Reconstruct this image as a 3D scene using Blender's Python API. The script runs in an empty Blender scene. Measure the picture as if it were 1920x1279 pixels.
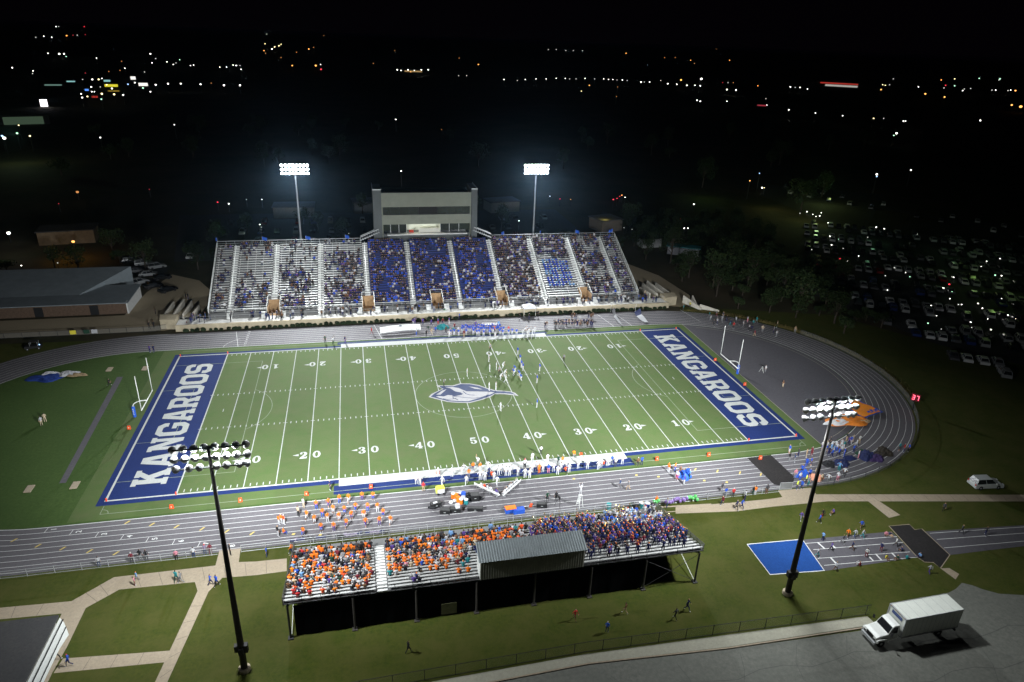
import bpy, bmesh, math, random, re
import numpy as np
from mathutils import Vector, Matrix
D = bpy.data
SC = bpy.context.scene
COL = SC.collection
random.seed(7)
PI = math.pi

# ---------------------------------------------------------------- camera
CAM_P = (-18.1561273, -115.292809, 61.9395624)
CAM_R = (1.15943025, -0.034560969, -0.216374464)
FPX = 1296.58                                # focal length in pixels of a 1920 px wide frame
cam_d = D.cameras.new('camera')
cam = D.objects.new('camera', cam_d)
COL.objects.link(cam)
cam.location = CAM_P
cam.rotation_euler = CAM_R
cam_d.sensor_width = 36.0
cam_d.lens = FPX / 1920 * 36
cam_d.clip_start = 0.5
cam_d.clip_end = 60000
SC.camera = cam

# ---------------------------------------------------------------- night sky, exposure
world = D.worlds.new('World')
SC.world = world
world.use_nodes = True
wn = world.node_tree
bg = wn.nodes['Background']
sky = wn.nodes.new('ShaderNodeTexSky')
sky.sky_type = 'NISHITA'
sky.sun_disc = False
sky.sun_elevation = math.radians(-9.0)
sky.sun_rotation = math.radians(200)
town = wn.nodes.new('ShaderNodeVectorMath')          # faint light of the town in the night air
town.operation = 'ADD'
town.inputs[1].default_value = (0.014, 0.008, 0.017)
wn.links.new(sky.outputs[0], town.inputs[0])
wn.links.new(town.outputs[0], bg.inputs[0])
bg.inputs[1].default_value = 0.05
SC.view_settings.view_transform = 'Standard'
SC.view_settings.look = 'None'
SC.view_settings.exposure = 0.0
SC.view_settings.gamma = 1.0
SC.cycles.use_denoising = True
SC.cycles.max_bounces = 5
SC.cycles.diffuse_bounces = 1
SC.cycles.glossy_bounces = 2
SC.cycles.transparent_max_bounces = 8
SC.cycles.volume_bounces = 0
SC.cycles.sample_clamp_indirect = 4.0
try:
    SC.cycles.use_light_tree = True
except Exception:
    pass

POLES = {'nearL': (-32.25, -57.9, 27.0), 'nearR': (31.6, -58.4, 26.8), 'farL': (-32.8, 72.0, 30.4), 'farR': (31.0, 72.0, 30.3)}
FLOOD_COLOR = (0.93, 0.98, 1.0)


def flood(name, loc, target, power, angle, blend=0.6, size=1.0):
    l = D.lights.new(name, 'SPOT')
    l.energy = power
    l.spot_size = math.radians(angle)
    l.spot_blend = blend
    l.shadow_soft_size = size
    l.color = FLOOD_COLOR
    o = D.objects.new(name, l)
    COL.objects.link(o)
    o.location = loc
    d = Vector(target) - Vector(loc)
    o.rotation_euler = d.to_track_quat('-Z', 'Y').to_euler()
    return o


def bulb(name, loc, power, color=(1, 1, 1), size=0.5):
    l = D.lights.new(name, 'POINT')
    l.energy = power
    l.color = color
    l.shadow_soft_size = size
    o = D.objects.new(name, l)
    COL.objects.link(o)
    o.location = loc
    return o


# the banks of floodlights on the four masts: aimed over the pitch, plus the weak spill below every mast
BEAM, DOWN_NEAR, FORWARD, DOWN_FAR, SHELL = 180000, 24000, 42000, 28000, 1300
for nm, (px_, py_, pz_) in POLES.items():
    s = 1 if py_ < 0 else -1
    front = (px_, py_ + s * 1.4, pz_ + 0.3)
    under = (px_, py_ + s * 1.9, pz_ - 2.7)
    ay = 6 if s > 0 else -9
    for k_, e_ in ((1.45, 1.0), (0.6, 0.8), (-0.45, 0.8)):      # main lamps, crossed over the pitch
        flood('floodlight_beam', front, (px_ * k_, ay, 0), BEAM * e_, 72, 1.0)
    if s > 0:                                                   # lower row, tilted down
        flood('floodlight_downlight', under, (px_ * 0.95, py_ + 3, 0), DOWN_NEAR, 156, 0.5, 0.8)
        for k_ in (0.25, 1.5):
            flood('floodlight_downlight', under, (px_ * k_, py_ + 26, 0), FORWARD, 96, 1.0, 0.8)
    else:
        flood('floodlight_downlight', under, (px_ * 0.85, 49, 3), DOWN_FAR, 116, 0.9, 0.8)
        flood('floodlight_downlight', (px_, py_ + 1.0, pz_ - 2.7), (px_, py_ + 16, 0), 2600, 160, 0.4, 0.8)
    for dx in (-1.33, 1.33):                                    # stray light among the reflectors
        bulb('floodlight_stray', (px_ + dx, py_ + s * 0.34, pz_ - 0.36), SHELL, FLOOD_COLOR, 0.25)

# ---------------------------------------------------------------- helpers
_R = Matrix.Identity(3)
_R = cam.rotation_euler.to_matrix()


def G(x, y, z=0.0):
    """The world point at height z seen at pixel (x, y) of the 1920 x 1279 photograph."""
    d = _R @ Vector(((x - 960) / FPX, -(y - 639.5) / FPX, -1.0))
    t = (z - CAM_P[2]) / d.z
    return Vector((CAM_P[0] + t * d.x, CAM_P[1] + t * d.y, z))


def GC(ox, oy, sc):
    return lambda x, y, z=0.0: G(ox + x / sc, oy + y / sc, z)


def short(t):
    for a, b in ((r' (and|,)? ?[a-z]+( [a-z]+)? (trousers|bottoms)', ''), (r'on the dim far bend of the track', 'on the dim far bend'), (r'on the bend of the track', 'on the track bend'), (r'from the gym end', 'from gym end'), (r', (\S+) [a-z ]+ one from', r', \1 so dressed from')):
        if len(t.replace(',', '').split()) <= 16: break
        t = re.sub(a, b, t, count=1)
    return t


def tag(o, label=None, cat=None, group=None, kind=None):
    if label: o['label'] = short(label)
    if cat: o['category'] = cat
    if group: o['group'] = group
    if kind: o['kind'] = kind
    return o


def empty(name, loc, rz=0.0, label=None, cat=None, group=None, parent=None):
    o = D.objects.new(name, None)
    COL.objects.link(o)
    o.location = loc
    o.rotation_euler = (0, 0, rz)
    o.empty_display_size = 0.3
    if parent: o.parent = parent
    return tag(o, label, cat, group)


class MB:
    def __init__(self):
        self.v, self.f, self.m = [], [], []
        self.M = Matrix.Identity(4)

    def add(self, vs, fs, m=0):
        b = len(self.v)
        self.v += [tuple(self.M @ Vector(p)) for p in vs]
        self.f += [tuple(i + b for i in f) for f in fs]
        self.m += [m] * len(fs)
        return self

    def box(self, c, s, rz=0.0, m=0, taper=1.0):
        hx, hy, hz = s[0] / 2, s[1] / 2, s[2] / 2
        cr, sr = math.cos(rz), math.sin(rz)
        vs = []
        for z, k in ((-hz, 1.0), (hz, taper)):
            for x, y in ((-hx, -hy), (hx, -hy), (hx, hy), (-hx, hy)):
                x, y = x * k, y * k
                vs.append((c[0] + x * cr - y * sr, c[1] + x * sr + y * cr, c[2] + z))
        return self.add(vs, [(3, 2, 1, 0), (4, 5, 6, 7), (0, 1, 5, 4), (1, 2, 6, 5), (2, 3, 7, 6), (3, 0, 4, 7)], m)

    def box2(self, a, b, m=0):
        return self.box([(a[i] + b[i]) / 2 for i in range(3)], [abs(b[i] - a[i]) for i in range(3)], 0, m)

    def prism(self, poly, z0, z1, m=0):
        a = sum(poly[i][0] * poly[(i + 1) % len(poly)][1] - poly[(i + 1) % len(poly)][0] * poly[i][1] for i in range(len(poly)))
        if a < 0: poly = list(poly)[::-1]
        n = len(poly)
        vs = [(p[0], p[1], z0) for p in poly] + [(p[0], p[1], z1) for p in poly]
        fs = [tuple(range(n))[::-1], tuple(range(n, 2 * n))] + [(i, (i + 1) % n, n + (i + 1) % n, n + i) for i in range(n)]
        return self.add(vs, fs, m)

    def flat(self, poly, z=None, m=0):
        a = sum(poly[i][0] * poly[(i + 1) % len(poly)][1] - poly[(i + 1) % len(poly)][0] * poly[i][1] for i in range(len(poly)))
        if a < 0: poly = list(poly)[::-1]
        return self.add([(p[0], p[1], p[2] if z is None else z) for p in poly], [tuple(range(len(poly)))], m)

    def rect(self, x0, x1, y0, y1, z, m=0):
        return self.flat([(x0, y0), (x1, y0), (x1, y1), (x0, y1)], z, m)

    def line(self, a, b, w, z, m=0):
        a, b = Vector((a[0], a[1])), Vector((b[0], b[1]))
        d = (b - a).normalized()
        n = Vector((-d.y, d.x)) * w / 2
        return self.flat([a + n, a - n, b - n, b + n], z, m)

    def ribbon(self, pts, w, z, m=0, closed=False, widths=None):
        n = len(pts)
        vs, fs = [], []
        for i in range(n):
            p = Vector((pts[i][0], pts[i][1]))
            q = Vector(pts[(i + 1) % n][:2]) if (closed or i < n - 1) else p
            r = Vector(pts[i - 1][:2]) if (closed or i > 0) else p
            d = (q - r).normalized()
            nn = Vector((-d.y, d.x)) * ((widths[i] if widths else w) / 2)
            vs += [(p.x + nn.x, p.y + nn.y, z), (p.x - nn.x, p.y - nn.y, z)]
        for i in range(n if closed else n - 1):
            j = (i + 1) % n
            fs.append((2 * i, 2 * i + 1, 2 * j + 1, 2 * j))
        return self.add(vs, fs, m)

    def tube(self, a, b, r0, r1=None, n=8, m=0, caps=True):
        return self.path([a, b], [r0, r0 if r1 is None else r1], n, m, caps)

    def path(self, pts, rs, n=8, m=0, caps=True):
        pts = [Vector(p) for p in pts]
        if not isinstance(rs, (list, tuple)): rs = [rs] * len(pts)
        vs, fs = [], []
        up = None
        for i, p in enumerate(pts):
            d = (pts[min(i + 1, len(pts) - 1)] - pts[max(i - 1, 0)])
            d = d.normalized() if d.length > 1e-9 else Vector((0, 0, 1))
            if up is None:
                up = Vector((1, 0, 0)) if abs(d.x) < 0.8 else Vector((0, 1, 0))
            u = d.cross(up).normalized()
            w = d.cross(u).normalized()
            up = u.cross(d)
            for k in range(n):
                t = 2 * PI * k / n
                q = p + (u * math.cos(t) + w * math.sin(t)) * rs[i]
                vs.append(tuple(q))
        for i in range(len(pts) - 1):
            for k in range(n):
                a, b = i * n + k, i * n + (k + 1) % n
                fs.append((a, b, b + n, a + n))
        if caps:
            fs += [tuple(range(n))[::-1], tuple(range((len(pts) - 1) * n, len(pts) * n))]
        return self.add(vs, fs, m)

    def lathe(self, prof, n=12, c=(0, 0, 0), axis=None, m=0):
        """prof: (radius, height) pairs about an axis (default z) through c."""
        Mx = Matrix.Identity(3)
        if axis is not None:
            Mx = Vector(axis).to_track_quat('Z', 'Y').to_matrix()
        vs, fs = [], []
        for r, h in prof:
            for k in range(n):
                t = 2 * PI * k / n
                p = Mx @ Vector((r * math.cos(t), r * math.sin(t), h))
                vs.append((p.x + c[0], p.y + c[1], p.z + c[2]))
        for i in range(len(prof) - 1):
            for k in range(n):
                a, b = i * n + k, i * n + (k + 1) % n
                fs.append((a, b, b + n, a + n))
        fs += [tuple(range(n))[::-1], tuple(range((len(prof) - 1) * n, len(prof) * n))]
        return self.add(vs, fs, m)

    def ball(self, c, r, n=8, m=0, sz=1.0):
        prof = [(r * math.sin(PI * i / n) + 1e-4, -r * sz * math.cos(PI * i / n)) for i in range(n + 1)]
        return self.lathe(prof, max(6, n), c, None, m)

    def mesh(self, name, mats):
        me = D.meshes.new(name)
        me.from_pydata(self.v, [], self.f)
        if not isinstance(mats, (list, tuple)): mats = [mats]
        for x in mats: me.materials.append(x)
        me.polygons.foreach_set('material_index', self.m)
        me.update()
        return me

    def build(self, name, mats, parent=None, smooth=False, loc=None, rz=0.0):
        me = self.mesh(name, mats)
        if smooth: me.shade_smooth()
        o = D.objects.new(name, me)
        COL.objects.link(o)
        if parent is not None: o.parent = parent
        if loc is not None: o.location = loc
        o.rotation_euler.z = rz
        return o


def copy_tree(o, parent=None):
    c = o.copy()
    COL.objects.link(c)
    c.parent = parent
    for ch in list(o.children):
        copy_tree(ch, c)
    return c


def curve_mesh(polys, name='shape'):
    """Faces of flat outlines with holes: a filled 2D curve turned into a mesh; returns (verts, faces)."""
    cu = D.curves.new(name, 'CURVE')
    cu.dimensions = '2D'
    cu.fill_mode = 'FRONT'
    for p in polys:
        sp = cu.splines.new('POLY')
        sp.points.add(len(p) - 1)
        for i, q in enumerate(p): sp.points[i].co = (q[0], q[1], 0, 1)
        sp.use_cyclic_u = True
    ob = D.objects.new(name, cu)
    me = ob.to_mesh()
    vs = [tuple(v.co) for v in me.vertices]
    fs = [tuple(f.vertices) for f in me.polygons]
    ob.to_mesh_clear()
    D.objects.remove(ob)
    D.curves.remove(cu)
    return vs, fs


def text_mesh(s, size=1.0):
    cu = D.curves.new('lettering', 'FONT')
    cu.body = s
    cu.size = size
    cu.align_x = 'CENTER'
    cu.align_y = 'CENTER'
    cu.offset = 0.02 * size
    ob = D.objects.new('lettering', cu)
    COL.objects.link(ob)
    bpy.context.view_layer.update()
    me = ob.to_mesh()
    vs = [tuple(v.co) for v in me.vertices]
    fs = [tuple(f.vertices) for f in me.polygons]
    ob.to_mesh_clear()
    D.objects.remove(ob)
    D.curves.remove(cu)
    return vs, fs


# ---------------------------------------------------------------- materials
_mats = {}


def mat(name, col, rough=0.8, spec=0.3, metal=0.0, var=0.0, scale=1.0, detail=4.0, col2=None, bump=0.0, bscale=None, emit=None, estr=0.0):
    """Principled with a base colour broken up by noise in object/world position; col2: the second colour of the noise."""
    if name in _mats: return _mats[name]
    m = D.materials.new(name)
    m.use_nodes = True
    nt = m.node_tree
    p = nt.nodes['Principled BSDF']
    p.inputs['Roughness'].default_value = rough
    p.inputs['Specular IOR Level'].default_value = spec
    p.inputs['Metallic'].default_value = metal
    c1 = tuple(col) + (1,)
    p.inputs['Base Color'].default_value = c1
    if var > 0 or col2 is not None or bump > 0:
        geo = nt.nodes.new('ShaderNodeNewGeometry')
        no = nt.nodes.new('ShaderNodeTexNoise')
        no.inputs['Scale'].default_value = scale
        no.inputs['Detail'].default_value = detail
        no.inputs['Roughness'].default_value = 0.65
        nt.links.new(geo.outputs['Position'], no.inputs['Vector'])
        if var > 0 or col2 is not None:
            mp = nt.nodes.new('ShaderNodeMapRange')
            mp.inputs[1].default_value, mp.inputs[2].default_value = 0.3, 0.7
            nt.links.new(no.outputs['Fac'], mp.inputs[0])
            mx = nt.nodes.new('ShaderNodeMix')
            mx.data_type = 'RGBA'
            mx.inputs[6].default_value = tuple(c * (1 - var) for c in col) + (1,) if col2 is None else c1
            mx.inputs[7].default_value = tuple(min(1, c * (1 + var)) for c in col) + (1,) if col2 is None else tuple(col2) + (1,)
            nt.links.new(mp.outputs[0], mx.inputs[0])
            nt.links.new(mx.outputs[2], p.inputs['Base Color'])
        if bump > 0:
            b = nt.nodes.new('ShaderNodeBump')
            b.inputs['Strength'].default_value = bump
            n2 = nt.nodes.new('ShaderNodeTexNoise')
            n2.inputs['Scale'].default_value = bscale or scale * 4
            n2.inputs['Detail'].default_value = 3
            nt.links.new(geo.outputs['Position'], n2.inputs['Vector'])
            nt.links.new(n2.outputs['Fac'], b.inputs['Height'])
            nt.links.new(b.outputs['Normal'], p.inputs['Normal'])
    if emit is not None:
        p.inputs['Emission Color'].default_value = tuple(emit) + (1,)
        p.inputs['Emission Strength'].default_value = estr
    _mats[name] = m
    return m


def glow(name, col, strength, sampling='NONE'):
    if name in _mats: return _mats[name]
    m = D.materials.new(name)
    m.use_nodes = True
    nt = m.node_tree
    nt.nodes.clear()
    e = nt.nodes.new('ShaderNodeEmission')
    e.inputs[0].default_value = tuple(col) + (1,)
    e.inputs[1].default_value = strength
    out = nt.nodes.new('ShaderNodeOutputMaterial')
    nt.links.new(e.outputs[0], out.inputs[0])
    try:
        m.cycles.emission_sampling = sampling
    except Exception:
        pass
    _mats[name] = m
    return m


def ground_mat(name, cols, scales, rough=0.9, bump=0.0, bscale=6.0, bands=None, spec=0.2):
    """A ground surface: three colours mixed by two noises of different size (and optional bands along x)."""
    m = D.materials.new(name)
    m.use_nodes = True
    nt = m.node_tree
    p = nt.nodes['Principled BSDF']
    p.inputs['Roughness'].default_value = rough
    p.inputs['Specular IOR Level'].default_value = spec
    geo = nt.nodes.new('ShaderNodeNewGeometry')
    last = None
    for i in range(len(cols) - 1):
        no = nt.nodes.new('ShaderNodeTexNoise')
        no.inputs['Scale'].default_value = scales[i]
        no.inputs['Detail'].default_value = 6
        no.inputs['Roughness'].default_value = 0.7
        nt.links.new(geo.outputs['Position'], no.inputs['Vector'])
        mp = nt.nodes.new('ShaderNodeMapRange')
        mp.inputs[1].default_value, mp.inputs[2].default_value = 0.36, 0.66
        nt.links.new(no.outputs['Fac'], mp.inputs[0])
        mx = nt.nodes.new('ShaderNodeMix')
        mx.data_type = 'RGBA'
        mx.inputs[6].default_value = tuple(cols[0]) + (1,)
        mx.inputs[7].default_value = tuple(cols[i + 1]) + (1,)
        if last is not None: nt.links.new(last, mx.inputs[6])
        nt.links.new(mp.outputs[0], mx.inputs[0])
        last = mx.outputs[2]
    if bands:
        sep = nt.nodes.new('ShaderNodeSeparateXYZ')
        nt.links.new(geo.outputs['Position'], sep.inputs[0])
        w = nt.nodes.new('ShaderNodeMath'); w.operation = 'MULTIPLY'
        w.inputs[1].default_value = 2 * PI / bands[0]
        nt.links.new(sep.outputs[0], w.inputs[0])
        s_ = nt.nodes.new('ShaderNodeMath'); s_.operation = 'SINE'
        nt.links.new(w.outputs[0], s_.inputs[0])
        k = nt.nodes.new('ShaderNodeMapRange')
        k.inputs[1].default_value, k.inputs[2].default_value = -0.25, 0.25
        k.inputs[3].default_value, k.inputs[4].default_value = 1 - bands[1], 1 + bands[1]
        nt.links.new(s_.outputs[0], k.inputs[0])
        mu = nt.nodes.new('ShaderNodeVectorMath'); mu.operation = 'SCALE'
        nt.links.new(last, mu.inputs[0])
        nt.links.new(k.outputs[0], mu.inputs['Scale'])
        last = mu.outputs[0]
    nt.links.new(last, p.inputs['Base Color'])
    if bump > 0:
        n2 = nt.nodes.new('ShaderNodeTexNoise')
        n2.inputs['Scale'].default_value = bscale
        n2.inputs['Detail'].default_value = 4
        nt.links.new(geo.outputs['Position'], n2.inputs['Vector'])
        b = nt.nodes.new('ShaderNodeBump')
        b.inputs['Strength'].default_value = bump
        nt.links.new(n2.outputs['Fac'], b.inputs['Height'])
        nt.links.new(b.outputs['Normal'], p.inputs['Normal'])
    _mats[name] = m
    return m


M_turf = ground_mat('turf', [(0.060, 0.096, 0.026), (0.090, 0.126, 0.045), (0.058, 0.106, 0.024), (0.082, 0.108, 0.039)], [0.05, 1.6, 0.35], bump=0.35, bscale=9, bands=(9.144, 0.05))
M_grass = ground_mat('grass_lawn', [(0.046, 0.058, 0.005), (0.062, 0.068, 0.008), (0.027, 0.046, 0.004), (0.064, 0.066, 0.013)], [0.12, 2.4, 0.28], bump=0.5, bscale=7)
M_infield = ground_mat('grass_infield', [(0.042, 0.080, 0.016), (0.058, 0.098, 0.022), (0.034, 0.066, 0.013)], [0.1, 2.2], bump=0.4, bscale=8)
M_land = ground_mat('dark_land', [(0.020, 0.026, 0.010), (0.045, 0.040, 0.018), (0.016, 0.020, 0.008), (0.06, 0.045, 0.025)], [0.012, 0.3, 0.03], bump=0.3, bscale=1.5)
M_track = ground_mat('track_rubber', [(0.118, 0.110, 0.120), (0.142, 0.133, 0.144), (0.102, 0.096, 0.105)], [0.15, 3.0], rough=0.75, bump=0.1, bscale=20)
M_dzone = ground_mat('court_rubber', [(0.092, 0.087, 0.098), (0.108, 0.103, 0.114), (0.080, 0.076, 0.086)], [0.08, 2.0], rough=0.75)
M_path = ground_mat('path_concrete', [(0.35, 0.285, 0.205), (0.40, 0.33, 0.24), (0.29, 0.24, 0.18)], [0.25, 3.0], rough=0.85)
M_asphalt = ground_mat('road_asphalt', [(0.165, 0.17, 0.148), (0.20, 0.20, 0.175), (0.135, 0.138, 0.122)], [0.18, 2.0], rough=0.85, bump=0.3, bscale=12)
M_blackmat = ground_mat('black_rubber', [(0.020, 0.018, 0.018), (0.030, 0.026, 0.026), (0.016, 0.015, 0.015)], [0.3, 3.0])
M_lot = ground_mat('lot_asphalt', [(0.040, 0.040, 0.042), (0.055, 0.054, 0.052), (0.030, 0.030, 0.032)], [0.05, 1.0])
M_ezblue = ground_mat('endzone_blue', [(0.007, 0.020, 0.105), (0.010, 0.027, 0.13), (0.006, 0.017, 0.085)], [0.2, 4.0])
M_white = ground_mat('line_white', [(0.44, 0.45, 0.44), (0.51, 0.51, 0.51), (0.37, 0.39, 0.37)], [0.4, 4.0])
M_thin = ground_mat('line_thin_white', [(0.22, 0.26, 0.18), (0.27, 0.30, 0.23), (0.19, 0.23, 0.16)], [0.4, 4.0])
M_trackline = ground_mat('track_line_white', [(0.64, 0.64, 0.63), (0.70, 0.70, 0.68), (0.55, 0.55, 0.55)], [0.3, 3.0])
M_yellow = mat('line_yellow', (0.55, 0.42, 0.12), 0.8, var=0.2, scale=3)
M_padblue = ground_mat('pad_blue', [(0.010, 0.055, 0.23), (0.013, 0.066, 0.27), (0.008, 0.046, 0.19)], [0.4, 4.0])
M_navy = mat('navy_paint', (0.012, 0.026, 0.085), 0.7, var=0.2, scale=2)
M_cream = mat('cream_paint', (0.36, 0.35, 0.36), 0.8, var=0.12, scale=2)
M_concrete = mat('wall_concrete', (0.40, 0.34, 0.24), 0.85, var=0.15, scale=0.8)
M_steel = mat('galvanised_steel', (0.45, 0.46, 0.47), 0.5, 0.5, 0.3, var=0.12, scale=2)
M_alu = mat('bleacher_aluminium', (0.78, 0.78, 0.76), 0.42, 0.5, 0.25, var=0.1, scale=1.5)
M_alu_dull = mat('bleacher_tread', (0.13, 0.13, 0.13), 0.6, 0.4, 0.2, var=0.12, scale=1.5)
M_bench_blue = mat('bench_blue', (0.006, 0.018, 0.115), 0.55, 0.4, var=0.15, scale=1.5)
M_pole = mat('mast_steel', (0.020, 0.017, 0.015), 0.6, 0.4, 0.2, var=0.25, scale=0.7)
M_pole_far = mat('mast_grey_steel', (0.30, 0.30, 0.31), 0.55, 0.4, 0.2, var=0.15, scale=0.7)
M_lampshell = mat('reflector_shell', (0.72, 0.72, 0.72), 0.45, 0.5, 0.1, var=0.06, scale=6)
M_black = mat('matt_black', (0.012, 0.012, 0.013), 0.7)
M_dark = mat('dark_steel', (0.035, 0.034, 0.035), 0.65, 0.4, 0.2, var=0.2, scale=2)
M_roofmetal = mat('roof_metal', (0.22, 0.25, 0.26), 0.55, 0.5, 0.2, var=0.12, scale=1.0)
M_paintwhite = mat('white_enamel', (0.72, 0.73, 0.70), 0.35, 0.5, var=0.05, scale=1)
M_glass = mat('dark_glass', (0.012, 0.014, 0.016), 0.12, 0.6)
M_tyre = mat('tyre_rubber', (0.015, 0.015, 0.015), 0.85)
M_orange = mat('orange_cloth', (0.78, 0.19, 0.02), 0.75, var=0.12, scale=3)
M_blue = mat('blue_cloth', (0.02, 0.09, 0.46), 0.7, var=0.15, scale=3)
M_navycloth = mat('navy_cloth', (0.012, 0.018, 0.07), 0.75, var=0.25, scale=2, bump=0.3, bscale=6)
M_whitecloth = mat('white_cloth', (0.60, 0.60, 0.62), 0.8, var=0.06, scale=3)
M_tan = mat('tan_stucco', (0.36, 0.30, 0.22), 0.85, var=0.15, scale=1.2)
M_brick = mat('brown_brick', (0.10, 0.065, 0.045), 0.85, var=0.3, scale=2.5)

# ================================================================= THE GROUND, THE PITCH AND THE TRACK
def struct(name, mb, mats):
    return tag(mb.build(name, mats), kind='structure')


mb = MB()
mb.rect(-12000, 12000, -700, 26000, -0.06)
struct('land', mb, M_land)

# mown lawns inside the school grounds
mb = MB()
mb.flat([(-120, -64.5), (39, -65.5), (58, -64.5), (62, -65), (75, -68), (120, -77), (150, -30), (118, 0), (100, 28), (62, 39), (62, 30), (-140, 38), (-140, -64.5)], 0.0)
struct('lawn', mb, M_grass)

TY, TRI, LANE, NL = -0.65, 28.75, 1.07, 8
TXR, TXL = 50.2, -61.5
TRO = TRI + LANE * NL


def oval(r, n=40):
    pts = [(TXR + r * math.cos(t), TY + r * math.sin(t)) for t in np.linspace(-PI / 2, PI / 2, n)]
    pts += [(TXL + r * math.cos(t), TY + r * math.sin(t)) for t in np.linspace(PI / 2, 3 * PI / 2, n)]
    return pts


mb = MB()
o1, o2 = oval(TRI - 0.1), oval(TRO + 0.45)
n = len(o1)
mb.add([(p[0], p[1], 0.008) for p in o1] + [(p[0], p[1], 0.008) for p in o2], [(i, n + i, n + (i + 1) % n, (i + 1) % n) for i in range(n)])
struct('running_track', mb, M_track)
mb = MB()
mb.flat(oval(TRI - 0.1), 0.008)
struct('infield_grass', mb, M_infield)
mb = MB()
for k in range(NL + 1):
    mb.ribbon(oval(TRI + k * LANE), 0.075 if k else 0.12, 0.016, 0, True)
# staggered start lines with lane numbers, yellow exchange marks, painted cross lines
DIG = [(-59.72, -29.91), (-56.39, -31.06), (-53.0, -32.1), (-49.67, -33.15), (-46.35, -34.22), (-42.93, -35.3), (-39.65, -36.36), (-36.28, -37.43)]
for i, (x, y) in enumerate(DIG):
    yc = TY - TRI - LANE * (i + 0.5)
    mb.line((x - 1.0, yc - 0.5), (x - 0.85, yc + 0.5), 0.07, 0.017)
    vs, fs = text_mesh(str(i + 1), 1.0)
    mb.add([(x - p[1] * 0.95, yc + p[0] * 0.95, 0.020) for p in vs], [f for f in fs])
    mb.line((44.0, yc - 0.48), (44.0, yc + 0.48), 0.08, 0.017) if i % 3 == 0 else None
for x in (-44.2, -14.0, 40.5, 45.0, 63.0):
    mb.line((x, TY + TRI), (x - 1.5, TY + TRO), 0.09, 0.018)
for i in range(8):
    vs, fs = text_mesh(str(i + 1), 0.8)
    yc = TY + TRI + LANE * (i + 0.5)
    mb.add([(-42.9 + p[1] * 0.9, yc - p[0] * 0.9, 0.020) for p in vs], fs)
mb.ribbon([(-47.2 + 0.18 * k * k, TY + TRI + LANE * k) for k in range(5)], 0.08, 0.018)
mb.rect(42.6, 44.0, TY - TRI - 0.68, TY - TRI - 0.42, 0.019)
struct('track_lines', mb, M_trackline)
mb = MB()
for i, (x, y) in enumerate([(-50.74, -30.03), (-47.41, -31.05), (-44.1, -32.07), (-40.7, -33.16), (-37.41, -34.25), (-34.06, -35.27), (-63.86, -31.42), (-60.47, -33.1), (-57.25, -34.2), (-53.79, -35.34), (-50.43, -36.33), (32.58, -31.16), (35.91, -32.18), (39.28, -33.22), (42.4, -34.2)]):
    mb.flat([(x - 0.40, y - 0.3), (x - 0.18, y - 0.34), (x + 0.34, y + 0.3), (x + 0.06, y + 0.3)], 0.019)
for x, y in [(22.53, -31.1), (25.83, -32.07), (32.54, -34.26), (35.85, -35.27), (-28.7, -36.4), (-25.2, -37.2), (12.5, -30.4)]:
    mb.flat([(x - 0.28, y - 0.1), (x + 0.1, y - 0.2), (x + 0.25, y + 0.18), (x - 0.1, y + 0.2)], 0.019)
struct('track_exchange_marks', mb, M_yellow)

# rubber court behind the far end zone, runway and pads at the other end
mb = MB()
cut = [(57.7, p) for p in (-28.2, 27.0)]
arc = [(TXR + (TRI - 0.25) * math.cos(t), TY + (TRI - 0.25) * math.sin(t)) for t in np.linspace(-math.acos(7.5 / 28.5), math.acos(7.5 / 28.5), 40)]
mb.flat(arc, 0.014)
struct('court_surface', mb, M_dzone)
mb = MB()
mb.line((57.7, -28.3), (57.7, 27), 0.12, 0.02)
mb.ribbon([(TXR + (TRI - 1.3) * math.cos(t), TY + (TRI - 1.3) * math.sin(t)) for t in np.linspace(-1.15, 1.2, 40)], 0.10, 0.02)
struct('court_line', mb, mat('court_line_tan', (0.30, 0.27, 0.22), 0.8))
mb = MB()
mb.flat([(-62.8, -18.9), (-61.9, -18.9), (-63.5, 16.5), (-64.6, 16.5)], 0.014)
struct('jump_runway', mb, M_dzone)
for (x, y) in [(-66.9, 20.2), (-60.4, 19.7), (-66.4, -19.7), (-60.4, -19.8)]:
    mb = MB().box((0, 0, 0.05), (0.95, 1.75, 0.10))
    t = mb.build('throwing_slab', M_path, None, False, (x, y, 0.01))
    tag(t, 'pale concrete slab set in the dark grass beside the grey runway, ' + ('far' if y > 0 else 'near') + (' outer' if x < -63 else ' inner') + ' one', 'slab', 'concrete slabs by the runway')

# artificial turf
mb = MB()
mb.rect(-58.6, 57.64, -28.9, 27.6, 0.013)
struct('football_field', mb, M_turf)
YD = 0.9144
FX, FY = 60 * YD, 26.667 * YD
mb = MB()
for s in (-1, 1):
    mb.rect(*sorted((s * 50 * YD, s * (FX + 1.15))), -FY - 1.25, FY + 1.1, 0.020)
    mb.rect(-50 * YD, 50 * YD, *sorted((s * FY, s * (FY + (1.25 if s < 0 else 1.1)))), 0.020)
    mb.rect(-25.8 * YD, 25.6 * YD, *sorted((s * (FY + 1.8), s * (FY + (4.0 if s < 0 else 3.0)))), 0.021)
struct('endzone_paint', mb, M_ezblue)

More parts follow.
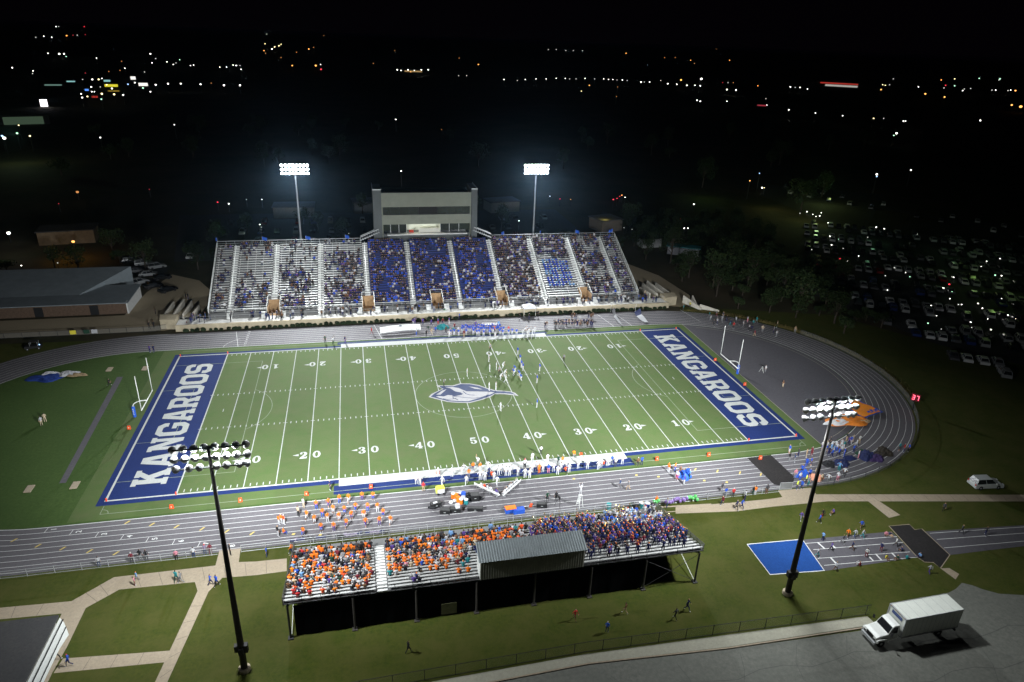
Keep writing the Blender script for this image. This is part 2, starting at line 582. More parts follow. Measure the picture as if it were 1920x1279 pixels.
mb = MB()
SW = 0.30
for s in (-1, 1):
    mb.rect(-FX - SW, FX + SW, *sorted((s * FY, s * (FY + SW))), 0.028)
    mb.rect(-25 * YD, 25 * YD, *sorted((s * (FY + SW), s * (FY + 2.0))), 0.029)
    mb.rect(*sorted((s * FX, s * (FX + SW))), -FY, FY, 0.028)
for k in range(-10, 11):
    x = k * 5 * YD
    w = 0.20 if abs(k) == 10 else 0.135
    mb.rect(x - w / 2, x + w / 2, -FY, FY, 0.030)
    for y in (-6.667 * YD, 6.667 * YD):
        mb.rect(x - 0.35, x + 0.35, y - 0.06, y + 0.06, 0.032)
for k in range(-49, 50):
    if k % 5 == 0: continue
    x = k * YD
    for y in (-6.667 * YD, 6.667 * YD):
        mb.rect(x - 0.065, x + 0.065, y - 0.32, y + 0.32, 0.030)
    for s in (-1, 1):
        mb.rect(x - 0.065, x + 0.065, *sorted((s * (FY - 0.25), s * (FY - 0.95))), 0.030)
for s in (-1, 1):
    mb.rect(s * 47 * YD - 0.06, s * 47 * YD + 0.06, -0.5, 0.5, 0.030)
struct('field_lines', mb, M_white)

# the thin soccer lines
mb = MB()
mb.ribbon([(9.15 * math.cos(t), 9.15 * math.sin(t)) for t in np.linspace(0, 2 * PI, 64, False)], 0.11, 0.024, 0, True)
for s in (-1, 1):
    xb = s * 38.4
    mb.line((xb, -20), (xb, 20), 0.10, 0.024)
    for y in (-20, 20):
        mb.line((xb, y), (s * FX, y), 0.10, 0.026)
    a0 = math.acos(5.5 / 9.15)
    mb.ribbon([(s * (43.9 - 9.15 * math.cos(t)), 9.15 * math.sin(t)) for t in np.linspace(-a0, a0, 24)], 0.10, 0.024)
    mb.line((s * 49.4, -9.16), (s * 49.4, 9.16), 0.08, 0.026)
    for y in (-9.16, 9.16): mb.line((s * 49.4, y), (s * FX, y), 0.08, 0.026)
    mb.line((s * FX, -27.6), (s * FX, -FY - 1.3), 0.09, 0.024)
    mb.ribbon([(s * (FX - 1.0 * math.cos(t)), -27.6 + 1.0 * math.sin(t)) for t in np.linspace(0, PI / 2, 10)], 0.09, 0.024)
mb.line((-FX, -27.6), (FX, -27.6), 0.10, 0.024)
mb.line((-FX, 26.9), (FX, 26.9), 0.10, 0.024)
struct('soccer_lines', mb, M_thin)

# ---- lettering and numerals painted on the pitch
LET = {
    'K': [[(0, 0), (.42, 0), (.42, .15), (.34, .15), (.34, .34), (.42, .42), (.60, .15), (.54, .15), (.54, 0), (1, 0), (1, .15), (.92, .15), (.62, .60), (.86, .85), (.96, .85), (.96, 1), (.52, 1), (.52, .85), (.58, .85), (.34, .60), (.34, .85), (.42, .85), (.42, 1), (0, 1), (0, .85), (.09, .85), (.09, .15), (0, .15)]],
    'A': [[(0, 0), (.40, 0), (.40, .15), (.33, .15), (.36, .26), (.64, .26), (.67, .15), (.60, .15), (.60, 0), (1, 0), (1, .15), (.93, .15), (.69, 1), (.31, 1), (.07, .15), (0, .15)], [(.41, .41), (.59, .41), (.5, .76)]],
    'N': [[(0, 0), (.38, 0), (.38, .15), (.31, .15), (.31, .60), (.66, 0), (.91, 0), (.91, .85), (1, .85), (1, 1), (.62, 1), (.62, .85), (.69, .85), (.69, .42), (.35, 1), (0, 1), (0, .85), (.09, .85), (.09, .15), (0, .15)]],
    'G': [[(.20, 0), (.80, 0), (1, .18), (1, .54), (.55, .54), (.55, .39), (.72, .39), (.72, .26), (.64, .19), (.36, .19), (.28, .26), (.28, .74), (.36, .81), (.64, .81), (.72, .74), (.72, .67), (1, .67), (1, .82), (.80, 1), (.20, 1), (0, .82), (0, .18)]],
    'R': [[(0, 0), (.42, 0), (.42, .15), (.36, .15), (.36, .36), (.50, .36), (.62, .15), (.56, .15), (.56, 0), (1, 0), (1, .15), (.92, .15), (.78, .40), (.97, .55), (.97, .85), (.80, 1), (0, 1), (0, .85), (.09, .85), (.09, .15), (0, .15)], [(.36, .53), (.62, .53), (.69, .60), (.69, .77), (.62, .83), (.36, .83)]],
    'O': [[(.20, 0), (.80, 0), (1, .18), (1, .82), (.80, 1), (.20, 1), (0, .82), (0, .18)], [(.36, .19), (.64, .19), (.71, .27), (.71, .73), (.64, .81), (.36, .81), (.29, .73), (.29, .27)]],
    'S': [[(0, .33), (0, .16), (.18, 0), (.82, 0), (1, .17), (1, .45), (.82, .60), (.36, .60), (.29, .66), (.29, .75), (.36, .81), (.65, .81), (.72, .75), (.72, .67), (1, .67), (1, .84), (.82, 1), (.18, 1), (0, .83), (0, .56), (.18, .41), (.65, .41), (.72, .35), (.72, .25), (.65, .19), (.35, .19), (.28, .25), (.28, .33)]],
}
ell = lambda cx, cy, a, b, n=20: [(cx + a * math.cos(2 * PI * k / n), cy + b * math.sin(2 * PI * k / n)) for k in range(n)]
NUM = {
    '0': [ell(.36, .5, .36, .51), ell(.36, .5, .14, .37)],
    '1': [[(.1, 0), (.64, 0), (.64, .1), (.50, .12), (.50, 1), (.38, 1), (.06, .82), (.06, .73), (.24, .76), (.24, .12), (.1, .1)]],
    '2': [[(.03, 0), (.66, 0), (.71, .30), (.62, .30), (.56, .20), (.36, .20), (.60, .46), (.69, .62), (.67, .82), (.53, .97), (.33, 1), (.14, .96), (.04, .84), (.04, .70), (.14, .64), (.25, .68), (.27, .78), (.20, .84), (.24, .90), (.34, .92), (.42, .86), (.44, .72), (.36, .54), (.03, .10)]],
    '3': [[(.03, .18), (.08, .08), (.20, 0), (.40, -.01), (.60, .07), (.70, .22), (.68, .42), (.52, .53), (.64, .62), (.67, .78), (.58, .94), (.38, 1), (.18, .97), (.06, .88), (.05, .74), (.14, .68), (.25, .72), (.26, .80), (.20, .86), (.30, .92), (.40, .89), (.43, .78), (.40, .64), (.30, .56), (.22, .55), (.22, .47), (.32, .46), (.43, .38), (.46, .24), (.40, .10), (.28, .07), (.18, .12), (.26, .18), (.26, .28), (.16, .33), (.05, .29)]],
    '4': [[(.32, 0), (.72, 0), (.72, .08), (.62, .10), (.62, .22), (.76, .22), (.76, .34), (.62, .34), (.62, 1), (.44, 1), (.0, .34), (.0, .22), (.38, .22), (.38, .10), (.32, .08)], [(.14, .34), (.38, .34), (.38, .72)]],
    '5': [[(.05, .20), (.10, .06), (.26, -.01), (.44, 0), (.62, .10), (.70, .28), (.66, .50), (.50, .63), (.32, .63), (.20, .58), (.22, .80), (.60, .80), (.66, 1), (.12, 1), (.07, .46), (.16, .42), (.26, .52), (.38, .52), (.45, .42), (.46, .24), (.40, .10), (.28, .07), (.20, .12), (.27, .19), (.26, .29), (.16, .33), (.06, .29)]],
}
LETM = {k: curve_mesh(v) for k, v in LET.items()}
NUMM = {k: curve_mesh(v) for k, v in NUM.items()}
for s in (-1, 1):
    mb = MB()
    for i, ch in enumerate('KANGAROOS'):
        vs, fs = LETM[ch]
        a0 = -21.5 + i * 4.68
        for_ = [(p[0] * 4.25 + a0, p[1] * 4.9) for p in vs]
        # left end reads away from the near side, right end towards it
        if s < 0: w = [(-47.75 - q[1], q[0], 0.028) for q in for_]
        else: w = [(47.75 + q[1], -q[0], 0.028) for q in for_]
        mb.add(w, fs)
    struct('endzone_lettering', mb, M_white)
mb = MB()
for k in range(-4, 5):
    n_ = 50 - abs(k) * 10
    for s in (-1, 1):
        for j, ch in enumerate(str(n_)):
            vs, fs = NUMM[ch]
            ox = (-1.62 if j == 0 else 0.42)
            w = [(ox + p[0] * 1.7, p[1] * 1.95 - 0.97) for p in vs]
            w = [(k * 10 * YD + q[0], -17.0 + q[1], 0.034) if s < 0 else (k * 10 * YD - q[0], 17.0 - q[1], 0.034) for q in w]
            mb.add(w, fs)
        if k:
            d = 1 if k > 0 else -1
            x0 = k * 10 * YD + d * 1.75
            yy = (-16.85 if s < 0 else 16.85)
            mb.flat([(x0, yy - 0.3), (x0 + d * 0.95, yy), (x0, yy + 0.3)], 0.034)
struct('field_numbers', mb, M_white)

# the emblem at midfield
q = GC(780, 690, 8.727)
E_ = lambda pts: [(q(*p).x, q(*p).y) for p in pts]
emb = MB()
emb.flat(E_([(205, 478), (250, 430), (430, 345), (330, 288), (600, 290), (720, 255), (880, 258), (1040, 285), (1160, 330), (1300, 370), (1420, 375), (1560, 390), (1620, 410), (1680, 462), (1600, 447), (1450, 432), (1290, 430), (1230, 470), (1060, 530), (880, 575), (700, 572), (520, 560), (380, 525), (250, 490)]), 0.036, 0)
emb.flat(E_([(240, 473), (310, 415), (452, 345), (395, 320), (385, 298), (610, 302), (730, 267), (870, 267), (1030, 296), (1150, 340), (1290, 380), (1420, 385), (1550, 398), (1640, 445), (1560, 428), (1440, 418), (1290, 420), (1225, 458), (1060, 518), (870, 563), (700, 560), (530, 548), (390, 512), (270, 480)]), 0.040, 1)
emb.flat(E_([(325, 472), (372, 462), (452, 470), (520, 446), (590, 452), (610, 470), (690, 455), (760, 440), (740, 405), (640, 385), (560, 335), (480, 318), (600, 315), (700, 332), (760, 360), (830, 385), (1000, 388), (1160, 392), (1290, 402), (1240, 425), (1120, 470), (1000, 505), (860, 548), (700, 546), (540, 533), (400, 498)]), 0.044, 0)
emb.flat(E_([(860, 305), (1000, 325), (1090, 356), (960, 342)]), 0.044, 0)
emb.flat(E_([(330, 440), (430, 372), (500, 352), (400, 440)]), 0.044, 0)
for ln, w in (([(500, 440), (560, 415), (610, 395), (680, 425), (740, 430), (770, 418)], .16), ([(600, 380), (590, 400), (640, 408)], .14), ([(615, 468), (720, 478), (840, 492), (960, 498), (1080, 480), (1190, 440)], .16), ([(770, 385), (815, 425), (880, 445), (960, 448)], .18), ([(440, 505), (520, 520), (600, 510), (640, 500), (690, 532)], .16), ([(600, 470), (615, 500), (670, 515)], .14)):
    emb.ribbon(E_(ln), w, 0.048, 1)
struct('midfield_emblem', emb, [M_cream, M_navy])

# ---- paths, plaza, road
P = GC(0, 950, 3.887)
xy = lambda f, pts: [(f(*p).x, f(*p).y) for p in pts]
mb = MB()
Z = 0.012
mb.flat(xy(P, [(-300, 765), (520, 690), (625, 740), (450, 780), (-300, 850)]), Z)
mb.flat(xy(P, [(520, 690), (830, 515), (870, 605), (625, 740)]), Z)
mb.flat(xy(P, [(830, 515), (1570, 430), (1740, 405), (1866, 400), (2090, 378), (2090, 470), (1866, 500), (1620, 520), (1420, 550), (870, 605)]), Z)
mb.flat(xy(P, [(1600, 320), (1755, 305), (1740, 405), (1570, 430)]), Z)
mb.flat(xy(P, [(1420, 550), (1620, 520), (1520, 620), (1440, 615)]), Z)
mb.flat(xy(P, [(1440, 615), (1520, 620), (1220, 1279), (1100, 1450), (1020, 1450), (1130, 1279)]), Z)
mb.flat(xy(P, [(450, 780), (625, 740), (490, 1020), (380, 1215), (290, 1400), (100, 1400), (380, 950)]), Z)
mb.flat(xy(P, [(460, 1108), (1240, 1050), (1200, 1135), (390, 1215)]), Z + 0.004)
Q = GC(1380, 780, 5.647)
mb.flat(xy(Q, [(445, 790), (790, 760), (850, 830), (970, 905), (400, 960), (350, 880), (490, 860)]), Z)
mb.flat(xy(Q, [(850, 830), (1920, 830), (3000, 835), (4200, 845), (4200, 915), (3000, 905), (1920, 905), (970, 905)]), Z)
mb.flat(xy(Q, [(400, 960), (350, 880), (0, 915), (-640, 965), (-640, 1035), (0, 1010)]), Z)
mb.flat(xy(Q, [(1400, 905), (1520, 905), (1740, 1050), (1620, 1080)]), Z)
Wm = GC(1460, 880, 6)
mb.flat(xy(Wm, [(1820, 1115), (1920, 1112), (2030, 1180), (1990, 1240)]), Z)
struct('footpath', mb, M_path)
mb = MB()
for a, b, c, d in (((-300, 765), (520, 690), (-300, 850), (450, 780)), ((830, 515), (2090, 378), (870, 605), (2090, 470)), ((1440, 615), (1100, 1400), (1520, 620), (1190, 1320)), ((470, 1108), (1240, 1050), (400, 1212), (1200, 1135)), ((520, 690), (830, 515), (625, 740), (870, 605))):
    A, B_, C_, D_ = (P(*q_) for q_ in (a, b, c, d))
    n_ = max(3, int((B_ - A).length / 2.4))
    for k in range(1, n_):
        u, v = A.lerp(B_, k / n_), C_.lerp(D_, k / n_)
        mb.line((u.x, u.y), (v.x, v.y), 0.05, Z + 0.010)
for k in range(1, 24):
    u, v = Q(850, 830).lerp(Q(4200, 845), k / 24), Q(970, 905).lerp(Q(4200, 915), k / 24)
    mb.line((u.x, u.y), (v.x, v.y), 0.05, Z + 0.010)
struct('path_joints', mb, mat('joint_dark', (.16, .13, .10), .9))
mb = MB()
mb.line((-29.0, -40.55), (23.0, -40.55), 0.12, 0.02)
mb.line((23.0, -39.35), (30.8, -40.0), 0.30, 0.02); mb.line((23.2, -40.6), (33, -41.0), 0.2, 0.02)
struct('lawn_edging', mb, M_path)

mb = MB()
mb.flat(xy(Q, [(115, 445), (370, 415), (620, 650), (590, 770), (400, 725)]), 0.03)
struct('track_crossing_mat', mb, M_blackmat)
mb = MB()
mb.flat(xy(Wm, [(260, 795), (1270, 700), (1560, 990), (520, 1145)]), 0.010)
mb.flat(xy(Wm, [(1640, 700), (2900, 620), (3300, 800), (1925, 965)]), 0.010)
struct('practice_track', mb, M_dzone)
mb = MB()
for a, b in (((300, 835), (1330, 757)), ((390, 905), (1400, 822)), ((440, 1003), (1475, 930)), ((510, 1082), (1560, 990)), ((1700, 720), (2900, 640)), ((1780, 790), (2950, 705)), ((1860, 885), (3100, 780))):
    A, B = Wm(*a), Wm(*b)
    mb.line((A.x, A.y), (B.x, B.y), 0.08, 0.016)
for a, b in (((440, 825), (520, 897)), ((580, 990), (650, 1065)), ((1015, 980), (1065, 1032)), ((1090, 952), (1160, 1027)), ((1270, 940), (1315, 985)), ((600, 850), (640, 890))):
    A, B = Wm(*a), Wm(*b)
    mb.line((A.x, A.y), (B.x, B.y), 0.22, 0.018)
struct('practice_lines', mb, M_trackline)
mb = MB()
pts = xy(Wm, [(1240, 640), (1470, 620), (1530, 680), (1610, 670), (1925, 965), (1820, 1115), (1740, 1050), (1640, 1045), (1560, 990)])
mb.flat(pts, 0.020)
struct('crossing_mat', mb, M_blackmat)
mb = MB()
mb.ribbon(pts, 0.12, 0.026, 0, True)
struct('mat_edging', mb, M_path)
mb = MB()
blue = [(31.4, -49.1), (39.6, -49.5), (38.8, -55.6), (31.3, -55.0)]
mb.flat(blue, 0.022)
struct('blue_jump_area', mb, M_padblue)
mb = MB()
mb.ribbon(blue, 0.16, 0.028, 0, True)
struct('jump_area_edging', mb, M_trackline)

# road at the bottom with kerb and pavement
mb = MB()
mb.flat([(-60, -66.2), (3.9, -63.95), (20, -64.95), (37.8, -65.35), (46, -63.6), (53.5, -61.6), (55.2, -60.8), (56.2, -61.4), (57.0, -62.3), (58.4, -63.3), (61.4, -64.1), (73.5, -66.7), (110, -74), (110, -140), (-60, -140)], 0.004)
struct('road', mb, M_asphalt)
mb = MB()
for x in range(-50, 110, 7):
    mb.ribbon([(x + 1.1 * math.sin(k * 1.7 + x), -65.8 - k * 2.2) for k in range(0, 9)], 0.045, 0.010)
for y in (-68.4, -72.6, -77.0):
    mb.ribbon([(x, y + 0.5 * math.sin(x * 0.6)) for x in range(-20, 90, 3)], 0.06, 0.010)
struct('road_cracks', mb, mat('crack_fill', (.10, .10, .095), .9))
mb = MB()
mb.flat([(-60, -64.2), (3.9, -62.7), (20.6, -63.1), (39.0, -63.6), (39.2, -64.9), (20, -64.7), (3.9, -63.85), (-60, -65.9)], 0.10)
struct('pavement', mb, ground_mat('pavement_concrete', [(0.36, 0.35, 0.28), (0.42, 0.40, 0.32), (0.32, 0.31, 0.25)], [0.3, 3.0]))
mb = MB()
kp = [(-60, -66.05), (3.9, -63.95), (20, -64.85), (39.2, -65.1)]
for a, b in zip(kp, kp[1:]):
    mb.prism([(a[0], a[1] - .09), (b[0], b[1] - .09), (b[0], b[1] + .09), (a[0], a[1] + .09)], 0, 0.13)
struct('kerb', mb, M_path)

# parking lots and far roads
mb = MB()
mb.flat([(120, -20), (190, -60), (320, 40), (230, 120), (150, 110), (100, 60)], -0.03)
mb.flat([(165, 172), (183, 196), (230, 170), (175, 112), (163, 122)], -0.03)
mb.flat([(-70, 92), (60, 92), (60, 150), (-80, 150)], -0.03)
struct('parking_lot', mb, M_lot)
mb = MB()
mb.line((-900, 1150), (120, 800), 9, -0.03); mb.line((120, 800), (1800, 420), 9, -0.03); mb.line((178, 200), (240, 80), 7, -0.02)
mb.line((-260, 96), (-70, 84), 8, -0.03)
struct('far_road', mb, M_lot)

# concrete aprons at both ends of the home stand
L_ = GC(0, 380, 3.996)
mb = MB()
mb.flat([(-140, 39.3), (-61, 39.3), (-56, 42), (-54, 62), (-60, 74), (-68, 80), (-71, 66), (-72, 50), (-140, 49.5)], 0.01)
mb.flat([(53, 66), (53, 42), (62.5, 38.6), (66.5, 40.5), (69, 46.5), (67.5, 64), (62.5, 76), (58, 80), (54, 78)], 0.01)
struct('concrete_apron', mb, ground_mat('apron_concrete', [(0.34, 0.28, 0.19), (0.39, 0.32, 0.22), (0.30, 0.25, 0.17)], [0.2, 3.0]))

# ================================================================= FLOODLIGHT MASTS
M_lens = glow('flood_lens', (0.95, 0.98, 1.0), 60.0, 'FRONT')
M_lens_off = mat('lens_rim', (0.5, 0.5, 0.5), 0.4)


def lamp_proto(parent, loc, aim):
    sh = MB()
    sh.lathe([(0.06, -0.52), (0.16, -0.50), (0.19, -0.34), (0.26, -0.28), (0.37, -0.12), (0.42, 0.06), (0.44, 0.10), (0.44, 0.14), (0.40, 0.14)], 14)
    sh.box((0, 0, -0.3), (0.06, 0.6, 0.1))
    o = sh.build('lamp', M_lampshell, parent, True)
    ln = MB().lathe([(0.39, 0.145), (0.385, 0.155), (0.2, 0.175), (0.02, 0.18)], 14)
    ln.build('lens', M_lens, o)
    o.scale = (.84, .84, .92)
    o.location = loc
    o.rotation_euler = Vector(aim).to_track_quat('Z', 'Y').to_euler()
    return o


LAMP0 = []


def mast(nm, label, near):
    x, y, z = POLES[nm]
    s = 1 if y < 0 else -1
    t = empty('floodlight_mast', (x, y, 0), 0, label, 'floodlight', 'floodlight masts round the field')
    H = z + 0.35
    mb = MB()
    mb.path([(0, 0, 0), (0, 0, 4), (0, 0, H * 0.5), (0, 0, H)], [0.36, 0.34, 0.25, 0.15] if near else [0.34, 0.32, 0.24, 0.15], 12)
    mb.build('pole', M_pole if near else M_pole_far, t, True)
    MB().lathe([(0.62, 0.0), (0.62, 0.35), (0.42, 0.4)], 12).build('footing', M_concrete, t)
    if near:
        b = MB()
        b.box((0.42, 0, 3.1), (0.5, 0.55, 0.95)); b.box((-0.42, 0, 3.2), (0.45, 0.5, 0.8)); b.box((0, -0.4, 3.0), (0.5, 0.3, 0.7))
        b.build('ballast_box', M_dark, t)
    rows = [(0.30, 8), (-0.75, 8), (-1.75, 8 if not near else 7)]
    for k, (dz, n) in enumerate(rows):
        arm = MB()
        W = 6.5
        arm.box((0, 0.0, z + dz + 0.12), (W, 0.10, 0.12))
        arm.box((0, 0.16 * s, z + dz + 0.12), (0.5, 0.3, 0.14))
        arm.build('crossarm', M_dark if k == 0 else M_steel, t)
        for i in range(n):
            u = (i - (n - 1) / 2) * 0.89 if not (near and k == 2) else [-3.1, -2.0, -1.1, 0.35, 1.2, 2.35, 3.0][i]
            aim = (random.uniform(-.35, .35) - x * 0.008, s * 1.0, -0.62 + random.uniform(-.1, .1))
            if near and k == 2: aim = (aim[0] * 2, s * 1.0, -0.9 + random.uniform(-.4, .2))
            loc = (u, 0.34 * s, z + dz)
            if not LAMP0:
                LAMP0.append(lamp_proto(t, loc, aim))
            else:
                c = LAMP0[0].copy(); COL.objects.link(c); c.parent = t
                c.location = loc; c.rotation_euler = Vector(aim).to_track_quat('Z', 'Y').to_euler()
                for ch in LAMP0[0].children:
                    d = ch.copy(); COL.objects.link(d); d.parent = c
    return t


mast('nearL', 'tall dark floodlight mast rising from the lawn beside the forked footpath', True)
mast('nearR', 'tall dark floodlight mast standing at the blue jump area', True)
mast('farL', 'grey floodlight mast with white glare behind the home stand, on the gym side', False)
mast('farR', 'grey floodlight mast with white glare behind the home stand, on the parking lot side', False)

# ================================================================= THE HOME STAND
HS = empty('home_stand', (0, 38.2, 0), 0, 'long tiered concrete grandstand full of spectators across the field, with three blue blocks', 'grandstand')
HY, HZ, TR, RI, NR = 42.8, 2.35, 0.755, 0.372, 27
AIS = [-52.1, -47.6, -38.0, -27.4, -16.4, -5.7, 5.7, 16.2, 27.4, 38.0, 47.4, 52.1]
VOM = [-38.0, -16.4, 0.0, 16.2, 38.0]
AW = 0.75
Y0 = 38.2


def loc_y(mb):                      # meshes are written in world coordinates and hung under an Empty at y = 38.2
    mb.v = [(a, b - Y0, c) for a, b, c in mb.v]
    return mb


mb = MB()
mb.box2((-58.5, 38.2, 0), (59.0, 38.6, 1.30)); mb.box2((-58.5, 38.15, 1.22), (59.0, 38.62, 1.46))
loc_y(mb).build('front_wall', M_concrete, HS)
mb = MB()
mb.box2((-58.5, 38.6, 0.9), (59.0, 42.4, 1.30))
loc_y(mb).build('walkway', ground_mat('walkway_concrete', [(0.60, 0.59, 0.56), (0.66, 0.65, 0.62), (0.50, 0.49, 0.47)], [0.3, 2.5]), HS)
mb = MB()
xs = [-52.2] + [v for c in VOM for v in (c - 1.3, c + 1.3)] + [52.2]
for a, b in zip(xs[::2], xs[1::2]):
    mb.box2((a, 42.2, 1.2), (b, 42.4, HZ + 0.02))
loc_y(mb).build('parapet', M_alu_dull, HS)
# deck of treads and risers, with the five passages left open in the front rows
mb = MB()
for i in range(NR):
    y, z = HY + i * TR, HZ + i * RI
    segs = [(-52.1, 52.1)]
    if i < 4:
        xs = [-52.1] + [v for c in VOM for v in (c - 1.3, c + 1.3)] + [52.1]
        segs = list(zip(xs[::2], xs[1::2]))
    for a, b in segs:
        mb.add([(a, y, z - RI), (b, y, z - RI), (b, y, z), (a, y, z), (b, y + TR, z), (a, y + TR, z)], [(0, 1, 2, 3), (3, 2, 4, 5)])
mb.add([(-52.1, 42.4, HZ), (52.1, 42.4, HZ), (52.1, HY, HZ), (-52.1, HY, HZ)], [(0, 1, 2, 3)]) if False else None
loc_y(mb).build('deck', M_alu_dull, HS)
mb = MB()
zt, yt = HZ + (NR - 1) * RI, HY + NR * TR
for sx in (-52.1, 52.1):
    mb.prism([(sx - 0.06, HY), (sx + 0.06, HY), (sx + 0.06, HY + 0.1), (sx - 0.06, HY + 0.1)], 0, HZ)
    mb.add([(sx, HY, 0), (sx, yt, 0), (sx, yt, zt), (sx, HY, HZ - RI)], [(0, 1, 2, 3)])
mb.add([(-52.1, yt, 0), (52.1, yt, 0), (52.1, yt, zt), (-52.1, yt, zt)], [(0, 1, 2, 3)])
loc_y(mb).build('side_cladding', M_dark, HS)
# the benches, one block between two aisles
for k in range(len(AIS) - 1):
    a, b = AIS[k] + (AW if k else 0.3), AIS[k + 1] - (AW if k < len(AIS) - 2 else 0.3)
    blue = 4 <= k <= 6
    mb = MB()
    for i in range(NR):
        y, z = HY + i * TR, HZ + i * RI
        segs = [(a, b)]
        if i < 5:
            for c in VOM:
                new = []
                for p, q2 in segs:
                    if c - 1.5 < q2 and c + 1.5 > p:
                        if c - 1.5 > p: new.append((p, c - 1.5))
                        if c + 1.5 < q2: new.append((c + 1.5, q2))
                    else: new.append((p, q2))
                segs = new
        for p, q2 in segs:
            if q2 - p < 0.4: continue
            mb.box2((p, y + 0.40, z + 0.40), (q2, y + 0.70, z + 0.45))
            if blue: mb.box2((p, y + 0.70, z + 0.45), (q2, y + 0.74, z + 0.85))
            for j in range(max(1, int((q2 - p) / 1.8))):
                xx = p + 0.4 + j * 1.8
                mb.box2((xx, y + 0.5, z), (xx + 0.06, y + 0.6, z + 0.4))
    loc_y(mb).build('bench_block', M_bench_blue if blue else M_alu, HS)
# aisle steps and the white handrails along the aisles
for k in range(1, len(AIS) - 1):
    x = AIS[k]
    mb = MB()
    for i in range(NR):
        if i < 4 and any(abs(x - c) < 1.4 for c in VOM): continue
        y, z = HY + i * TR, HZ + i * RI
        mb.box2((x - AW + .1, y + 0.36, z + 0.003), (x + AW - .1, y + TR, z + RI * 0.5))
        mb.box2((x - AW + .1, y - 0.02, z - 0.02), (x + AW - .1, y + 0.10, z + 0.02))
    loc_y(mb).build('aisle_steps', M_alu, HS)
    mb = MB()
    i0 = 5 if any(abs(x - c) < 1.4 for c in VOM) else 1
    i = i0
    xr = x + (-0.05 if x < 0 else 0.05)
    while i < NR - 1:
        j = min(i + 5, NR - 1)
        pa = (xr, HY + i * TR, HZ + i * RI); pb = (xr, HY + j * TR - 0.35, HZ + j * RI - 0.17)
        up = Vector((0, 0, 0.92))
        mb.path([pa, Vector(pa) + up, Vector(pb) + up, pb], 0.075, 6)
        mb.tube(Vector(pa) + up * 0.5, Vector(pb) + up * 0.5, 0.05, None, 6)
        i = j
    loc_y(mb).build('handrail', M_paintwhite, HS)
for sx in (-52.2, 52.2):
    mb = MB()
    A, B = Vector((sx, HY - 0.2, HZ)), Vector((sx, yt - 0.1, zt))
    for h, r in ((1.15, 0.07), (0.6, 0.04), (0.15, 0.04)):
        mb.tube(A + Vector((0, 0, h)), B + Vector((0, 0, h)), r, None, 6)
    for t in np.linspace(0, 1, 14):
        p = A.lerp(B, t)
        mb.tube(p, p + Vector((0, 0, 1.15)), 0.04, None, 5)
    loc_y(mb).build('end_rail', M_paintwhite, HS)
for x0, x1 in ((-52.1, -17.4), (17.4, 52.1)):
    mb = MB()
    for h, r in ((1.5, 0.055), (0.9, 0.03), (0.4, 0.03)):
        mb.tube((x0, yt - 0.05, zt + h), (x1, yt - 0.05, zt + h), r, None, 6)
    for x in np.linspace(x0, x1, 18):
        mb.tube((x, yt - 0.05, zt), (x, yt - 0.05, zt + 1.5), 0.035, None, 5)
    loc_y(mb).build('top_rail', M_steel, HS)
# front rail along the seating parapet and the walkway
xs = [-52.0] + [v for c in VOM for v in (c - 1.5, c + 1.5)] + [52.0]
for a, b in zip(xs[::2], xs[1::2]):
    mb = MB()
    gap = [k for k in AIS[1:-1] if a + 1.6 < k < b - 1.6]
    cuts = [a] + [v for k in gap for v in (k - 0.75, k + 0.75)] + [b]
    for p, q2 in zip(cuts[::2], cuts[1::2]):
        mb.path([(p, 42.25, HZ - 0.3), (p, 42.25, HZ + 0.95), (q2, 42.25, HZ + 0.95), (q2, 42.25, HZ - 0.3)], 0.045, 6)
        mb.tube((p, 42.25, HZ + 0.5), (q2, 42.25, HZ + 0.5), 0.025, None, 5)
        for x in np.linspace(p, q2, max(2, int((q2 - p) / 1.5))):
            mb.tube((x, 42.25, HZ), (x, 42.25, HZ + 0.95), 0.022, None, 4)
    loc_y(mb).build('front_rail', M_paintwhite, HS)
mb = MB()
mb.tube((-58, 40.9, 1.3 + 1.05), (58.5, 40.9, 1.3 + 1.05), 0.03, None, 5)
for x in np.linspace(-58, 58.5, 48): mb.tube((x, 40.9, 1.3), (x, 40.9, 2.35), 0.022, None, 4)
loc_y(mb).build('walkway_rail', M_steel, HS)
# stairs up from the walkway beside the passages
for c in VOM + [-47.6, -27.4, 27.4, 47.4, -5.7, 5.7]:
    for sgn in ((-1, 1) if c in VOM else (0,)):
        mb = MB()
        for k in range(4):
            xx = c + sgn * 2.15
            mb.box2((xx - 0.6, 41.0 + k * 0.3, 1.3), (xx + 0.6, 42.2, 1.3 + 0.27 * (k + 1)))
        loc_y(mb).build('front_steps', M_alu, HS)
for c in VOM:
    mb = MB()
    mb.box2((c - 1.3, 42.2, 1.31), (c + 1.3, 45.8, 1.34))
    mb.box2((c - 1.3, 45.8, 1.3), (c + 1.3, 45.9, 3.9))
    for s in (-1, 1):
        mb.box2((c + s * 1.3 - 0.06, 42.2, 1.3), (c + s * 1.3 + 0.06, 45.8, 3.2))
    p = loc_y(mb).build('passage', mat('passage_wall', (0.40, 0.25, 0.13), 0.85, var=0.2, scale=2), HS)
    mb = MB()
    for s in (-1, 1):
        mb.path([(c + s * 1.42, 42.3, 1.3), (c + s * 1.42, 42.3, 3.6), (c + s * 1.42, 45.9, 4.8), (c + s * 1.42, 45.9, 3.8)], 0.06, 6)
    mb.tube((c - 1.42, 45.9, 4.8), (c + 1.42, 45.9, 4.8), 0.05, None, 6)
    o = loc_y(mb).build('passage_rail', M_paintwhite, HS)
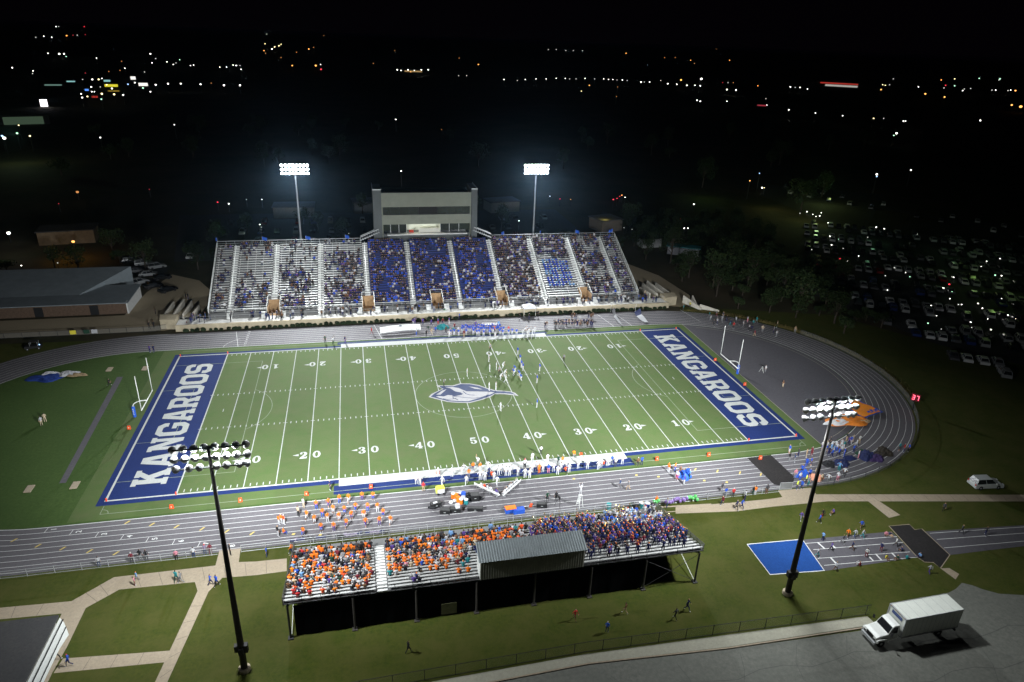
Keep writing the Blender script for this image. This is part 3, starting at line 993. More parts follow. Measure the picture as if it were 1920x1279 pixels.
# the slanting fin walls of the ramps at both ends
M_fin = mat('fin_concrete', (0.60, 0.56, 0.48), 0.8, var=0.08, scale=1)
for sgn in (-1, 1):
    mb = MB()
    mb.prism([(sgn * 58.6, 39.6), (sgn * 62.0, 40.2), (sgn * 62.6, 43.4), (sgn * 58.6, 43.0)], 0, 2.3)
    loc_y(mb).build('ramp_block', M_concrete, HS)
    for (x, ya, yb, z0, z1) in ((61.9, 43.3, 54.0, 1.9, 1.5), (59.7, 43.2, 54.6, 2.2, 1.9), (57.6, 43.0, 53.0, 2.3, 1.9), (55.4, 42.6, 49.6, 2.6, 2.0)):
        mb = MB()
        x *= sgn
        vs = [(x, ya, 0), (x, yb, 0), (x, yb, z1), (x, ya, z0)]
        vs += [(x + 0.28 * sgn, a, b) for _, a, b in vs]
        fs = [(0, 1, 2, 3), (7, 6, 5, 4), (0, 4, 5, 1), (1, 5, 6, 2), (2, 6, 7, 3), (3, 7, 4, 0)]
        mb.add(vs, fs)
        loc_y(mb).build('ramp_fin', M_fin, HS)
    for xa, xb in ((55.7, 57.6), (57.9, 59.7), (60.0, 61.9)):
        mb = MB()
        mb.add([(sgn * xa, 42.6, 1.75), (sgn * xb, 42.6, 1.75), (sgn * xb, 54, .02), (sgn * xa, 54, .02)], [(0, 1, 2, 3)] if sgn > 0 else [(3, 2, 1, 0)])
        loc_y(mb).build('ramp', M_concrete, HS)

# small blue flags on the rails of the stand
def flag(x, y, z, lean, label):
    t = empty('flag', (x, y, z), 0, label, 'flag', 'blue flags on the home stand')
    MB().tube((0, 0, -1.4), (0.05, 0, 1.0), 0.025, None, 5).build('flagpole', M_steel, t)
    mb = MB()
    n = 7
    vs, fs = [], []
    for i in range(n):
        for j, h in enumerate((1.0, 0.15)):
            vs.append((0.05 + lean * 0.16 * i, 0.10 * math.sin(i * 1.3), h - 0.05 * i * abs(lean) + (0.02 if j else 0)))
    for i in range(n - 1): fs.append((2 * i, 2 * i + 1, 2 * i + 3, 2 * i + 2))
    b = len(vs)
    mb.add(vs, fs); mb.add([(a, c + 0.03, d) for a, c, d in vs], [f[::-1] for f in fs])
    mb.build('cloth', M_blue, t)


for i, (x, lean, where) in enumerate([(-52.1, -.4, 'at the gym end of its top rail'), (-41.5, 1.2, 'second from the gym end of its top rail'), (-31, 1.2, 'just before the gym side mast'), (-21.2, 1.0, 'close to the press box stairs'), (20.5, -.7, 'just past the press box stairs'), (30.5, .3, 'beside the lot side mast'), (40.6, 1.2, 'second from the lot end of its top rail'), (51.5, -1.2, 'at the lot end of its top rail')]):
    flag(x, yt - 0.1, zt + 1.5, lean, 'small blue flag on the home stand, ' + where)

# ================================================================= HOME PRESS BOX
PB = empty('press_box', (0.2, 66, 0), 0, 'grey three storey press box with side towers above the home stand', 'press box')
M_pbwall = mat('pressbox_panel', (0.20, 0.21, 0.17), 0.6, 0.4, 0.1, var=0.08, scale=0.6)
M_pbdark = mat('pressbox_dark', (0.10, 0.108, 0.11), 0.65, 0.3, 0.1, var=0.1, scale=0.6)


def pbb(name, boxes, m):
    mb = MB()
    for a, b in boxes:
        mb.box2((a[0] - 0.2, a[1] - 66, a[2]), (b[0] - 0.2, b[1] - 66, b[2]))
    return mb.build(name, m, PB)


XA, XB = -11.6, 12.0
pbb('window', [((-1.9, 66.5, 18.75), (2.9, 66.54, 20.8))], M_black)
pbb('wall', [((XA, 66, 20.8), (XB, 66.3, 24.5)), ((XA, 66, 16.2), (XB, 66.3, 18.7)), ((XA, 66.3, 8), (XA + 0.3, 74, 24.3)), ((XB - 0.3, 66.3, 8), (XB, 74, 24.3)), ((XA, 73.7, 8), (XB, 74, 24.3))], M_pbwall)
pbb('base_wall', [((XA + 1.5, 65.4, 11.0), (XB - 1.5, 65.7, 13.5)), ((XA, 66.35, 8), (XB, 66.6, 13.5))], M_pbdark)
pbb('counter', [((XA + 1.2, 64.9, 13.55), (XB - 1.2, 66.6, 13.75))], M_alu)
pbb('floor_slab', [((XA, 66.3, 18.55), (XB, 73.7, 18.75)), ((XA, 66.3, 13.4), (XB, 73.7, 13.6))], M_pbdark)
pbb('roof', [((XA - 0.0, 66.3, 23.6), (XB, 73.7, 23.9)), ((XA, 66.02, 24.5), (XB, 66.32, 24.62))], M_black)
w = pbb('window', [((XA + 0.3, 66.5, 18.75), (-2.0, 66.54, 20.8))], M_glass); pbb('window', [((3.0, 66.5, 18.75), (XB - 0.3, 66.54, 20.8))], M_glass)
mb = MB()
for x in (-9.4, -6.9, -4.5, -2.0, 3.0, 5.4, 7.8, 10.1):
    mb.box2((x - 0.23, 0.44, 18.75), (x - 0.17, 0.56, 20.8))
mb.build('mullion', M_dark, w)
w = pbb('window', [((XA + 0.3, 66.9, 13.75), (-5.2, 66.94, 16.2))], M_glass); pbb('window', [((3.8, 66.9, 13.75), (XB - 0.3, 66.94, 16.2))], M_glass)
mb = MB()
for x in (-9.4, -7.2, -5.2, 3.8, 6.2, 8.8):
    mb.box2((x - 0.26, 0.8, 13.75), (x - 0.14, 0.97, 16.2))
mb.build('mullion', M_steel, w)
pbb('partition', [((-5.3, 67.0, 13.6), (-5.2, 70.5, 16.2)), ((3.8, 67.0, 13.6), (3.9, 70.5, 16.2)), ((-5.2, 70.4, 13.6), (3.8, 70.5, 16.2))], mat('interior_paint', (0.6, 0.62, 0.55), 0.8))
pbb('ceiling_lamp', [((-4.6, 67.6, 16.08), (-1.0, 67.9, 16.14)), ((-0.2, 67.6, 16.08), (3.2, 67.9, 16.14))], glow('tube_lamp', (1.0, 1.0, 0.82), 26.0, 'AUTO'))
pbb('banner', [((-2.0, 66.60, 13.8), (3.6, 66.66, 14.9))], mat('banner_cloth', (0.7, 0.68, 0.6), 0.8))
pbb('pennant', [((-4.6, 66.62, 13.8), (-3.4, 66.66, 14.5))], mat('red_cloth', (0.5, 0.05, 0.03), 0.8))
for sx in (-1, 1):
    x0, x1 = (-13.7, -11.62) if sx < 0 else (12.02, 13.6)
    t_ = pbb('tower', [((x0, 65.6, 7), (x1, 74.2, 25.3))], M_pbdark)
    mb = MB()
    mb.box2((x0 - 0.25, -0.45, 25.3), (x1 - 0.15, -0.35, 25.6)); mb.box2(((x0 if sx < 0 else x1) - 0.25, -0.4, 25.3), ((x0 if sx < 0 else x1) - 0.15, 8.1, 25.6))
    mb.build('coping', M_steel, t_)
    # stairs from the top row to the press box
    mb = MB()
    a = Vector((sx * 17.3 - 0.2, 64.6 - 66, 13.4)); b = Vector((sx * 12.6 - 0.2, 64.6 - 66, 15.4))
    mb.tube(a, b, 0.10, None, 6); mb.tube(a - Vector((0, 0, .85)), b - Vector((0, 0, .85)), 0.07, None, 6)
    a2, b2 = a + Vector((0, 1.2, 0)), b + Vector((0, 1.2, 0))
    mb.tube(a2, b2, 0.08, None, 6)
    for k in range(9):
        p = a.lerp(b, k / 8)
        mb.box((p.x, p.y + 0.6, p.z - 1.0), (0.5, 1.2, 0.06))
        mb.tube(p, p - Vector((0, 0, 1.0)), 0.03, None, 4)
    mb.build('stair', M_steel, PB)

# ================================================================= THE VISITOR STAND
VS = empty('visitor_stand', (-3.4, -48, 0), 0, 'raised steel bleacher seen from behind, packed with orange shirts and a marching band', 'bleacher')
VX0, VX1 = -28.2, 21.4
VN, VT, VR, VY, VZ = 15, 0.84, 0.285, -41.9, 0.95          # rows climb away from the field
VA = [(-28.2, -18.3), (-16.9, 4.3), (4.9, 21.4)]
VO = lambda mb: (setattr(mb, 'v', [(a + 3.4, b + 48, c) for a, b, c in mb.v]), mb)[1]
mb = MB()
for i in range(VN):
    y, z = VY - i * VT, VZ + i * VR
    mb.box2((VX0, y - VT, z - 0.05), (VX1, y, z))
    mb.box2((VX0, y - 0.02, z - VR), (VX1, y + 0.02, z - 0.051))
mb.box2((VX0, VY, VZ - 0.05), (VX1, VY + 1.5, VZ))
VO(mb).build('deck', M_alu_dull, VS)
for a, b in VA:
    mb = MB()
    for i in range(VN):
        y, z = VY - i * VT, VZ + i * VR
        mb.box2((a, y - 0.72, z + 0.40), (b, y - 0.44, z + 0.45))
        for j in range(int((b - a) / 1.8) + 1):
            mb.box2((a + 0.2 + j * 1.8, y - 0.6, z), (a + 0.26 + j * 1.8, y - 0.52, z + 0.4))
    VO(mb).build('bench_block', mat('old_bench_aluminium', (.46, .46, .45), .5, .4, .2, var=.15, scale=2), VS)
mb = MB()
for x0, x1 in ((-18.2, -17.0),):
    for i in range(VN):
        y, z = VY - i * VT, VZ + i * VR
        mb.box2((x0, y - VT, z + 0.005), (x1, y - VT * 0.45, z + VR * 0.5))
        mb.box2((x0, y - 0.1, z + 0.004), (x1, y + 0.03, z + 0.03))
VO(mb).build('aisle_steps', M_alu, VS)
yb, zb = VY - VN * VT, VZ + (VN - 1) * VR
mb = MB()
for h in (1.0, 0.55, 0.15):
    mb.tube((VX0, yb - 0.03, zb + h), (-6.9, yb - 0.03, zb + h), 0.035, None, 6)
for x in np.arange(VX0, -6.9, 2.0): mb.tube((x, yb - 0.03, zb - 0.2), (x, yb - 0.03, zb + 1.0), 0.03, None, 5)
VO(mb).build('back_rail', M_dark, VS)
mb = MB()
for h in (1.0, 0.55, 0.15): mb.tube((5.9, yb - 0.03, zb + h), (VX1, yb - 0.03, zb + h), 0.035, None, 6)
for x in np.arange(5.9, VX1 + .1, 2.0): mb.tube((x, yb - 0.03, zb - 0.2), (x, yb - 0.03, zb + 1.0), 0.03, None, 5)
VO(mb).build('back_rail', M_dark, VS)
M_mesh = D.materials.new('wire_mesh'); M_mesh.use_nodes = True
nt = M_mesh.node_tree
pb_ = nt.nodes['Principled BSDF']; pb_.inputs['Base Color'].default_value = (0.30, 0.31, 0.31, 1); pb_.inputs['Roughness'].default_value = 0.6
pb_.inputs['Alpha'].default_value = 0.22
M_mesh2 = M_mesh.copy(); M_mesh2.node_tree.nodes['Principled BSDF'].inputs['Alpha'].default_value = 0.5
for sx in (VX0, VX1):
    mb = MB()
    A, B = Vector((sx, VY + 1.4, VZ)), Vector((sx, yb, zb))
    for h in (1.05, 0.55, 0.1): mb.tube(A + Vector((0, 0, h)), B + Vector((0, 0, h)), 0.035, None, 6)
    for t in np.linspace(0, 1, 9):
        p = A.lerp(B, t); mb.tube(p - Vector((0, 0, .1)), p + Vector((0, 0, 1.05)), 0.03, None, 5)
    e = VO(mb).build('end_rail', M_dark, VS)
    mb = MB().add([tuple(A), tuple(B), tuple(B + Vector((0, 0, 1.05))), tuple(A + Vector((0, 0, 1.05)))], [(0, 1, 2, 3)])
    VO(mb).build('mesh_panel', M_mesh2, e)
mb = MB()
for a, b in ((VX0, 21.4),):
    mb.path([(a, VY + 1.45, VZ), (a, VY + 1.45, VZ + 1.05), (b, VY + 1.45, VZ + 1.05), (b, VY + 1.45, VZ)], 0.03, 6)
    for x in np.arange(a, b, 2.0): mb.tube((x, VY + 1.45, VZ), (x, VY + 1.45, VZ + 1.05), 0.025, None, 5)
VO(mb).build('front_rail', M_steel, VS)
mb = MB()
for x in np.linspace(VX0 + 0.4, VX1 - 0.4, 8):
    mb.box2((x - 0.08, VY - 0.2, VZ - 0.25), (x + 0.08, VY + 1.3, VZ - 0.05))
    A, B = Vector((x, VY, VZ - 0.45)), Vector((x, yb + 0.1, zb - 0.35))
    mb.tube(A, B, 0.13, None, 4)
VO(mb).build('raker_beam', M_dark, VS)
for x in np.linspace(VX0 + 0.4, VX1 - 0.4, 8):
    mb = MB()
    mb.tube((x, yb + 0.05, 0), (x, yb + 0.05, zb - 0.3), 0.12, None, 8)
    mb.box((x, yb + 0.05, 0.06), (0.6, 0.6, 0.12))
    VO(mb).build('leg', M_dark if x < -27 or x > 20 else mat('leg_steel', (0.05, 0.045, 0.042), 0.6, var=0.2, scale=2), VS)
    mb = MB()
    mb.tube((x, VY - 5.2, 0), (x, VY - 5.2, VZ + 1.3), 0.09, None, 8)
    mb.tube((x, VY - 0.2, 0), (x, VY - 0.2, VZ - 0.2), 0.08, None, 8)
    VO(mb).build('leg', M_dark, VS)
for (x0, x1) in ((14.0, 20.9),):
    mb = MB()
    mb.tube((x0, yb + 0.05, 0.3), (x1, yb + 0.05, zb - 0.5), 0.03, None, 5)
    mb.tube((x0, yb + 0.05, zb - 0.5), (x1, yb + 0.05, 0.3), 0.03, None, 5)
    VO(mb).build('cross_brace', M_dark, VS)
for x in (20.9, -27.7):
    mb = MB()
    mb.tube((x, VY - 5.2, 0.2), (x, yb + 0.1, zb - 0.4), 0.045, None, 5)
    mb.tube((x, VY - 5.2, VZ + 1.0), (x, yb + 0.1, 0.3), 0.045, None, 5)
    VO(mb).build('end_brace', M_paintwhite, VS)
# dark windscreen cloth hung between the back legs
xl = list(np.linspace(VX0 + 0.4, VX1 - 0.4, 8))
for k in range(0, 6):
    mb = MB()
    a, b = xl[k] + (0.6 if k == 0 else 0.13), xl[k + 1] - 0.13
    n = 9
    vs, fs = [], []
    for j in range(n):
        x = a + (b - a) * j / (n - 1)
        vs += [(x, yb + 0.22 + 0.05 * math.sin(j * 1.9 + k), 0.15), (x, yb + 0.18, zb - 0.45)]
    for j in range(n - 1): fs.append((2 * j, 2 * j + 2, 2 * j + 3, 2 * j + 1))
    mb.add(vs, fs); mb.add([(p[0], p[1] + 0.03, p[2]) for p in vs], [f[::-1] for f in fs])
    VO(mb).build('windscreen', mat('screen_cloth', (.003, .003, .0035), .95, .05), VS)
mb = MB().box2((-11.0, yb + 0.1, 0.3), (-9.2, yb + 0.16, 1.9))
VO(mb).build('hatch', mat('hatch_green', (0.10, 0.10, 0.05), 0.8, var=0.2, scale=2), VS)

# metal press box on the back rows
VB = empty('press_shed', (-0.5, -53, 5.2), 0, 'ribbed grey metal press shed on the back of the bleacher', 'press shed')
VBo = lambda mb: (setattr(mb, 'v', [(a + 0.5, b + 53, c - 5.2) for a, b, c in mb.v]), mb)[1]
SX0, SX1, SYB, SYF, SZ0, SZ1, SZ2 = -6.6, 5.85, -54.75, -52.75, 5.15, 7.80, 8.65
mb = MB()
nr = 42
prof = []
for k in range(nr * 4 + 1):
    prof.append((SX0 + (SX1 - SX0) * k / (nr * 4), 0.0 if k % 4 in (0, 3) else 0.05))
for (ya, za, yc, zc, nx, nz, nm, mm, lo) in ((SYB - 0.02, SZ0, SYB - 0.02, SZ1, -1, 0, 'back_wall', mat('shed_wall_metal', (0.20, 0.20, 0.17), 0.6, 0.4, 0.1, var=0.15, scale=1.5), 0), (SYB - 0.28, SZ1 + 0.0, SYF + 0.25, SZ2 + 0.05, -0.43, 0.9, 'roof', M_roofmetal, 0.2)):
    mb = MB()
    vs, fs = [], []
    for x, d in prof:
        x = x + (lo * (2 * (x - SX0) / (SX1 - SX0) - 1))
        vs += [(x, ya + nx * d, za + nz * d), (x, yc + nx * d, zc + nz * d)]
    for k in range(len(prof) - 1): fs.append((2 * k, 2 * k + 2, 2 * k + 3, 2 * k + 1))
    mb.add(vs, fs)
    VBo(mb).build(nm, mm, VB)
mb = MB()
for x in (SX0, SX1 - 0.1):
    vs = [(x, SYB, SZ0), (x, SYF, SZ0), (x, SYF, SZ2 - 0.05), (x, SYB, SZ1 - 0.03)]
    vs += [(x + 0.1, a, b) for _, a, b in vs]
    mb.add(vs, [(3, 2, 1, 0), (4, 5, 6, 7), (0, 1, 5, 4), (1, 2, 6, 5), (2, 3, 7, 6), (3, 0, 4, 7)])
VBo(mb).build('end_wall', mat('shed_white', (0.62, 0.63, 0.60), 0.5, var=0.06, scale=1), VB)
mb = MB()
mb.box2((SX0 + 0.1, SYF - 0.1, SZ0), (SX1 - 0.1, SYF, SZ0 + 1.1)); mb.box2((SX0 + 0.1, SYF - 0.1, SZ2 - 0.9), (SX1 - 0.1, SYF, SZ2 - 0.2))
VBo(mb).build('front_wall', M_roofmetal, VB)
VBo(MB().box2((SX0 + 0.1, SYF - 0.06, SZ0 + 1.1), (SX1 - 0.1, SYF - 0.03, SZ2 - 0.9))).build('window', M_glass, VB)
VBo(MB().box2((SX0 + 0.1, SYB, SZ0 - 0.1), (SX1 - 0.1, SYF, SZ0 - 0.01))).build('floor', M_dark, VB)

# ================================================================= GOAL POSTS
def goal(s, label):
    t = empty('goal_post', (s * 57.3, 0, 0), 0, label, 'goal post')
    mb = MB()
    pts = [(0, 0, 0)] + [(0, 0, z) for z in (1.0, 2.0)] + [(-s * 1.9 * (1 - math.cos(a)) / 1.0, 0, 2.0 + 1.05 * math.sin(a)) for a in np.linspace(0.2, PI / 2, 8)] + [(-s * 2.4, 0, 3.05)]
    mb.path(pts, 0.085, 10)
    mb.build('gooseneck', M_paintwhite, t, True)
    MB().tube((-s * 2.4, -3.65, 3.05), (-s * 2.4, 3.65, 3.05), 0.085, None, 10).build('crossbar', M_paintwhite, t, True)
    for y in (-3.6, 3.6):
        MB().tube((-s * 2.4, y, 3.05), (-s * 2.4, y, 9.4), 0.06, None, 8).build('upright', M_paintwhite, t, True)
    MB().lathe([(0.27, 0.0), (0.27, 1.95), (0.2, 2.0)], 12).build('pad', M_blue, t)
    mb = MB()
    for k, h in enumerate((1.6, 1.25, 0.9, 0.55)):
        mb.box((-0.0, -0.275, h), (0.12, 0.02, 0.16))
    mb.build('pad_lettering', M_whitecloth, t)


goal(-1, 'white goal post with blue pad beyond the end zone by the grey runway')
goal(1, 'white goal post with blue pad in front of the grey court')

# ================================================================= PEOPLE
_ORD1 = 'zeroth first second third fourth fifth sixth seventh eighth ninth tenth eleventh twelfth thirteenth fourteenth fifteenth sixteenth seventeenth eighteenth nineteenth'.split()
_TENS = {20: 'twent', 30: 'thirt', 40: 'fort', 50: 'fift', 60: 'sixt', 70: 'sevent', 80: 'eight', 90: 'ninet'}


def nth(n):
    if n < 20: return _ORD1[n]
    t, u = n // 10 * 10, n % 10
    return _TENS[t] + 'ieth' if u == 0 else _TENS[t] + 'y-' + _ORD1[u]


def body_mesh(name, J, fine=True):
    """One continuous figure grown over a skeleton; faces +y. Slots: top, trousers, skin, shoes, hair."""
    pts, rad, edges, lab, idx = [], [], [], [], {}

    def node(k, p, r):
        idx[k] = len(pts); pts.append(Vector(p)); rad.append(r if isinstance(r, tuple) else (r, r))

    def bone(a, b, l):
        edges.append((idx[a], idx[b])); lab.append(l)
    S = J.get('sleeve', 0)
    node('pel', J['pel'], (.145, .11)); node('wai', J['wai'], (.13, .095)); node('che', J['che'], (.165, .115)); node('nb', J['nb'], (.075, .07))
    node('nk', J['nk'], .052); node('hl', J['hl'], (.068, .075)); node('hm', J['hm'], (.085, .10)); node('ht', J['ht'], (.055, .065))
    for a, b, l in (('pel', 'wai', 0), ('wai', 'che', 0), ('che', 'nb', 0), ('nb', 'nk', 2), ('nk', 'hl', 2), ('hl', 'hm', 2), ('hm', 'ht', 2)): bone(a, b, l)
    for s, sx in (('l', -1), ('r', 1)):
        node('sh' + s, J['sh' + s], .066); node('el' + s, J['el' + s], .045); node('wr' + s, J['wr' + s], .030)
        bone('che', 'sh' + s, 0); bone('sh' + s, 'el' + s, 0); bone('el' + s, 'wr' + s, S)
        w, e = Vector(J['wr' + s]), Vector(J['el' + s])
        d = (w - e).normalized()
        side = d.cross(Vector((0, 0, 1)) if abs(d.z) < .8 else Vector((0, 1, 0))).normalized()
        nrm = side.cross(d).normalized()
        node('pa' + s, w + d * .075, (.036, .018)); bone('wr' + s, 'pa' + s, 2)
        if fine:
            for q, (o, L) in enumerate(((-.030, .066), (-.010, .078), (.010, .074), (.029, .058))):
                k1, k2 = f'f{s}{q}a', f'f{s}{q}b'
                b0 = w + d * .085 + side * o
                node(k1, b0 + d * L * .5 - nrm * .006, .0095); node(k2, b0 + d * L - nrm * .026, .0080)
                bone('pa' + s, k1, 2); bone(k1, k2, 2)
            k1, k2 = f'f{s}ta', f'f{s}tb'
            node(k1, w + d * .055 - side * .050 * sx * (1 if True else 1), .0110); node(k2, w + d * .09 - side * .062 * sx - nrm * .012, .0088)
            bone('wr' + s, k1, 2); bone(k1, k2, 2)
        node('hi' + s, J['hi' + s], .092); node('kn' + s, J['kn' + s], .060); node('an' + s, J['an' + s], .042); node('to' + s, J['to' + s], (.042, .032))
        bone('pel', 'hi' + s, 1); bone('hi' + s, 'kn' + s, 1); bone('kn' + s, 'an' + s, J.get('shin', 1)); bone('an' + s, 'to' + s, 3)
    if fine:
        hd = Vector(J.get('face', (0, 1, 0))).normalized()
        sd = hd.cross(Vector((0, 0, 1))).normalized()
        hm = (Vector(J['hm']) + Vector(J['hl'])) / 2
        node('nose', hm + hd * .105, .014); bone('hm', 'nose', 2)
        for s, sx in (('l', -1), ('r', 1)):
            node('ear' + s, hm + sd * .09 * sx, .016); bone('hm', 'ear' + s, 2)
    me = D.meshes.new('skeleton')
    me.from_pydata([tuple(p) for p in pts], edges, [])
    ob = D.objects.new('skeleton', me)
    COL.objects.link(ob)
    ob.modifiers.new('Skin', 'SKIN').use_smooth_shade = True
    if not me.skin_vertices:
        return None
    sv = me.skin_vertices[0].data
    for i, r in enumerate(rad): sv[i].radius = r; sv[i].use_root = (i == 0)
    if fine:
        ss = ob.modifiers.new('Sub', 'SUBSURF'); ss.levels = ss.render_levels = 1
    dg = bpy.context.evaluated_depsgraph_get()
    out = D.meshes.new_from_object(ob.evaluated_get(dg))
    out.name = name
    D.objects.remove(ob); D.meshes.remove(me)
    P_ = np.array([tuple(p) for p in pts]); E = np.array(edges); A_, B_ = P_[E[:, 0]], P_[E[:, 1]]
    co = np.array([tuple(f.center) for f in out.polygons])
    AB = B_ - A_
    t = np.clip(((co[:, None] - A_[None]) * AB[None]).sum(2) / np.maximum((AB ** 2).sum(1), 1e-9)[None], 0, 1)
    dist = np.linalg.norm(co[:, None] - (A_[None] + t[..., None] * AB[None]), axis=2)
    R_ = np.array([max(r) for r in rad]); er = (R_[E[:, 0]] + R_[E[:, 1]]) / 2
    li = np.array(lab)[(dist / er[None]).argmin(1)]
    hm, nk = np.array(J['hm']), np.array(J['nk'])
    fdir = np.array(Vector(J.get('face', (0, 1, 0))).normalized())
    rel = co - hm
    updir = np.array(J['ht']) - np.array(J['hl']); updir = updir / np.linalg.norm(updir)
    up = rel @ updir; fw = rel @ fdir
    head = (li == 2) & (np.linalg.norm(rel, axis=1) < .17) & (up > -.09)
    li[head & ((up > .035) | (fw < -.015))] = 4
    out.materials.clear()
    for k in range(5): out.materials.append(M_whitecloth)
    out.polygons.foreach_set('material_index', li.astype(np.int32))
    out.shade_smooth()
    return out


BASE = dict(pel=(0, 0, .96), wai=(0, 0, 1.12), che=(0, 0, 1.34), nb=(0, 0, 1.47), nk=(0, .01, 1.53), hl=(0, .02, 1.59), hm=(0, .02, 1.68), ht=(0, .01, 1.75),
            shl=(-.19, 0, 1.42), shr=(.19, 0, 1.42), ell=(-.25, -.02, 1.14), elr=(.25, -.02, 1.14), wrl=(-.25, .08, .90), wrr=(.25, .08, .90),
            hil=(-.10, 0, .90), hir=(.10, 0, .90), knl=(-.12, .03, .50), knr=(.12, .03, .50), anl=(-.13, -.02, .08), anr=(.13, -.02, .08), tol=(-.15, .16, .04), tor=(.15, .16, .04))


def pose(**k):
    J = dict(BASE); J.update(k); return J


def lean(J, keys, deg, piv):
    a = math.radians(deg); c, s = math.cos(a), math.sin(a)
    for k in keys:
        x, y, z = J[k]; y0, z0 = y - piv[1], z - piv[2]
        J[k] = (x, piv[1] + y0 * c + z0 * s, piv[2] - y0 * s + z0 * c)
    return J


UP = ['wai', 'che', 'nb', 'nk', 'hl', 'hm', 'ht', 'shl', 'shr', 'ell', 'elr', 'wrl', 'wrr']
SEAT = dict(pel=(0, 0, .56), wai=(0, .01, .72), che=(0, .03, .93), nb=(0, .05, 1.06), nk=(0, .07, 1.12), hl=(0, .09, 1.18), hm=(0, .09, 1.27), ht=(0, .07, 1.34),
            shl=(-.19, .03, 1.01), shr=(.19, .03, 1.01), ell=(-.25, .12, .76), elr=(.25, .12, .76), wrl=(-.15, .33, .64), wrr=(.15, .33, .64),
            hil=(-.10, .02, .53), hir=(.10, .02, .53), knl=(-.14, .42, .55), knr=(.14, .42, .55), anl=(-.13, .40, .10), anr=(.13, .40, .10), tol=(-.14, .56, .04), tor=(.14, .56, .04))
PO = {
    'stand': pose(sleeve=2),
    'hips': pose(sleeve=2, ell=(-.40, -.06, 1.18), elr=(.40, -.06, 1.18), wrl=(-.22, .06, 1.02), wrr=(.22, .06, 1.02)),
    'walk': pose(sleeve=0, ell=(-.25, .12, 1.17), wrl=(-.24, .28, .98), elr=(.25, -.14, 1.16), wrr=(.25, -.14, .91), knl=(-.10, -.05, .50), anl=(-.10, -.36, .14), tol=(-.10, -.24, .04), knr=(.10, .22, .52), anr=(.10, .28, .08), tor=(.11, .46, .05)),
    'crouch': lean(pose(sleeve=2, pel=(0, -.10, .78), hil=(-.12, -.10, .73), hir=(.12, -.10, .73), knl=(-.22, .16, .42), knr=(.22, .12, .42), anl=(-.24, -.08, .08), anr=(.24, -.08, .08), tol=(-.26, .10, .04), tor=(.26, .10, .04),
                        wai=(0, -.06, .93), che=(0, -.02, 1.15), nb=(0, .0, 1.28), nk=(0, .03, 1.33), hl=(0, .06, 1.38), hm=(0, .08, 1.46), ht=(0, .06, 1.54), shl=(-.22, 0, 1.24), shr=(.22, 0, 1.24), ell=(-.30, .16, 1.02), elr=(.30, .16, 1.02), wrl=(-.16, .36, .92), wrr=(.16, .36, .92)), UP, 24, (0, -.1, .8)),
    'armup': pose(sleeve=2, ell=(-.27, .05, 1.66), wrl=(-.22, .12, 1.92)),
    'bothup': pose(sleeve=0, ell=(-.30, .10, 1.62), wrl=(-.20, .14, 1.88), elr=(.30, .10, 1.62), wrr=(.20, .14, 1.88)),
    'play': pose(sleeve=0, ell=(-.28, .16, 1.24), elr=(.28, .16, 1.24), wrl=(-.06, .36, 1.46), wrr=(.06, .40, 1.44)),
    'sit': dict(SEAT, sleeve=2),
    'situp': dict(SEAT, sleeve=0, ell=(-.26, .20, .86), wrl=(-.10, .30, 1.08), elr=(.26, .14, .76), wrr=(.14, .36, .68)),
    'ground': dict(SEAT, sleeve=2, **{}),
    'kneel': pose(sleeve=2, pel=(0, 0, .62), wai=(0, .02, .78), che=(0, .05, 1.0), nb=(0, .07, 1.13), nk=(0, .08, 1.19), hl=(0, .10, 1.25), hm=(0, .10, 1.34), ht=(0, .09, 1.41), shl=(-.19, .05, 1.08), shr=(.19, .05, 1.08), ell=(-.25, .16, .84), elr=(.25, .16, .84), wrl=(-.16, .36, .74), wrr=(.12, .38, .72),
                  hil=(-.10, 0, .56), hir=(.10, 0, .56), knl=(-.13, .30, .58), anl=(-.13, .28, .08), tol=(-.13, .44, .04), knr=(.12, .10, .10), anr=(.12, -.30, .07), tor=(.12, -.42, .05)),
}
_g = PO['ground']
for k in list(_g):
    if isinstance(_g[k], tuple): _g[k] = (_g[k][0], _g[k][1], _g[k][2] - .43)
_g.update(knl=(-.15, .40, .34), knr=(.15, .40, .34), anl=(-.14, .62, .06), anr=(.14, .62, .06), tol=(-.14, .72, .10), tor=(.14, .72, .10))
BODY = {k: body_mesh('body_' + k, v) for k, v in PO.items()}
BODY['shorts'] = body_mesh('body_shorts', dict(PO['stand'], shin=2))
BODY['walkshorts'] = body_mesh('body_walkshorts', dict(PO['walk'], shin=2, sleeve=2))

CLOTH = {}


def cm(name, col, rough=0.75):
    CLOTH[name] = mat('cloth_' + name.replace(' ', '_'), col, rough, var=0.10, scale=9)


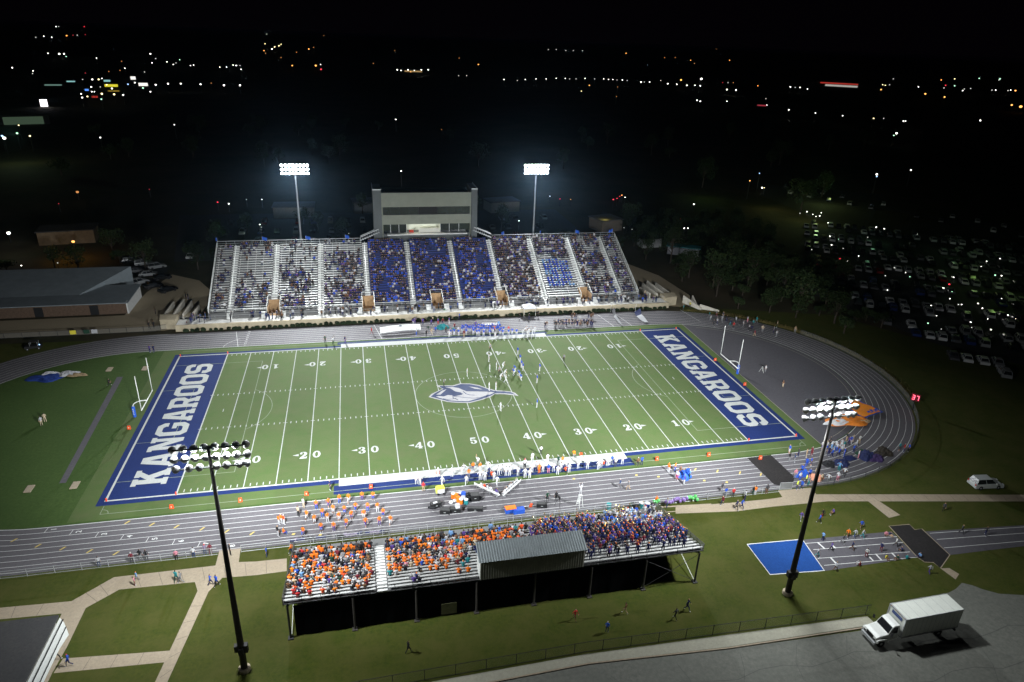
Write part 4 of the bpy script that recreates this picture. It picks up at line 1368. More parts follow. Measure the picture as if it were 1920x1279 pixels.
for k, c in {'white': (.56, .56, .58), 'off white': (.55, .54, .52), 'orange': (.80, .17, .012), 'bright orange': (.85, .22, .01), 'red orange': (.70, .08, .02), 'red': (.50, .03, .03), 'maroon': (.16, .02, .03), 'blue': (.02, .08, .46), 'light blue': (.16, .32, .58), 'navy': (.012, .016, .075), 'purple': (.09, .05, .24), 'black': (.012, .012, .014), 'dark grey': (.05, .05, .055), 'grey': (.22, .22, .23), 'light grey': (.42, .42, .44), 'teal': (.02, .22, .24), 'green': (.03, .14, .05), 'yellow': (.72, .62, .06), 'hi vis yellow': (.70, .80, .10), 'brown': (.14, .07, .035), 'tan': (.42, .30, .18), 'pink': (.60, .22, .28), 'jeans': (.035, .06, .14), 'dark green': (.015, .05, .03), 'grey purple': (.20, .16, .24), 'beige': (.50, .40, .28)}.items(): cm(k, c)
SKIN = [mat('skin_%s' % n_, c, 0.55, var=0.06, scale=20) for n_, c in (('pale', (.52, .30, .21)), ('warm', (.42, .23, .15)), ('brown', (.20, .10, .06)), ('deep', (.09, .045, .03)))]
HAIR = [mat('hair_%s' % n_, c, 0.6) for n_, c in (('black', (.010, .008, .008)), ('brown', (.05, .025, .012)), ('dark', (.022, .014, .010)), ('blond', (.28, .18, .07)), ('grey', (.3, .29, .28)))]
WHITESHOE, DARKSHOE = CLOTH['white'], CLOTH['black']


def person(p, rz, ps, top, legs, label, group=None, hat=None, shoes=None, sc=None, cat='person', name='person', skin=None):
    if name == 'person': name = {'walk': 'walking_person', 'walkshorts': 'walking_person', 'sit': 'seated_person', 'situp': 'seated_person', 'ground': 'seated_person', 'kneel': 'kneeling_person', 'crouch': 'crouching_person'}.get(ps, 'standing_person')
    o = D.objects.new(name, BODY[ps])
    COL.objects.link(o)
    o.location = p
    o.rotation_euler = (0, 0, rz)
    s = sc or random.uniform(.94, 1.06)
    o.scale = (s, s, s)
    ms = [CLOTH[top], CLOTH[legs], skin or random.choice(SKIN[:3] if random.random() < .9 else SKIN), CLOTH[shoes] if shoes else random.choice((WHITESHOE, DARKSHOE)), CLOTH[hat] if hat else random.choice(HAIR)]
    for i, m_ in enumerate(ms):
        o.material_slots[i].link = 'OBJECT'
        o.material_slots[i].material = m_
    return tag(o, label, cat, group)


def art(c): return ('an ' if c[0] in 'aeiou' else 'a ') + c


def face(a, b):       # heading that turns +y towards b
    return math.atan2(b[1] - a[1], b[0] - a[0]) - PI / 2


ZF = 0.03
# ---- players and officials on the field: (x, y, who) in the crop at 860, 640
F1 = GC(860, 640, 9.133)
white_players = [(145, 600, 'stand'), (515, 350, 'stand'), (530, 520, 'hips'), (645, 490, 'stand'), (755, 455, 'crouch'), (785, 590, 'crouch'), (715, 655, 'crouch'), (805, 710, 'walk'), (520, 845, 'stand'), (635, 840, 'stand'), (715, 1195, 'stand')]
W_AT = ['alone inside the midfield circle nearest its far side', 'on the painted far forty', 'behind the far end of the line', 'next to the far forty yard line', 'at the far end of the scrimmage line', 'in the middle of the scrimmage line', 'on the near side of the scrimmage line', 'stepping over the forty yard line', 'on the emblem, first of a pair', 'on the emblem tip, second of a pair', 'alone on the near hash marks']
for (x, y, ps), wh in zip(white_players, W_AT):
    p = F1(x, y, ZF)
    person(p, face(p, (30, 2)), ps, 'white', 'white', 'football player in all white uniform ' + wh, 'players in white on the field', 'white', 'white', 1.05, 'football player')
blue_players = [(1010, 225, 'stand'), (1050, 350, 'hips'), (945, 570, 'crouch'), (968, 515, 'crouch'), (1075, 450, 'stand'), (1040, 600, 'crouch'), (1070, 665, 'crouch'), (1100, 500, 'stand'), (1385, 510, 'hips'), (1340, 710, 'stand'), (1340, 1130, 'hips')]
B_AT = ['farthest out on the far thirty-five', 'second from the far side', 'down at the ball on the scrimmage line', 'beside the player at the ball', 'standing tall behind the line', 'crouched on the near side of the line', 'crouched nearest the camera in the line', 'behind the line on the thirty-five', 'deep behind the line on the far hash', 'deep behind the line inside the hash marks', 'alone out on the near hash marks']
for (x, y, ps), wh in zip(blue_players, B_AT):
    p = F1(x, y, ZF)
    person(p, face(p, (-20, 2)), ps, 'blue', 'white', 'football player in blue jersey and white trousers ' + wh, 'players in blue on the field', 'blue', 'white', 1.05, 'football player')
for f_, x, y, wh in ((F1, 540, 165, 'close to the home sideline'), (F1, 690, 560, 'among the white players at the line'), (GC(480, 580, 3.365), 1185, 487, 'on the corner of the midfield emblem'), (GC(960, 560, 3.996), 388, 470, 'alone on the far twenty yard line'), (GC(980, 820, 8.348), 285, 270, 'on the field by the near forty')):
    p = f_(x, y, ZF)
    person(p, face(p, (12, 3)), 'stand', 'grey' if 'near forty' not in wh else 'white', 'black', 'official in striped shirt and black trousers ' + wh, 'officials', 'black', 'black', 1.0, 'official')

# ---- visitors' sideline
S1, S2 = GC(770, 830, 8.348), GC(980, 820, 8.348)
side = []
for (x, y) in [(90, 655), (145, 665), (430, 540), (645, 540), (805, 515), (835, 480), (495, 680), (870, 665), (1085, 590), (1130, 585), (1165, 600), (1305, 600), (1375, 510), (1435, 495), (1490, 525), (1545, 525), (1580, 495), (1680, 525), (1785, 550), (1860, 560), (1895, 470), (1350, 675), (1210, 430)]:
    side.append((S1(x, y, ZF), 'walk' if x in (495, 870, 1350) else random.choice(('stand', 'stand', 'hips')), 'white', 'white', 'white' if x < 700 else None, 'white'))
for (x, y) in [(150, 380), (145, 560), (315, 550), (385, 400), (480, 545), (545, 590), (600, 540), (675, 500), (725, 555), (865, 495), (1010, 500), (1180, 510), (1225, 480), (1320, 455), (1350, 445), (1555, 430), (40, 640), (110, 640)]:
    side.append((S2(x, y, ZF), random.choice(('stand', 'stand', 'hips')), 'white', 'white', random.choice((None, None, 'white')), 'white'))
for f_, x, y, ps, top, legs, hat in [(S1, 910, 550, 'stand', 'orange', 'grey', None), (S1, 975, 440, 'stand', 'orange', 'navy', None), (S1, 1085, 445, 'stand', 'orange', 'white', None), (S1, 1265, 555, 'kneel', 'red orange', 'black', None), (S1, 1050, 370, 'armup', 'white', 'grey', None), (S1, 1225, 520, 'stand', 'navy', 'jeans', None), (S1, 200, 760, 'stand', 'red', 'tan', 'red'),
                                 (S1, 1780, 400, 'stand', 'white', 'black', 'red'), (S2, 215, 520, 'stand', 'light grey', 'grey', 'red orange'), (S2, 35, 475, 'stand', 'white', 'black', 'red'), (S2, 255, 565, 'stand', 'orange', 'orange', None), (S2, 400, 560, 'stand', 'blue', 'pink', None), (S2, 555, 430, 'stand', 'dark green', 'black', None), (S2, 620, 430, 'stand', 'orange', 'white', None), (S2, 668, 568, 'kneel', 'red orange', 'black', None),
                                 (S2, 795, 330, 'walk', 'bright orange', 'grey', None), (S2, 905, 360, 'stand', 'red orange', 'white', None), (S2, 938, 450, 'stand', 'white', 'black', None), (S2, 1265, 460, 'sit', 'red orange', 'red', None), (S2, 1390, 430, 'stand', 'blue', 'white', None), (S2, 1450, 465, 'stand', 'off white', 'dark grey', None), (S2, 1800, 450, 'stand', 'brown', 'dark grey', 'light grey'), (S2, 1858, 440, 'stand', 'blue', 'navy', None)]:
    side.append((f_(x, y, ZF), ps, top, legs, hat, None))
side.sort(key=lambda r: r[0].x)
cnt = {}
for p, ps, top, legs, hat, shoes in side:
    cnt[top] = cnt.get(top, 0) + 1
    kit = top == 'white' and legs == 'white'
    lab = ('player in all white kit' if kit else f'person in {top} top and {legs} trousers') + f' on the near sideline, {nth(cnt[top])} {top} one from the gym end'
    person(p, face(p, (p.x + random.uniform(-8, 8), 5)), ps, top, legs, lab, 'people along the near sideline', hat, shoes, 1.03 if kit else None, 'football player' if kit else 'person')
# the two benches in a V and the players on them
def bench(a, b, label):
    A, B = Vector((a.x, a.y, 0)), Vector((b.x, b.y, 0))
    L = (B - A).length
    t = empty('team_bench', (A + B) / 2, math.atan2(B.y - A.y, B.x - A.x), label, 'bench')
    MB().box((0, 0, 0.45), (L, 0.34, 0.05)).build('seat', M_alu, t)
    MB().box((0, -0.26, 0.80), (L, 0.05, 0.28)).build('backrest', M_alu, t)
    for k in np.linspace(-L / 2 + .4, L / 2 - .4, 4):
        mb = MB(); mb.box((k, 0, 0.21), (0.06, 0.4, 0.42)); mb.tube((k, -0.2, 0.3), (k, -0.28, 0.9), 0.03, None, 5)
        mb.build('leg', M_steel, t)
    return A, B


a1, b1 = bench(S1(1010, 690), S1(1390, 862), 'silver team bench slanting away from the coolers, with orange and white players')
a2, b2 = bench(S1(1440, 865), S1(1700, 640), 'silver team bench slanting towards the track edge, with players in white')
for k, (A, B, t_, top) in enumerate([(a1, b1, .25, 'white'), (a1, b1, .38, 'red orange'), (a1, b1, .50, 'white'), (a1, b1, .62, 'white'), (a1, b1, .86, 'purple'), (a2, b2, .12, 'white'), (a2, b2, .24, 'white'), (a2, b2, .40, 'white'), (a2, b2, .55, 'white'), (a2, b2, .70, 'white'), (a2, b2, .86, 'white')]):
    p = A.lerp(B, t_)
    person((p.x, p.y, 0.02), math.atan2(B.y - A.y, B.x - A.x), 'sit' if k % 2 else 'situp', top, 'white' if top == 'white' else 'navy', f'{top} player seated on the {"coolers side" if k < 5 else "band side"} team bench, {nth(k + 1 if k < 5 else k - 4)} from its end', 'players on the benches', None, None, 1.0, 'football player')

# ---- dance team in orange on the track
DC = GC(480, 880, 3.654)
rows = [[(415, 275), (497, 260), (573, 235), (635, 230), (728, 215), (803, 215)], [(350, 345), (457, 330), (530, 305), (608, 310), (683, 290), (767, 290), (833, 290), (872, 330)], [(403, 375), (492, 360), (570, 355), (655, 345), (740, 340), (752, 395), (847, 385), (922, 380)], [(325, 460), (448, 430), (535, 425), (620, 400)]]
for r, row in enumerate(rows):
    for i, (x, y) in enumerate(row):
        p = DC(x, y, ZF)
        person(p, face(p, (p.x + 3, -80)) + random.uniform(-.4, .4), random.choice(('shorts', 'stand', 'walkshorts')), 'orange', random.choice(('white', 'blue', 'purple')), f'dancer in orange top on the track, {nth(i + 1)} in the {nth(r + 1)} row from the field', 'orange dance team on the track', None, 'white', .98, 'dancer')
for i, (x, y, ps, top, legs, hat) in enumerate([(327, 265, 'stand', 'off white', 'beige', None), (290, 322, 'stand', 'beige', 'black', None), (158, 380, 'stand', 'orange', 'white', None), (175, 374, 'stand', 'orange', 'white', 'white'), (193, 380, 'stand', 'red orange', 'white', 'white'), (152, 462, 'stand', 'black', 'light grey', None), (190, 455, 'sit', 'orange', 'blue', None)]):
    p = DC(x, y, ZF)
    person(p, face(p, (p.x + 10, p.y + 8)), ps, top, legs, f'person in {top} top and {legs} bottoms at the gym end of the dancers, {nth(i + 1)} from the field', 'helpers beside the dancers', hat, None, None)

# ---- people along the fence and the paths on the near gym side
for x, y, ps, top, legs, hat, lab in [(725, 440, 'stand', 'light grey', 'jeans', None, 'leaning on the track fence, farthest towards the gym'), (965, 412, 'stand', 'maroon', 'black', 'light grey', 'at the track fence beside a pair in black'), (1028, 395, 'stand', 'black', 'grey', None, 'at the track fence, bent beside another'), (1072, 396, 'stand', 'black', 'dark grey', None, 'at the track fence, second of the pair'), (1290, 390, 'stand', 'pink', 'black', None, 'at the track fence below the six'),
                                      (1415, 372, 'stand', 'white', 'jeans', None, 'at the track fence below the seven'), (1498, 352, 'stand', 'grey purple', 'jeans', 'red', 'leaning over the track fence'), (1537, 350, 'stand', 'maroon', 'maroon', None, 'at the track fence beside the path gate'), (1680, 352, 'stand', 'black', 'black', None, 'in the gateway behind the mast'), (985, 575, 'stand', 'pink', 'maroon', 'black', 'small on the bend of the path'), (1000, 540, 'walk', 'light blue', 'grey', 'bright orange', 'behind the small one on the path'),
                                      (1288, 548, 'walk', 'teal', 'dark green', None, 'walking on the path, first of a pair'), (1322, 556, 'walk', 'grey', 'grey', None, 'walking on the path, second of a pair'), (1537, 572, 'walk', 'blue', 'navy', None, 'at the fork of the paths, first of two'), (1582, 582, 'walk', 'blue', 'black', None, 'at the fork of the paths, second of two'), (420, 1112, 'walk', 'white', 'black', 'white', 'by the white ticket hut, in the gap'), (507, 1160, 'walk', 'blue', 'navy', 'red', 'on the path away from the ticket hut'), (345, 1185, 'stand', 'light grey', 'dark grey', None, 'at the ticket hut counter'), (325, 1085, 'stand', 'navy', 'navy', None, 'right against the ticket hut window')]:
    p = P(x, y, 0.02)
    person(p, face(p, (p.x + random.uniform(-10, 10), 20)) if 'fence' in lab else random.uniform(0, 6.28), ps, top, legs, f'person in {top} top and {legs} trousers {lab}', None, hat, None, .8 if 'small' in lab else None)
NB = GC(480, 880, 3.654)
for f_, x, y, ps, top, legs, lab in [(NB, 75, 600, 'stand', 'blue', 'jeans', 'on the grass between fence and path'), (NB, 245, 580, 'walk', 'orange', 'navy', 'coming up to the corner of the bleacher'), (NB, 1045, 1258, 'walk', 'black', 'black', 'alone on the dark lawn below the bleacher'), (GC(860, 880, 3.654), 795, 1032, 'walk', 'red', 'brown', 'on the lawn behind the bleacher'), (GC(860, 880, 3.654), 1140, 987, 'walk', 'brown', 'tan', 'on the lawn close behind the bleacher'), (GC(860, 880, 3.654), 1483, 1027, 'walk', 'dark grey', 'black', 'on the lawn following another in navy'), (GC(860, 880, 3.654), 1563, 967, 'walk', 'navy', 'navy', 'on the lawn leading the pair'), (GC(860, 880, 3.654), 1015, 1117, 'stand', 'blue', 'navy', 'on the lawn above the road fence')]:
    p = f_(x, y, 0.02)
    person(p, random.uniform(0, 6.28), ps, top, legs, f'person in {top} top and {legs} trousers {lab}', None, 'light grey' if 'road fence' in lab else None)

# ---- around the coolers, the camera crew
for f_, x, y, z, ps, top, legs, hat, lab in [(S2, 1518, 795, 0, 'walk', 'jeans', 'grey', 'white', 'walking along the track, in front'), (S2, 1650, 825, 0, 'walk', 'grey', 'tan', 'white', 'walking along the track, a step behind'), (S2, 382, 1010, 0, 'stand', 'dark green', 'black', None, 'on the track beside the camera crew'), (S2, 520, 1005, 0, 'stand', 'black', 'black', 'black', 'behind the video camera on the track'), (S2, 132, 1135, 0, 'sit', 'red orange', 'red orange', None, 'sitting at the orange cooler by the fence')]:
    p = f_(x, y, ZF)
    person(p, face(p, (p.x - 5, 30)) if ps != 'walk' else face(p, (p.x - 30, p.y - 4)), ps, top, legs, f'person in {top} top {lab}', None, hat)
lad = S2(888, 1085, 0)
t = empty('stepladder', lad, 0.3, 'white stepladder on the track with a photographer in white on top', 'ladder')
for sx in (-1, 1):
    MB().tube((sx * .32, .45, .03), (sx * .2, .08, 2.0), .03, None, 6).build('rail', M_paintwhite, t)
    MB().tube((sx * .32, -.45, .03), (sx * .2, -.08, 2.0), .03, None, 6).build('rail', M_paintwhite, t)
for k in range(5):
    h = .35 + k * .35; w_ = .32 - .12 * h / 2; yy = .45 - .37 * h / 2
    MB().box((0, yy, h), (2 * w_, .09, .03)).build('rung', M_paintwhite, t)
MB().box((0, 0, 2.02), (.5, .36, .05)).build('top_step', M_paintwhite, t)
person((lad.x, lad.y, 2.05), 0.1, 'bothup', 'white', 'white', 'photographer in white standing on top of the stepladder', None, 'white', 'white', 1.0, 'photographer')

# ---- group on the band side of the track, fence line, path
R1 = GC(1180, 860, 6.4)
for i, (x, y, ps, top, legs, hat) in enumerate([(465, 165, 'stand', 'orange', 'white', 'orange'), (545, 150, 'stand', 'bright orange', 'blue', None), (567, 255, 'stand', 'white', 'red', None), (605, 205, 'stand', 'brown', 'blue', 'orange'), (640, 232, 'walk', 'blue', 'navy', None), (690, 215, 'walk', 'blue', 'blue', None), (718, 240, 'stand', 'light blue', 'green', 'white'), (655, 312, 'stand', 'purple', 'white', None)]):
    p = R1(x, y, ZF)
    person(p, random.uniform(0, 6.28), ps, top, legs, f'person in {top} top and {legs} trousers in the track huddle, {nth(i + 1)} from its field side', 'huddle with the blue bundle on the track', hat)
for x, y, ps, top, legs, hat, lab in [(1105, 405, 'stand', 'dark grey', 'grey', 'black', 'leaning on the track fence by a tripod'), (1152, 455, 'stand', 'blue', 'navy', None, 'close behind the fence leaner'), (1112, 558, 'walk', 'maroon', 'navy', None, 'stepping from the grass to the path'), (1240, 465, 'stand', 'red', 'black', 'white', 'at the fence with a child on the shoulders'), (1385, 500, 'stand', 'light grey', 'navy', None, 'standing in the grass before the path'), (1345, 602, 'walk', 'blue', 'navy', None, 'walking on the path, taller of two'), (1280, 615, 'walk', 'navy', 'black', None, 'walking on the path, smaller of two'), (1480, 440, 'stand', 'black', 'dark green', None, 'at the fence beside the orange one'), (1503, 438, 'stand', 'orange', 'white', None, 'at the fence near the gate'), (1642, 428, 'stand', 'dark grey', 'brown', None, 'at the fence right beside the gate'), (448, 592, 'stand', 'grey', 'jeans', None, 'on the path below the balloons'), (318, 562, 'stand', 'orange', 'white', 'orange', 'at the balloon fence in front of the band'), (275, 642, 'stand', 'purple', 'black', None, 'at the foot of the bleacher, apart')]:
    p = R1(x, y, 0.02)
    person(p, face(p, (p.x, 20)) if 'fence' in lab else random.uniform(0, 6.28), ps, top, legs, f'person in {top} top {lab}', None, hat)

# ---- the crowd of pupils on the bend of the track
K1 = GC(1380, 780, 5.647)
bend = [(560, 400, 'blue', 'white'), (655, 432, 'dark grey', 'navy'), (740, 440, 'tan', 'beige'), (795, 420, 'maroon', 'maroon'), (560, 480, 'black', 'grey'), (615, 490, 'jeans', 'grey'), (740, 542, 'blue', 'blue'), (790, 530, 'blue', 'navy'), (690, 612, 'blue', 'black'), (930, 405, 'grey', 'grey'), (975, 422, 'navy', 'navy'), (1010, 442, 'blue', 'navy'), (1050, 345, 'white', 'grey'), (1080, 432, 'blue', 'navy'), (1140, 432, 'blue', 'blue'), (1110, 335, 'light grey', 'white'), (1135, 352, 'teal', 'white'), (1165, 265, 'black', 'tan'), (1190, 305, 'purple', 'navy'), (1210, 300, 'blue', 'white'), (1240, 392, 'blue', 'navy'), (1232, 282, 'beige', 'beige'), (1270, 330, 'white', 'light grey'), (1300, 295, 'off white', 'tan'), (990, 305, 'dark grey', 'black'), (950, 290, 'purple', 'beige'), (1290, 450, 'white', 'pink'), (1085, 585, 'light blue', 'teal'), (1140, 640, 'white', 'dark grey'), (1070, 690, 'white', 'pink'), (970, 705, 'white', 'grey'), (900, 700, 'beige', 'brown'), (1010, 350, 'white', 'light blue'), (960, 365, 'light grey', 'blue'), (1030, 395, 'light blue', 'white'), (1060, 375, 'white', 'blue'), (1110, 395, 'light grey', 'navy'), (910, 360, 'white', 'purple'), (1722, 375, 'teal', 'dark grey'), (1770, 385, 'red', 'jeans'), (1822, 380, 'blue', 'black')]
cnt = {}
for x, y, top, legs in bend:
    p = K1(x, y, ZF)
    cnt[top] = cnt.get(top, 0) + 1
    person(p, random.uniform(0, 6.28), random.choice(('stand', 'hips', 'walk', 'stand', 'shorts')), top, legs, f'person in {top} top and {legs} trousers on the bend of the track, {nth(cnt[top])} such from the black mat' if x < 1700 else f'person in {top} top leaning on the outer rail of the track bend', 'people on the bend of the track')
for i, (x, y, ps, top, legs) in enumerate([(640, 782, 'stand', 'hi vis yellow', 'jeans'), (686, 782, 'walk', 'blue', 'jeans'), (620, 660, 'stand', 'pink', 'grey'), (735, 720, 'stand', 'hi vis yellow', 'dark grey'), (775, 650, 'stand', 'blue', 'navy'), (760, 740, 'stand', 'grey', 'teal'), (670, 690, 'stand', 'white', 'blue'), (835, 640, 'stand', 'beige', 'navy')]):
    p = K1(x, y, 0.03)
    person(p, random.uniform(0, 6.28), ps, top, legs, f'person in {top} top and {legs} trousers at gate beside the black mat, {nth(i + 1)} of that knot', 'people at the gate')

# ---- children playing around the practice track
for x, y, ps, top, legs in [(245, 572, 'walk', 'purple', 'grey'), (300, 612, 'walk', 'pink', 'black'), (455, 602, 'walk', 'blue', 'black'), (487, 545, 'walk', 'black', 'maroon'), (610, 512, 'sit', 'purple', 'brown'), (920, 668, 'walk', 'blue', 'brown'), (490, 802, 'stand', 'light blue', 'navy'), (715, 835, 'walk', 'dark grey', 'grey'), (770, 765, 'walk', 'orange', 'brown'), (850, 770, 'walk', 'light grey', 'jeans'), (938, 772, 'walk', 'light grey', 'teal'), (585, 917, 'walk', 'purple', 'black'), (430, 985, 'walk', 'light grey', 'teal'), (820, 908, 'walk', 'navy', 'brown'), (980, 988, 'stand', 'off white', 'maroon'), (1145, 925, 'stand', 'navy', 'maroon'), (1310, 868, 'walk', 'off white', 'black'), (1205, 740, 'ground', 'pink', 'brown'), (1245, 745, 'ground', 'navy', 'tan'), (880, 1082, 'ground', 'light grey', 'maroon'), (912, 1090, 'ground', 'maroon', 'brown'), (632, 1142, 'walk', 'light grey', 'brown'), (1205, 1005, 'ground', 'yellow', 'brown'), (1335, 1012, 'ground', 'dark green', 'brown'), (1440, 1012, 'ground', 'teal', 'navy'), (1590, 985, 'ground', 'light blue', 'navy'), (1690, 1172, 'walk', 'light grey', 'purple'), (1385, 920, 'ground', 'navy', 'black'), (2050, 720, 'walk', 'dark grey', 'black'), (2320, 740, 'walk', 'dark grey', 'navy'), (1850, 470, 'walk', 'dark grey', 'black')]:
    p = Wm(x, y, 0.02)
    q2 = 'on the lawn above' if y < 700 else 'on the lanes of' if y < 1060 else 'on the grass below'
    person(p, random.uniform(0, 6.28), ps, top, legs, f'person in {top} top and {legs} trousers {"sitting" if ps in ("ground", "sit") else "running"} {q2} the practice track', 'children around the practice track', None, None, .86)

# ---- court behind the end zone: camera crew, coach, pupils on the far bend
CR = GC(1280, 560, 6.857)
p = CR(1060, 950, ZF)
person(p, face(p, (20, 0)), 'stand', 'white', 'grey', 'camera operator in white behind a tripod on the grey court', None, 'black', None, 1.0, 'camera operator')
p2 = CR(1015, 945, 0.02)
t = empty('camera_tripod', p2, 0.4, 'video camera on a pale tripod on the grey court', 'tripod')
for a in (0.3, 2.4, 4.5):
    MB().tube((0, 0, 1.35), (.55 * math.cos(a), .55 * math.sin(a), .02), .03, None, 6).build('leg', M_paintwhite, t)
mb = MB(); mb.box((0, 0, 1.5), (.18, .4, .22)); mb.tube((0, .2, 1.5), (0, .42, 1.5), .07, .09, 8); mb.build('camera', M_black, t)
p = CR(1285, 1140, ZF)
person(p, face(p, (20, 0)), 'hips', 'brown', 'beige', 'person in brown top and beige trousers alone on the grey court', None, 'brown')
for i, (x, y, top, legs) in enumerate([(340, 245, 'teal', 'grey'), (355, 295, 'light grey', 'grey'), (395, 355, 'dark grey', 'black'), (430, 235, 'grey', 'maroon'), (440, 330, 'light grey', 'navy'), (500, 305, 'grey', 'grey'), (515, 250, 'dark grey', 'grey'), (610, 352, 'navy', 'teal'), (650, 385, 'red', 'black'), (680, 312, 'light grey', 'dark grey'), (725, 335, 'dark grey', 'black'), (775, 367, 'light grey', 'grey'), (830, 302, 'light grey', 'pink'), (850, 412, 'white', 'black'), (900, 352, 'teal', 'black'), (945, 312, 'teal', 'grey'), (920, 485, 'maroon', 'tan'), (1020, 432, 'beige', 'grey'), (1165, 442, 'grey', 'navy'), (1210, 372, 'beige', 'dark green'), (1200, 492, 'light grey', 'grey'), (1440, 440, 'tan', 'grey'), (560, 300, 'black', 'navy'), (880, 430, 'navy', 'black')]):
    p = CR(x, y, ZF)
    person(p, random.uniform(0, 6.28), random.choice(('stand', 'walk', 'hips')), top, legs, f'person in {top} top and {legs} trousers on the dim far bend of the track, {nth(i + 1)} counted from the stand', 'people on the far bend')

# ---- home sideline
H1 = GC(820, 580, 6.0)
pts = [(x, 300 + random.uniform(-14, 6)) for x in (150, 190, 240, 325, 405, 445, 470, 520, 590, 700, 735, 800, 840, 890)] + [(270 + 26 * i + random.uniform(-8, 8), 262 + random.uniform(-10, 10)) for i in range(19)] + [(285 + 30 * i + random.uniform(-8, 8), 236 + random.uniform(-8, 8)) for i in range(15)]
wh = [(960, 300), (985, 282), (1030, 292), (1012, 310), (1050, 272), (1095, 272), (1070, 290), (650, 330), (135, 320), (1000, 268)]
allp = [(x, y, 'blue', 'white') for x, y in pts] + [(x, y, 'white', 'white') for x, y in wh] + [(640, 262, 'orange', 'black'), (800, 265, 'red', 'white'), (300, 315, 'maroon', 'tan'), (690, 205, 'light blue', 'white'), (430, 210, 'purple', 'navy'), (180, 275, 'teal', 'grey')]
allp.sort()
cnt = {}
for x, y, top, legs in allp:
    p = H1(x, y, ZF)
    cnt[top] = cnt.get(top, 0) + 1
    person(p, face(p, (p.x + random.uniform(-6, 6), -10)) + random.uniform(-.5, .5), random.choice(('stand', 'hips', 'stand', 'walk')), top, legs, f'{"player" if top in ("blue", "white") else "person"} in {top} top, {legs} trousers at the home sideline, {nth(cnt[top])} such from gym end', 'people along the home sideline', top if top in ('blue', 'white') and random.random() < .6 else None, None, 1.03, 'football player' if top in ('blue', 'white') else 'person')
dk = [(1310 + i * 29 + random.uniform(-7, 7), 205 + random.uniform(-7, 8)) for i in range(16)] + [(1320 + i * 32 + random.uniform(-7, 7), 180 + random.uniform(-6, 6)) for i in range(14)] + [(1230, 205), (1212, 215), (1510, 125), (1540, 115), (1560, 120), (1700, 110), (1725, 118), (1745, 112)]
dk.sort()
for i, (x, y) in enumerate(dk):
    p = H1(x, y, ZF)
    person(p, face(p, (p.x, -30)), random.choice(('stand', 'play', 'hips')), random.choice(('black', 'dark grey', 'brown', 'navy')), random.choice(('black', 'grey', 'navy')), f'person in dark clothes in the drill team, far track, {nth(i + 1)} from gym end', 'dark drill team on the far track', None, None, 1.0)
U1 = GC(680, 540, 5.053)
for i, (x, y, top, legs) in enumerate([(480, 352, 'purple', 'white'), (495, 340, 'grey purple', 'purple'), (570, 352, 'purple', 'navy'), (650, 358, 'purple', 'navy'), (665, 330, 'beige', 'navy'), (715, 347, 'purple', 'red'), (760, 350, 'maroon', 'navy'), (790, 425, 'brown', 'black'), (820, 342, 'purple', 'white'), (870, 395, 'maroon', 'black'), (620, 415, 'dark green', 'grey'), (655, 445, 'tan', 'beige'), (690, 430, 'blue', 'navy'), (605, 460, 'black', 'black'), (510, 450, 'light grey', 'blue'), (85, 440, 'red', 'maroon'), (680, 275, 'light grey', 'grey'), (775, 255, 'green', 'green'), (830, 450, 'light grey', 'navy'), (905, 430, 'white', 'navy'), (915, 300, 'blue', 'navy'), (1490, 290, 'black', 'black'), (1660, 275, 'black', 'black'), (1575, 300, 'black', 'navy')]):
    p = U1(x, y, ZF)
    person(p, random.uniform(0, 6.28), random.choice(('stand', 'walk', 'hips')), top, legs, f'person in {top} top, {legs} trousers, near the white shelter bench, {nth(i + 1)} there', 'people between the home stand and the sideline')
C6 = GC(480, 580, 3.365)
for x, y, ps, top, legs, lab in [(437, 212, 'stand', 'dark green', 'black', 'at the far twenty-five yard corner'), (487, 222, 'armup', 'white', 'dark green', 'holding a down marker by the far sideline'), (563, 215, 'stand', 'navy', 'purple', 'at the corner of the far white border'), (470, 1140, 'stand', 'navy', 'navy', 'on the blue strip at the near twenty-five')]:
    p = C6(x, y, ZF)
    person(p, random.uniform(0, 6.28), ps, top, legs, f'person in {top} top and {legs} trousers {lab}', None)
X1 = GC(0, 380, 3.996)
for x, y, top, legs, lab in [(1120, 945, 'black', 'black', 'walking on the apron by the gym, first of a pair'), (1155, 938, 'black', 'black', 'walking on the apron by the gym, second of a pair'), (1168, 840, 'dark grey', 'black', 'alone on the apron between gym and stand'), (1395, 725, 'black', 'black', 'behind the pale ramp fins, first'), (1412, 727, 'black', 'navy', 'behind the pale ramp fins, second'), (1125, 1125, 'purple', 'navy', 'at the track edge on the gym side, first'), (1155, 1125, 'navy', 'navy', 'at the track edge on the gym side, second'), (1405, 940, 'maroon', 'grey', 'at the corner of the stand wall')]:
    p = X1(x, y, ZF)
    person(p, random.uniform(0, 6.28), 'walk' if 'walking' in lab else 'stand', top, legs, f'person in {top} top {lab}', None)
C5 = GC(0, 620, 3.367)
for x, y, top, legs, lab in [(265, 600, 'light grey', 'beige', 'on the dark grass beyond the runway, first of two'), (288, 578, 'beige', 'beige', 'on the dark grass beyond the runway, second of two'), (690, 345, 'black', 'black', 'crouching by the runway in the dark')]:
    p = C5(x, y, ZF)
    person(p, random.uniform(0, 6.28), 'stand' if top != 'black' else 'kneel', top, legs, f'person in {top} top {lab}', None)
Z1 = GC(1160, 440, 7.104)
for x, y, top, lab in [(860, 1015, 'teal', 'at the foot of the wing wall by the track'), (945, 975, 'yellow', 'in front of the wing wall'), (345, 820, 'beige', 'at the corner of the walkway'), (270, 800, 'black', 'at the end of the seating')]:
    p = Z1(x, y, 0.02 if y > 900 else 1.32)
    person(p, random.uniform(0, 6.28), 'stand', top, 'dark grey', f'person in {top} top {lab}, lot end', None)

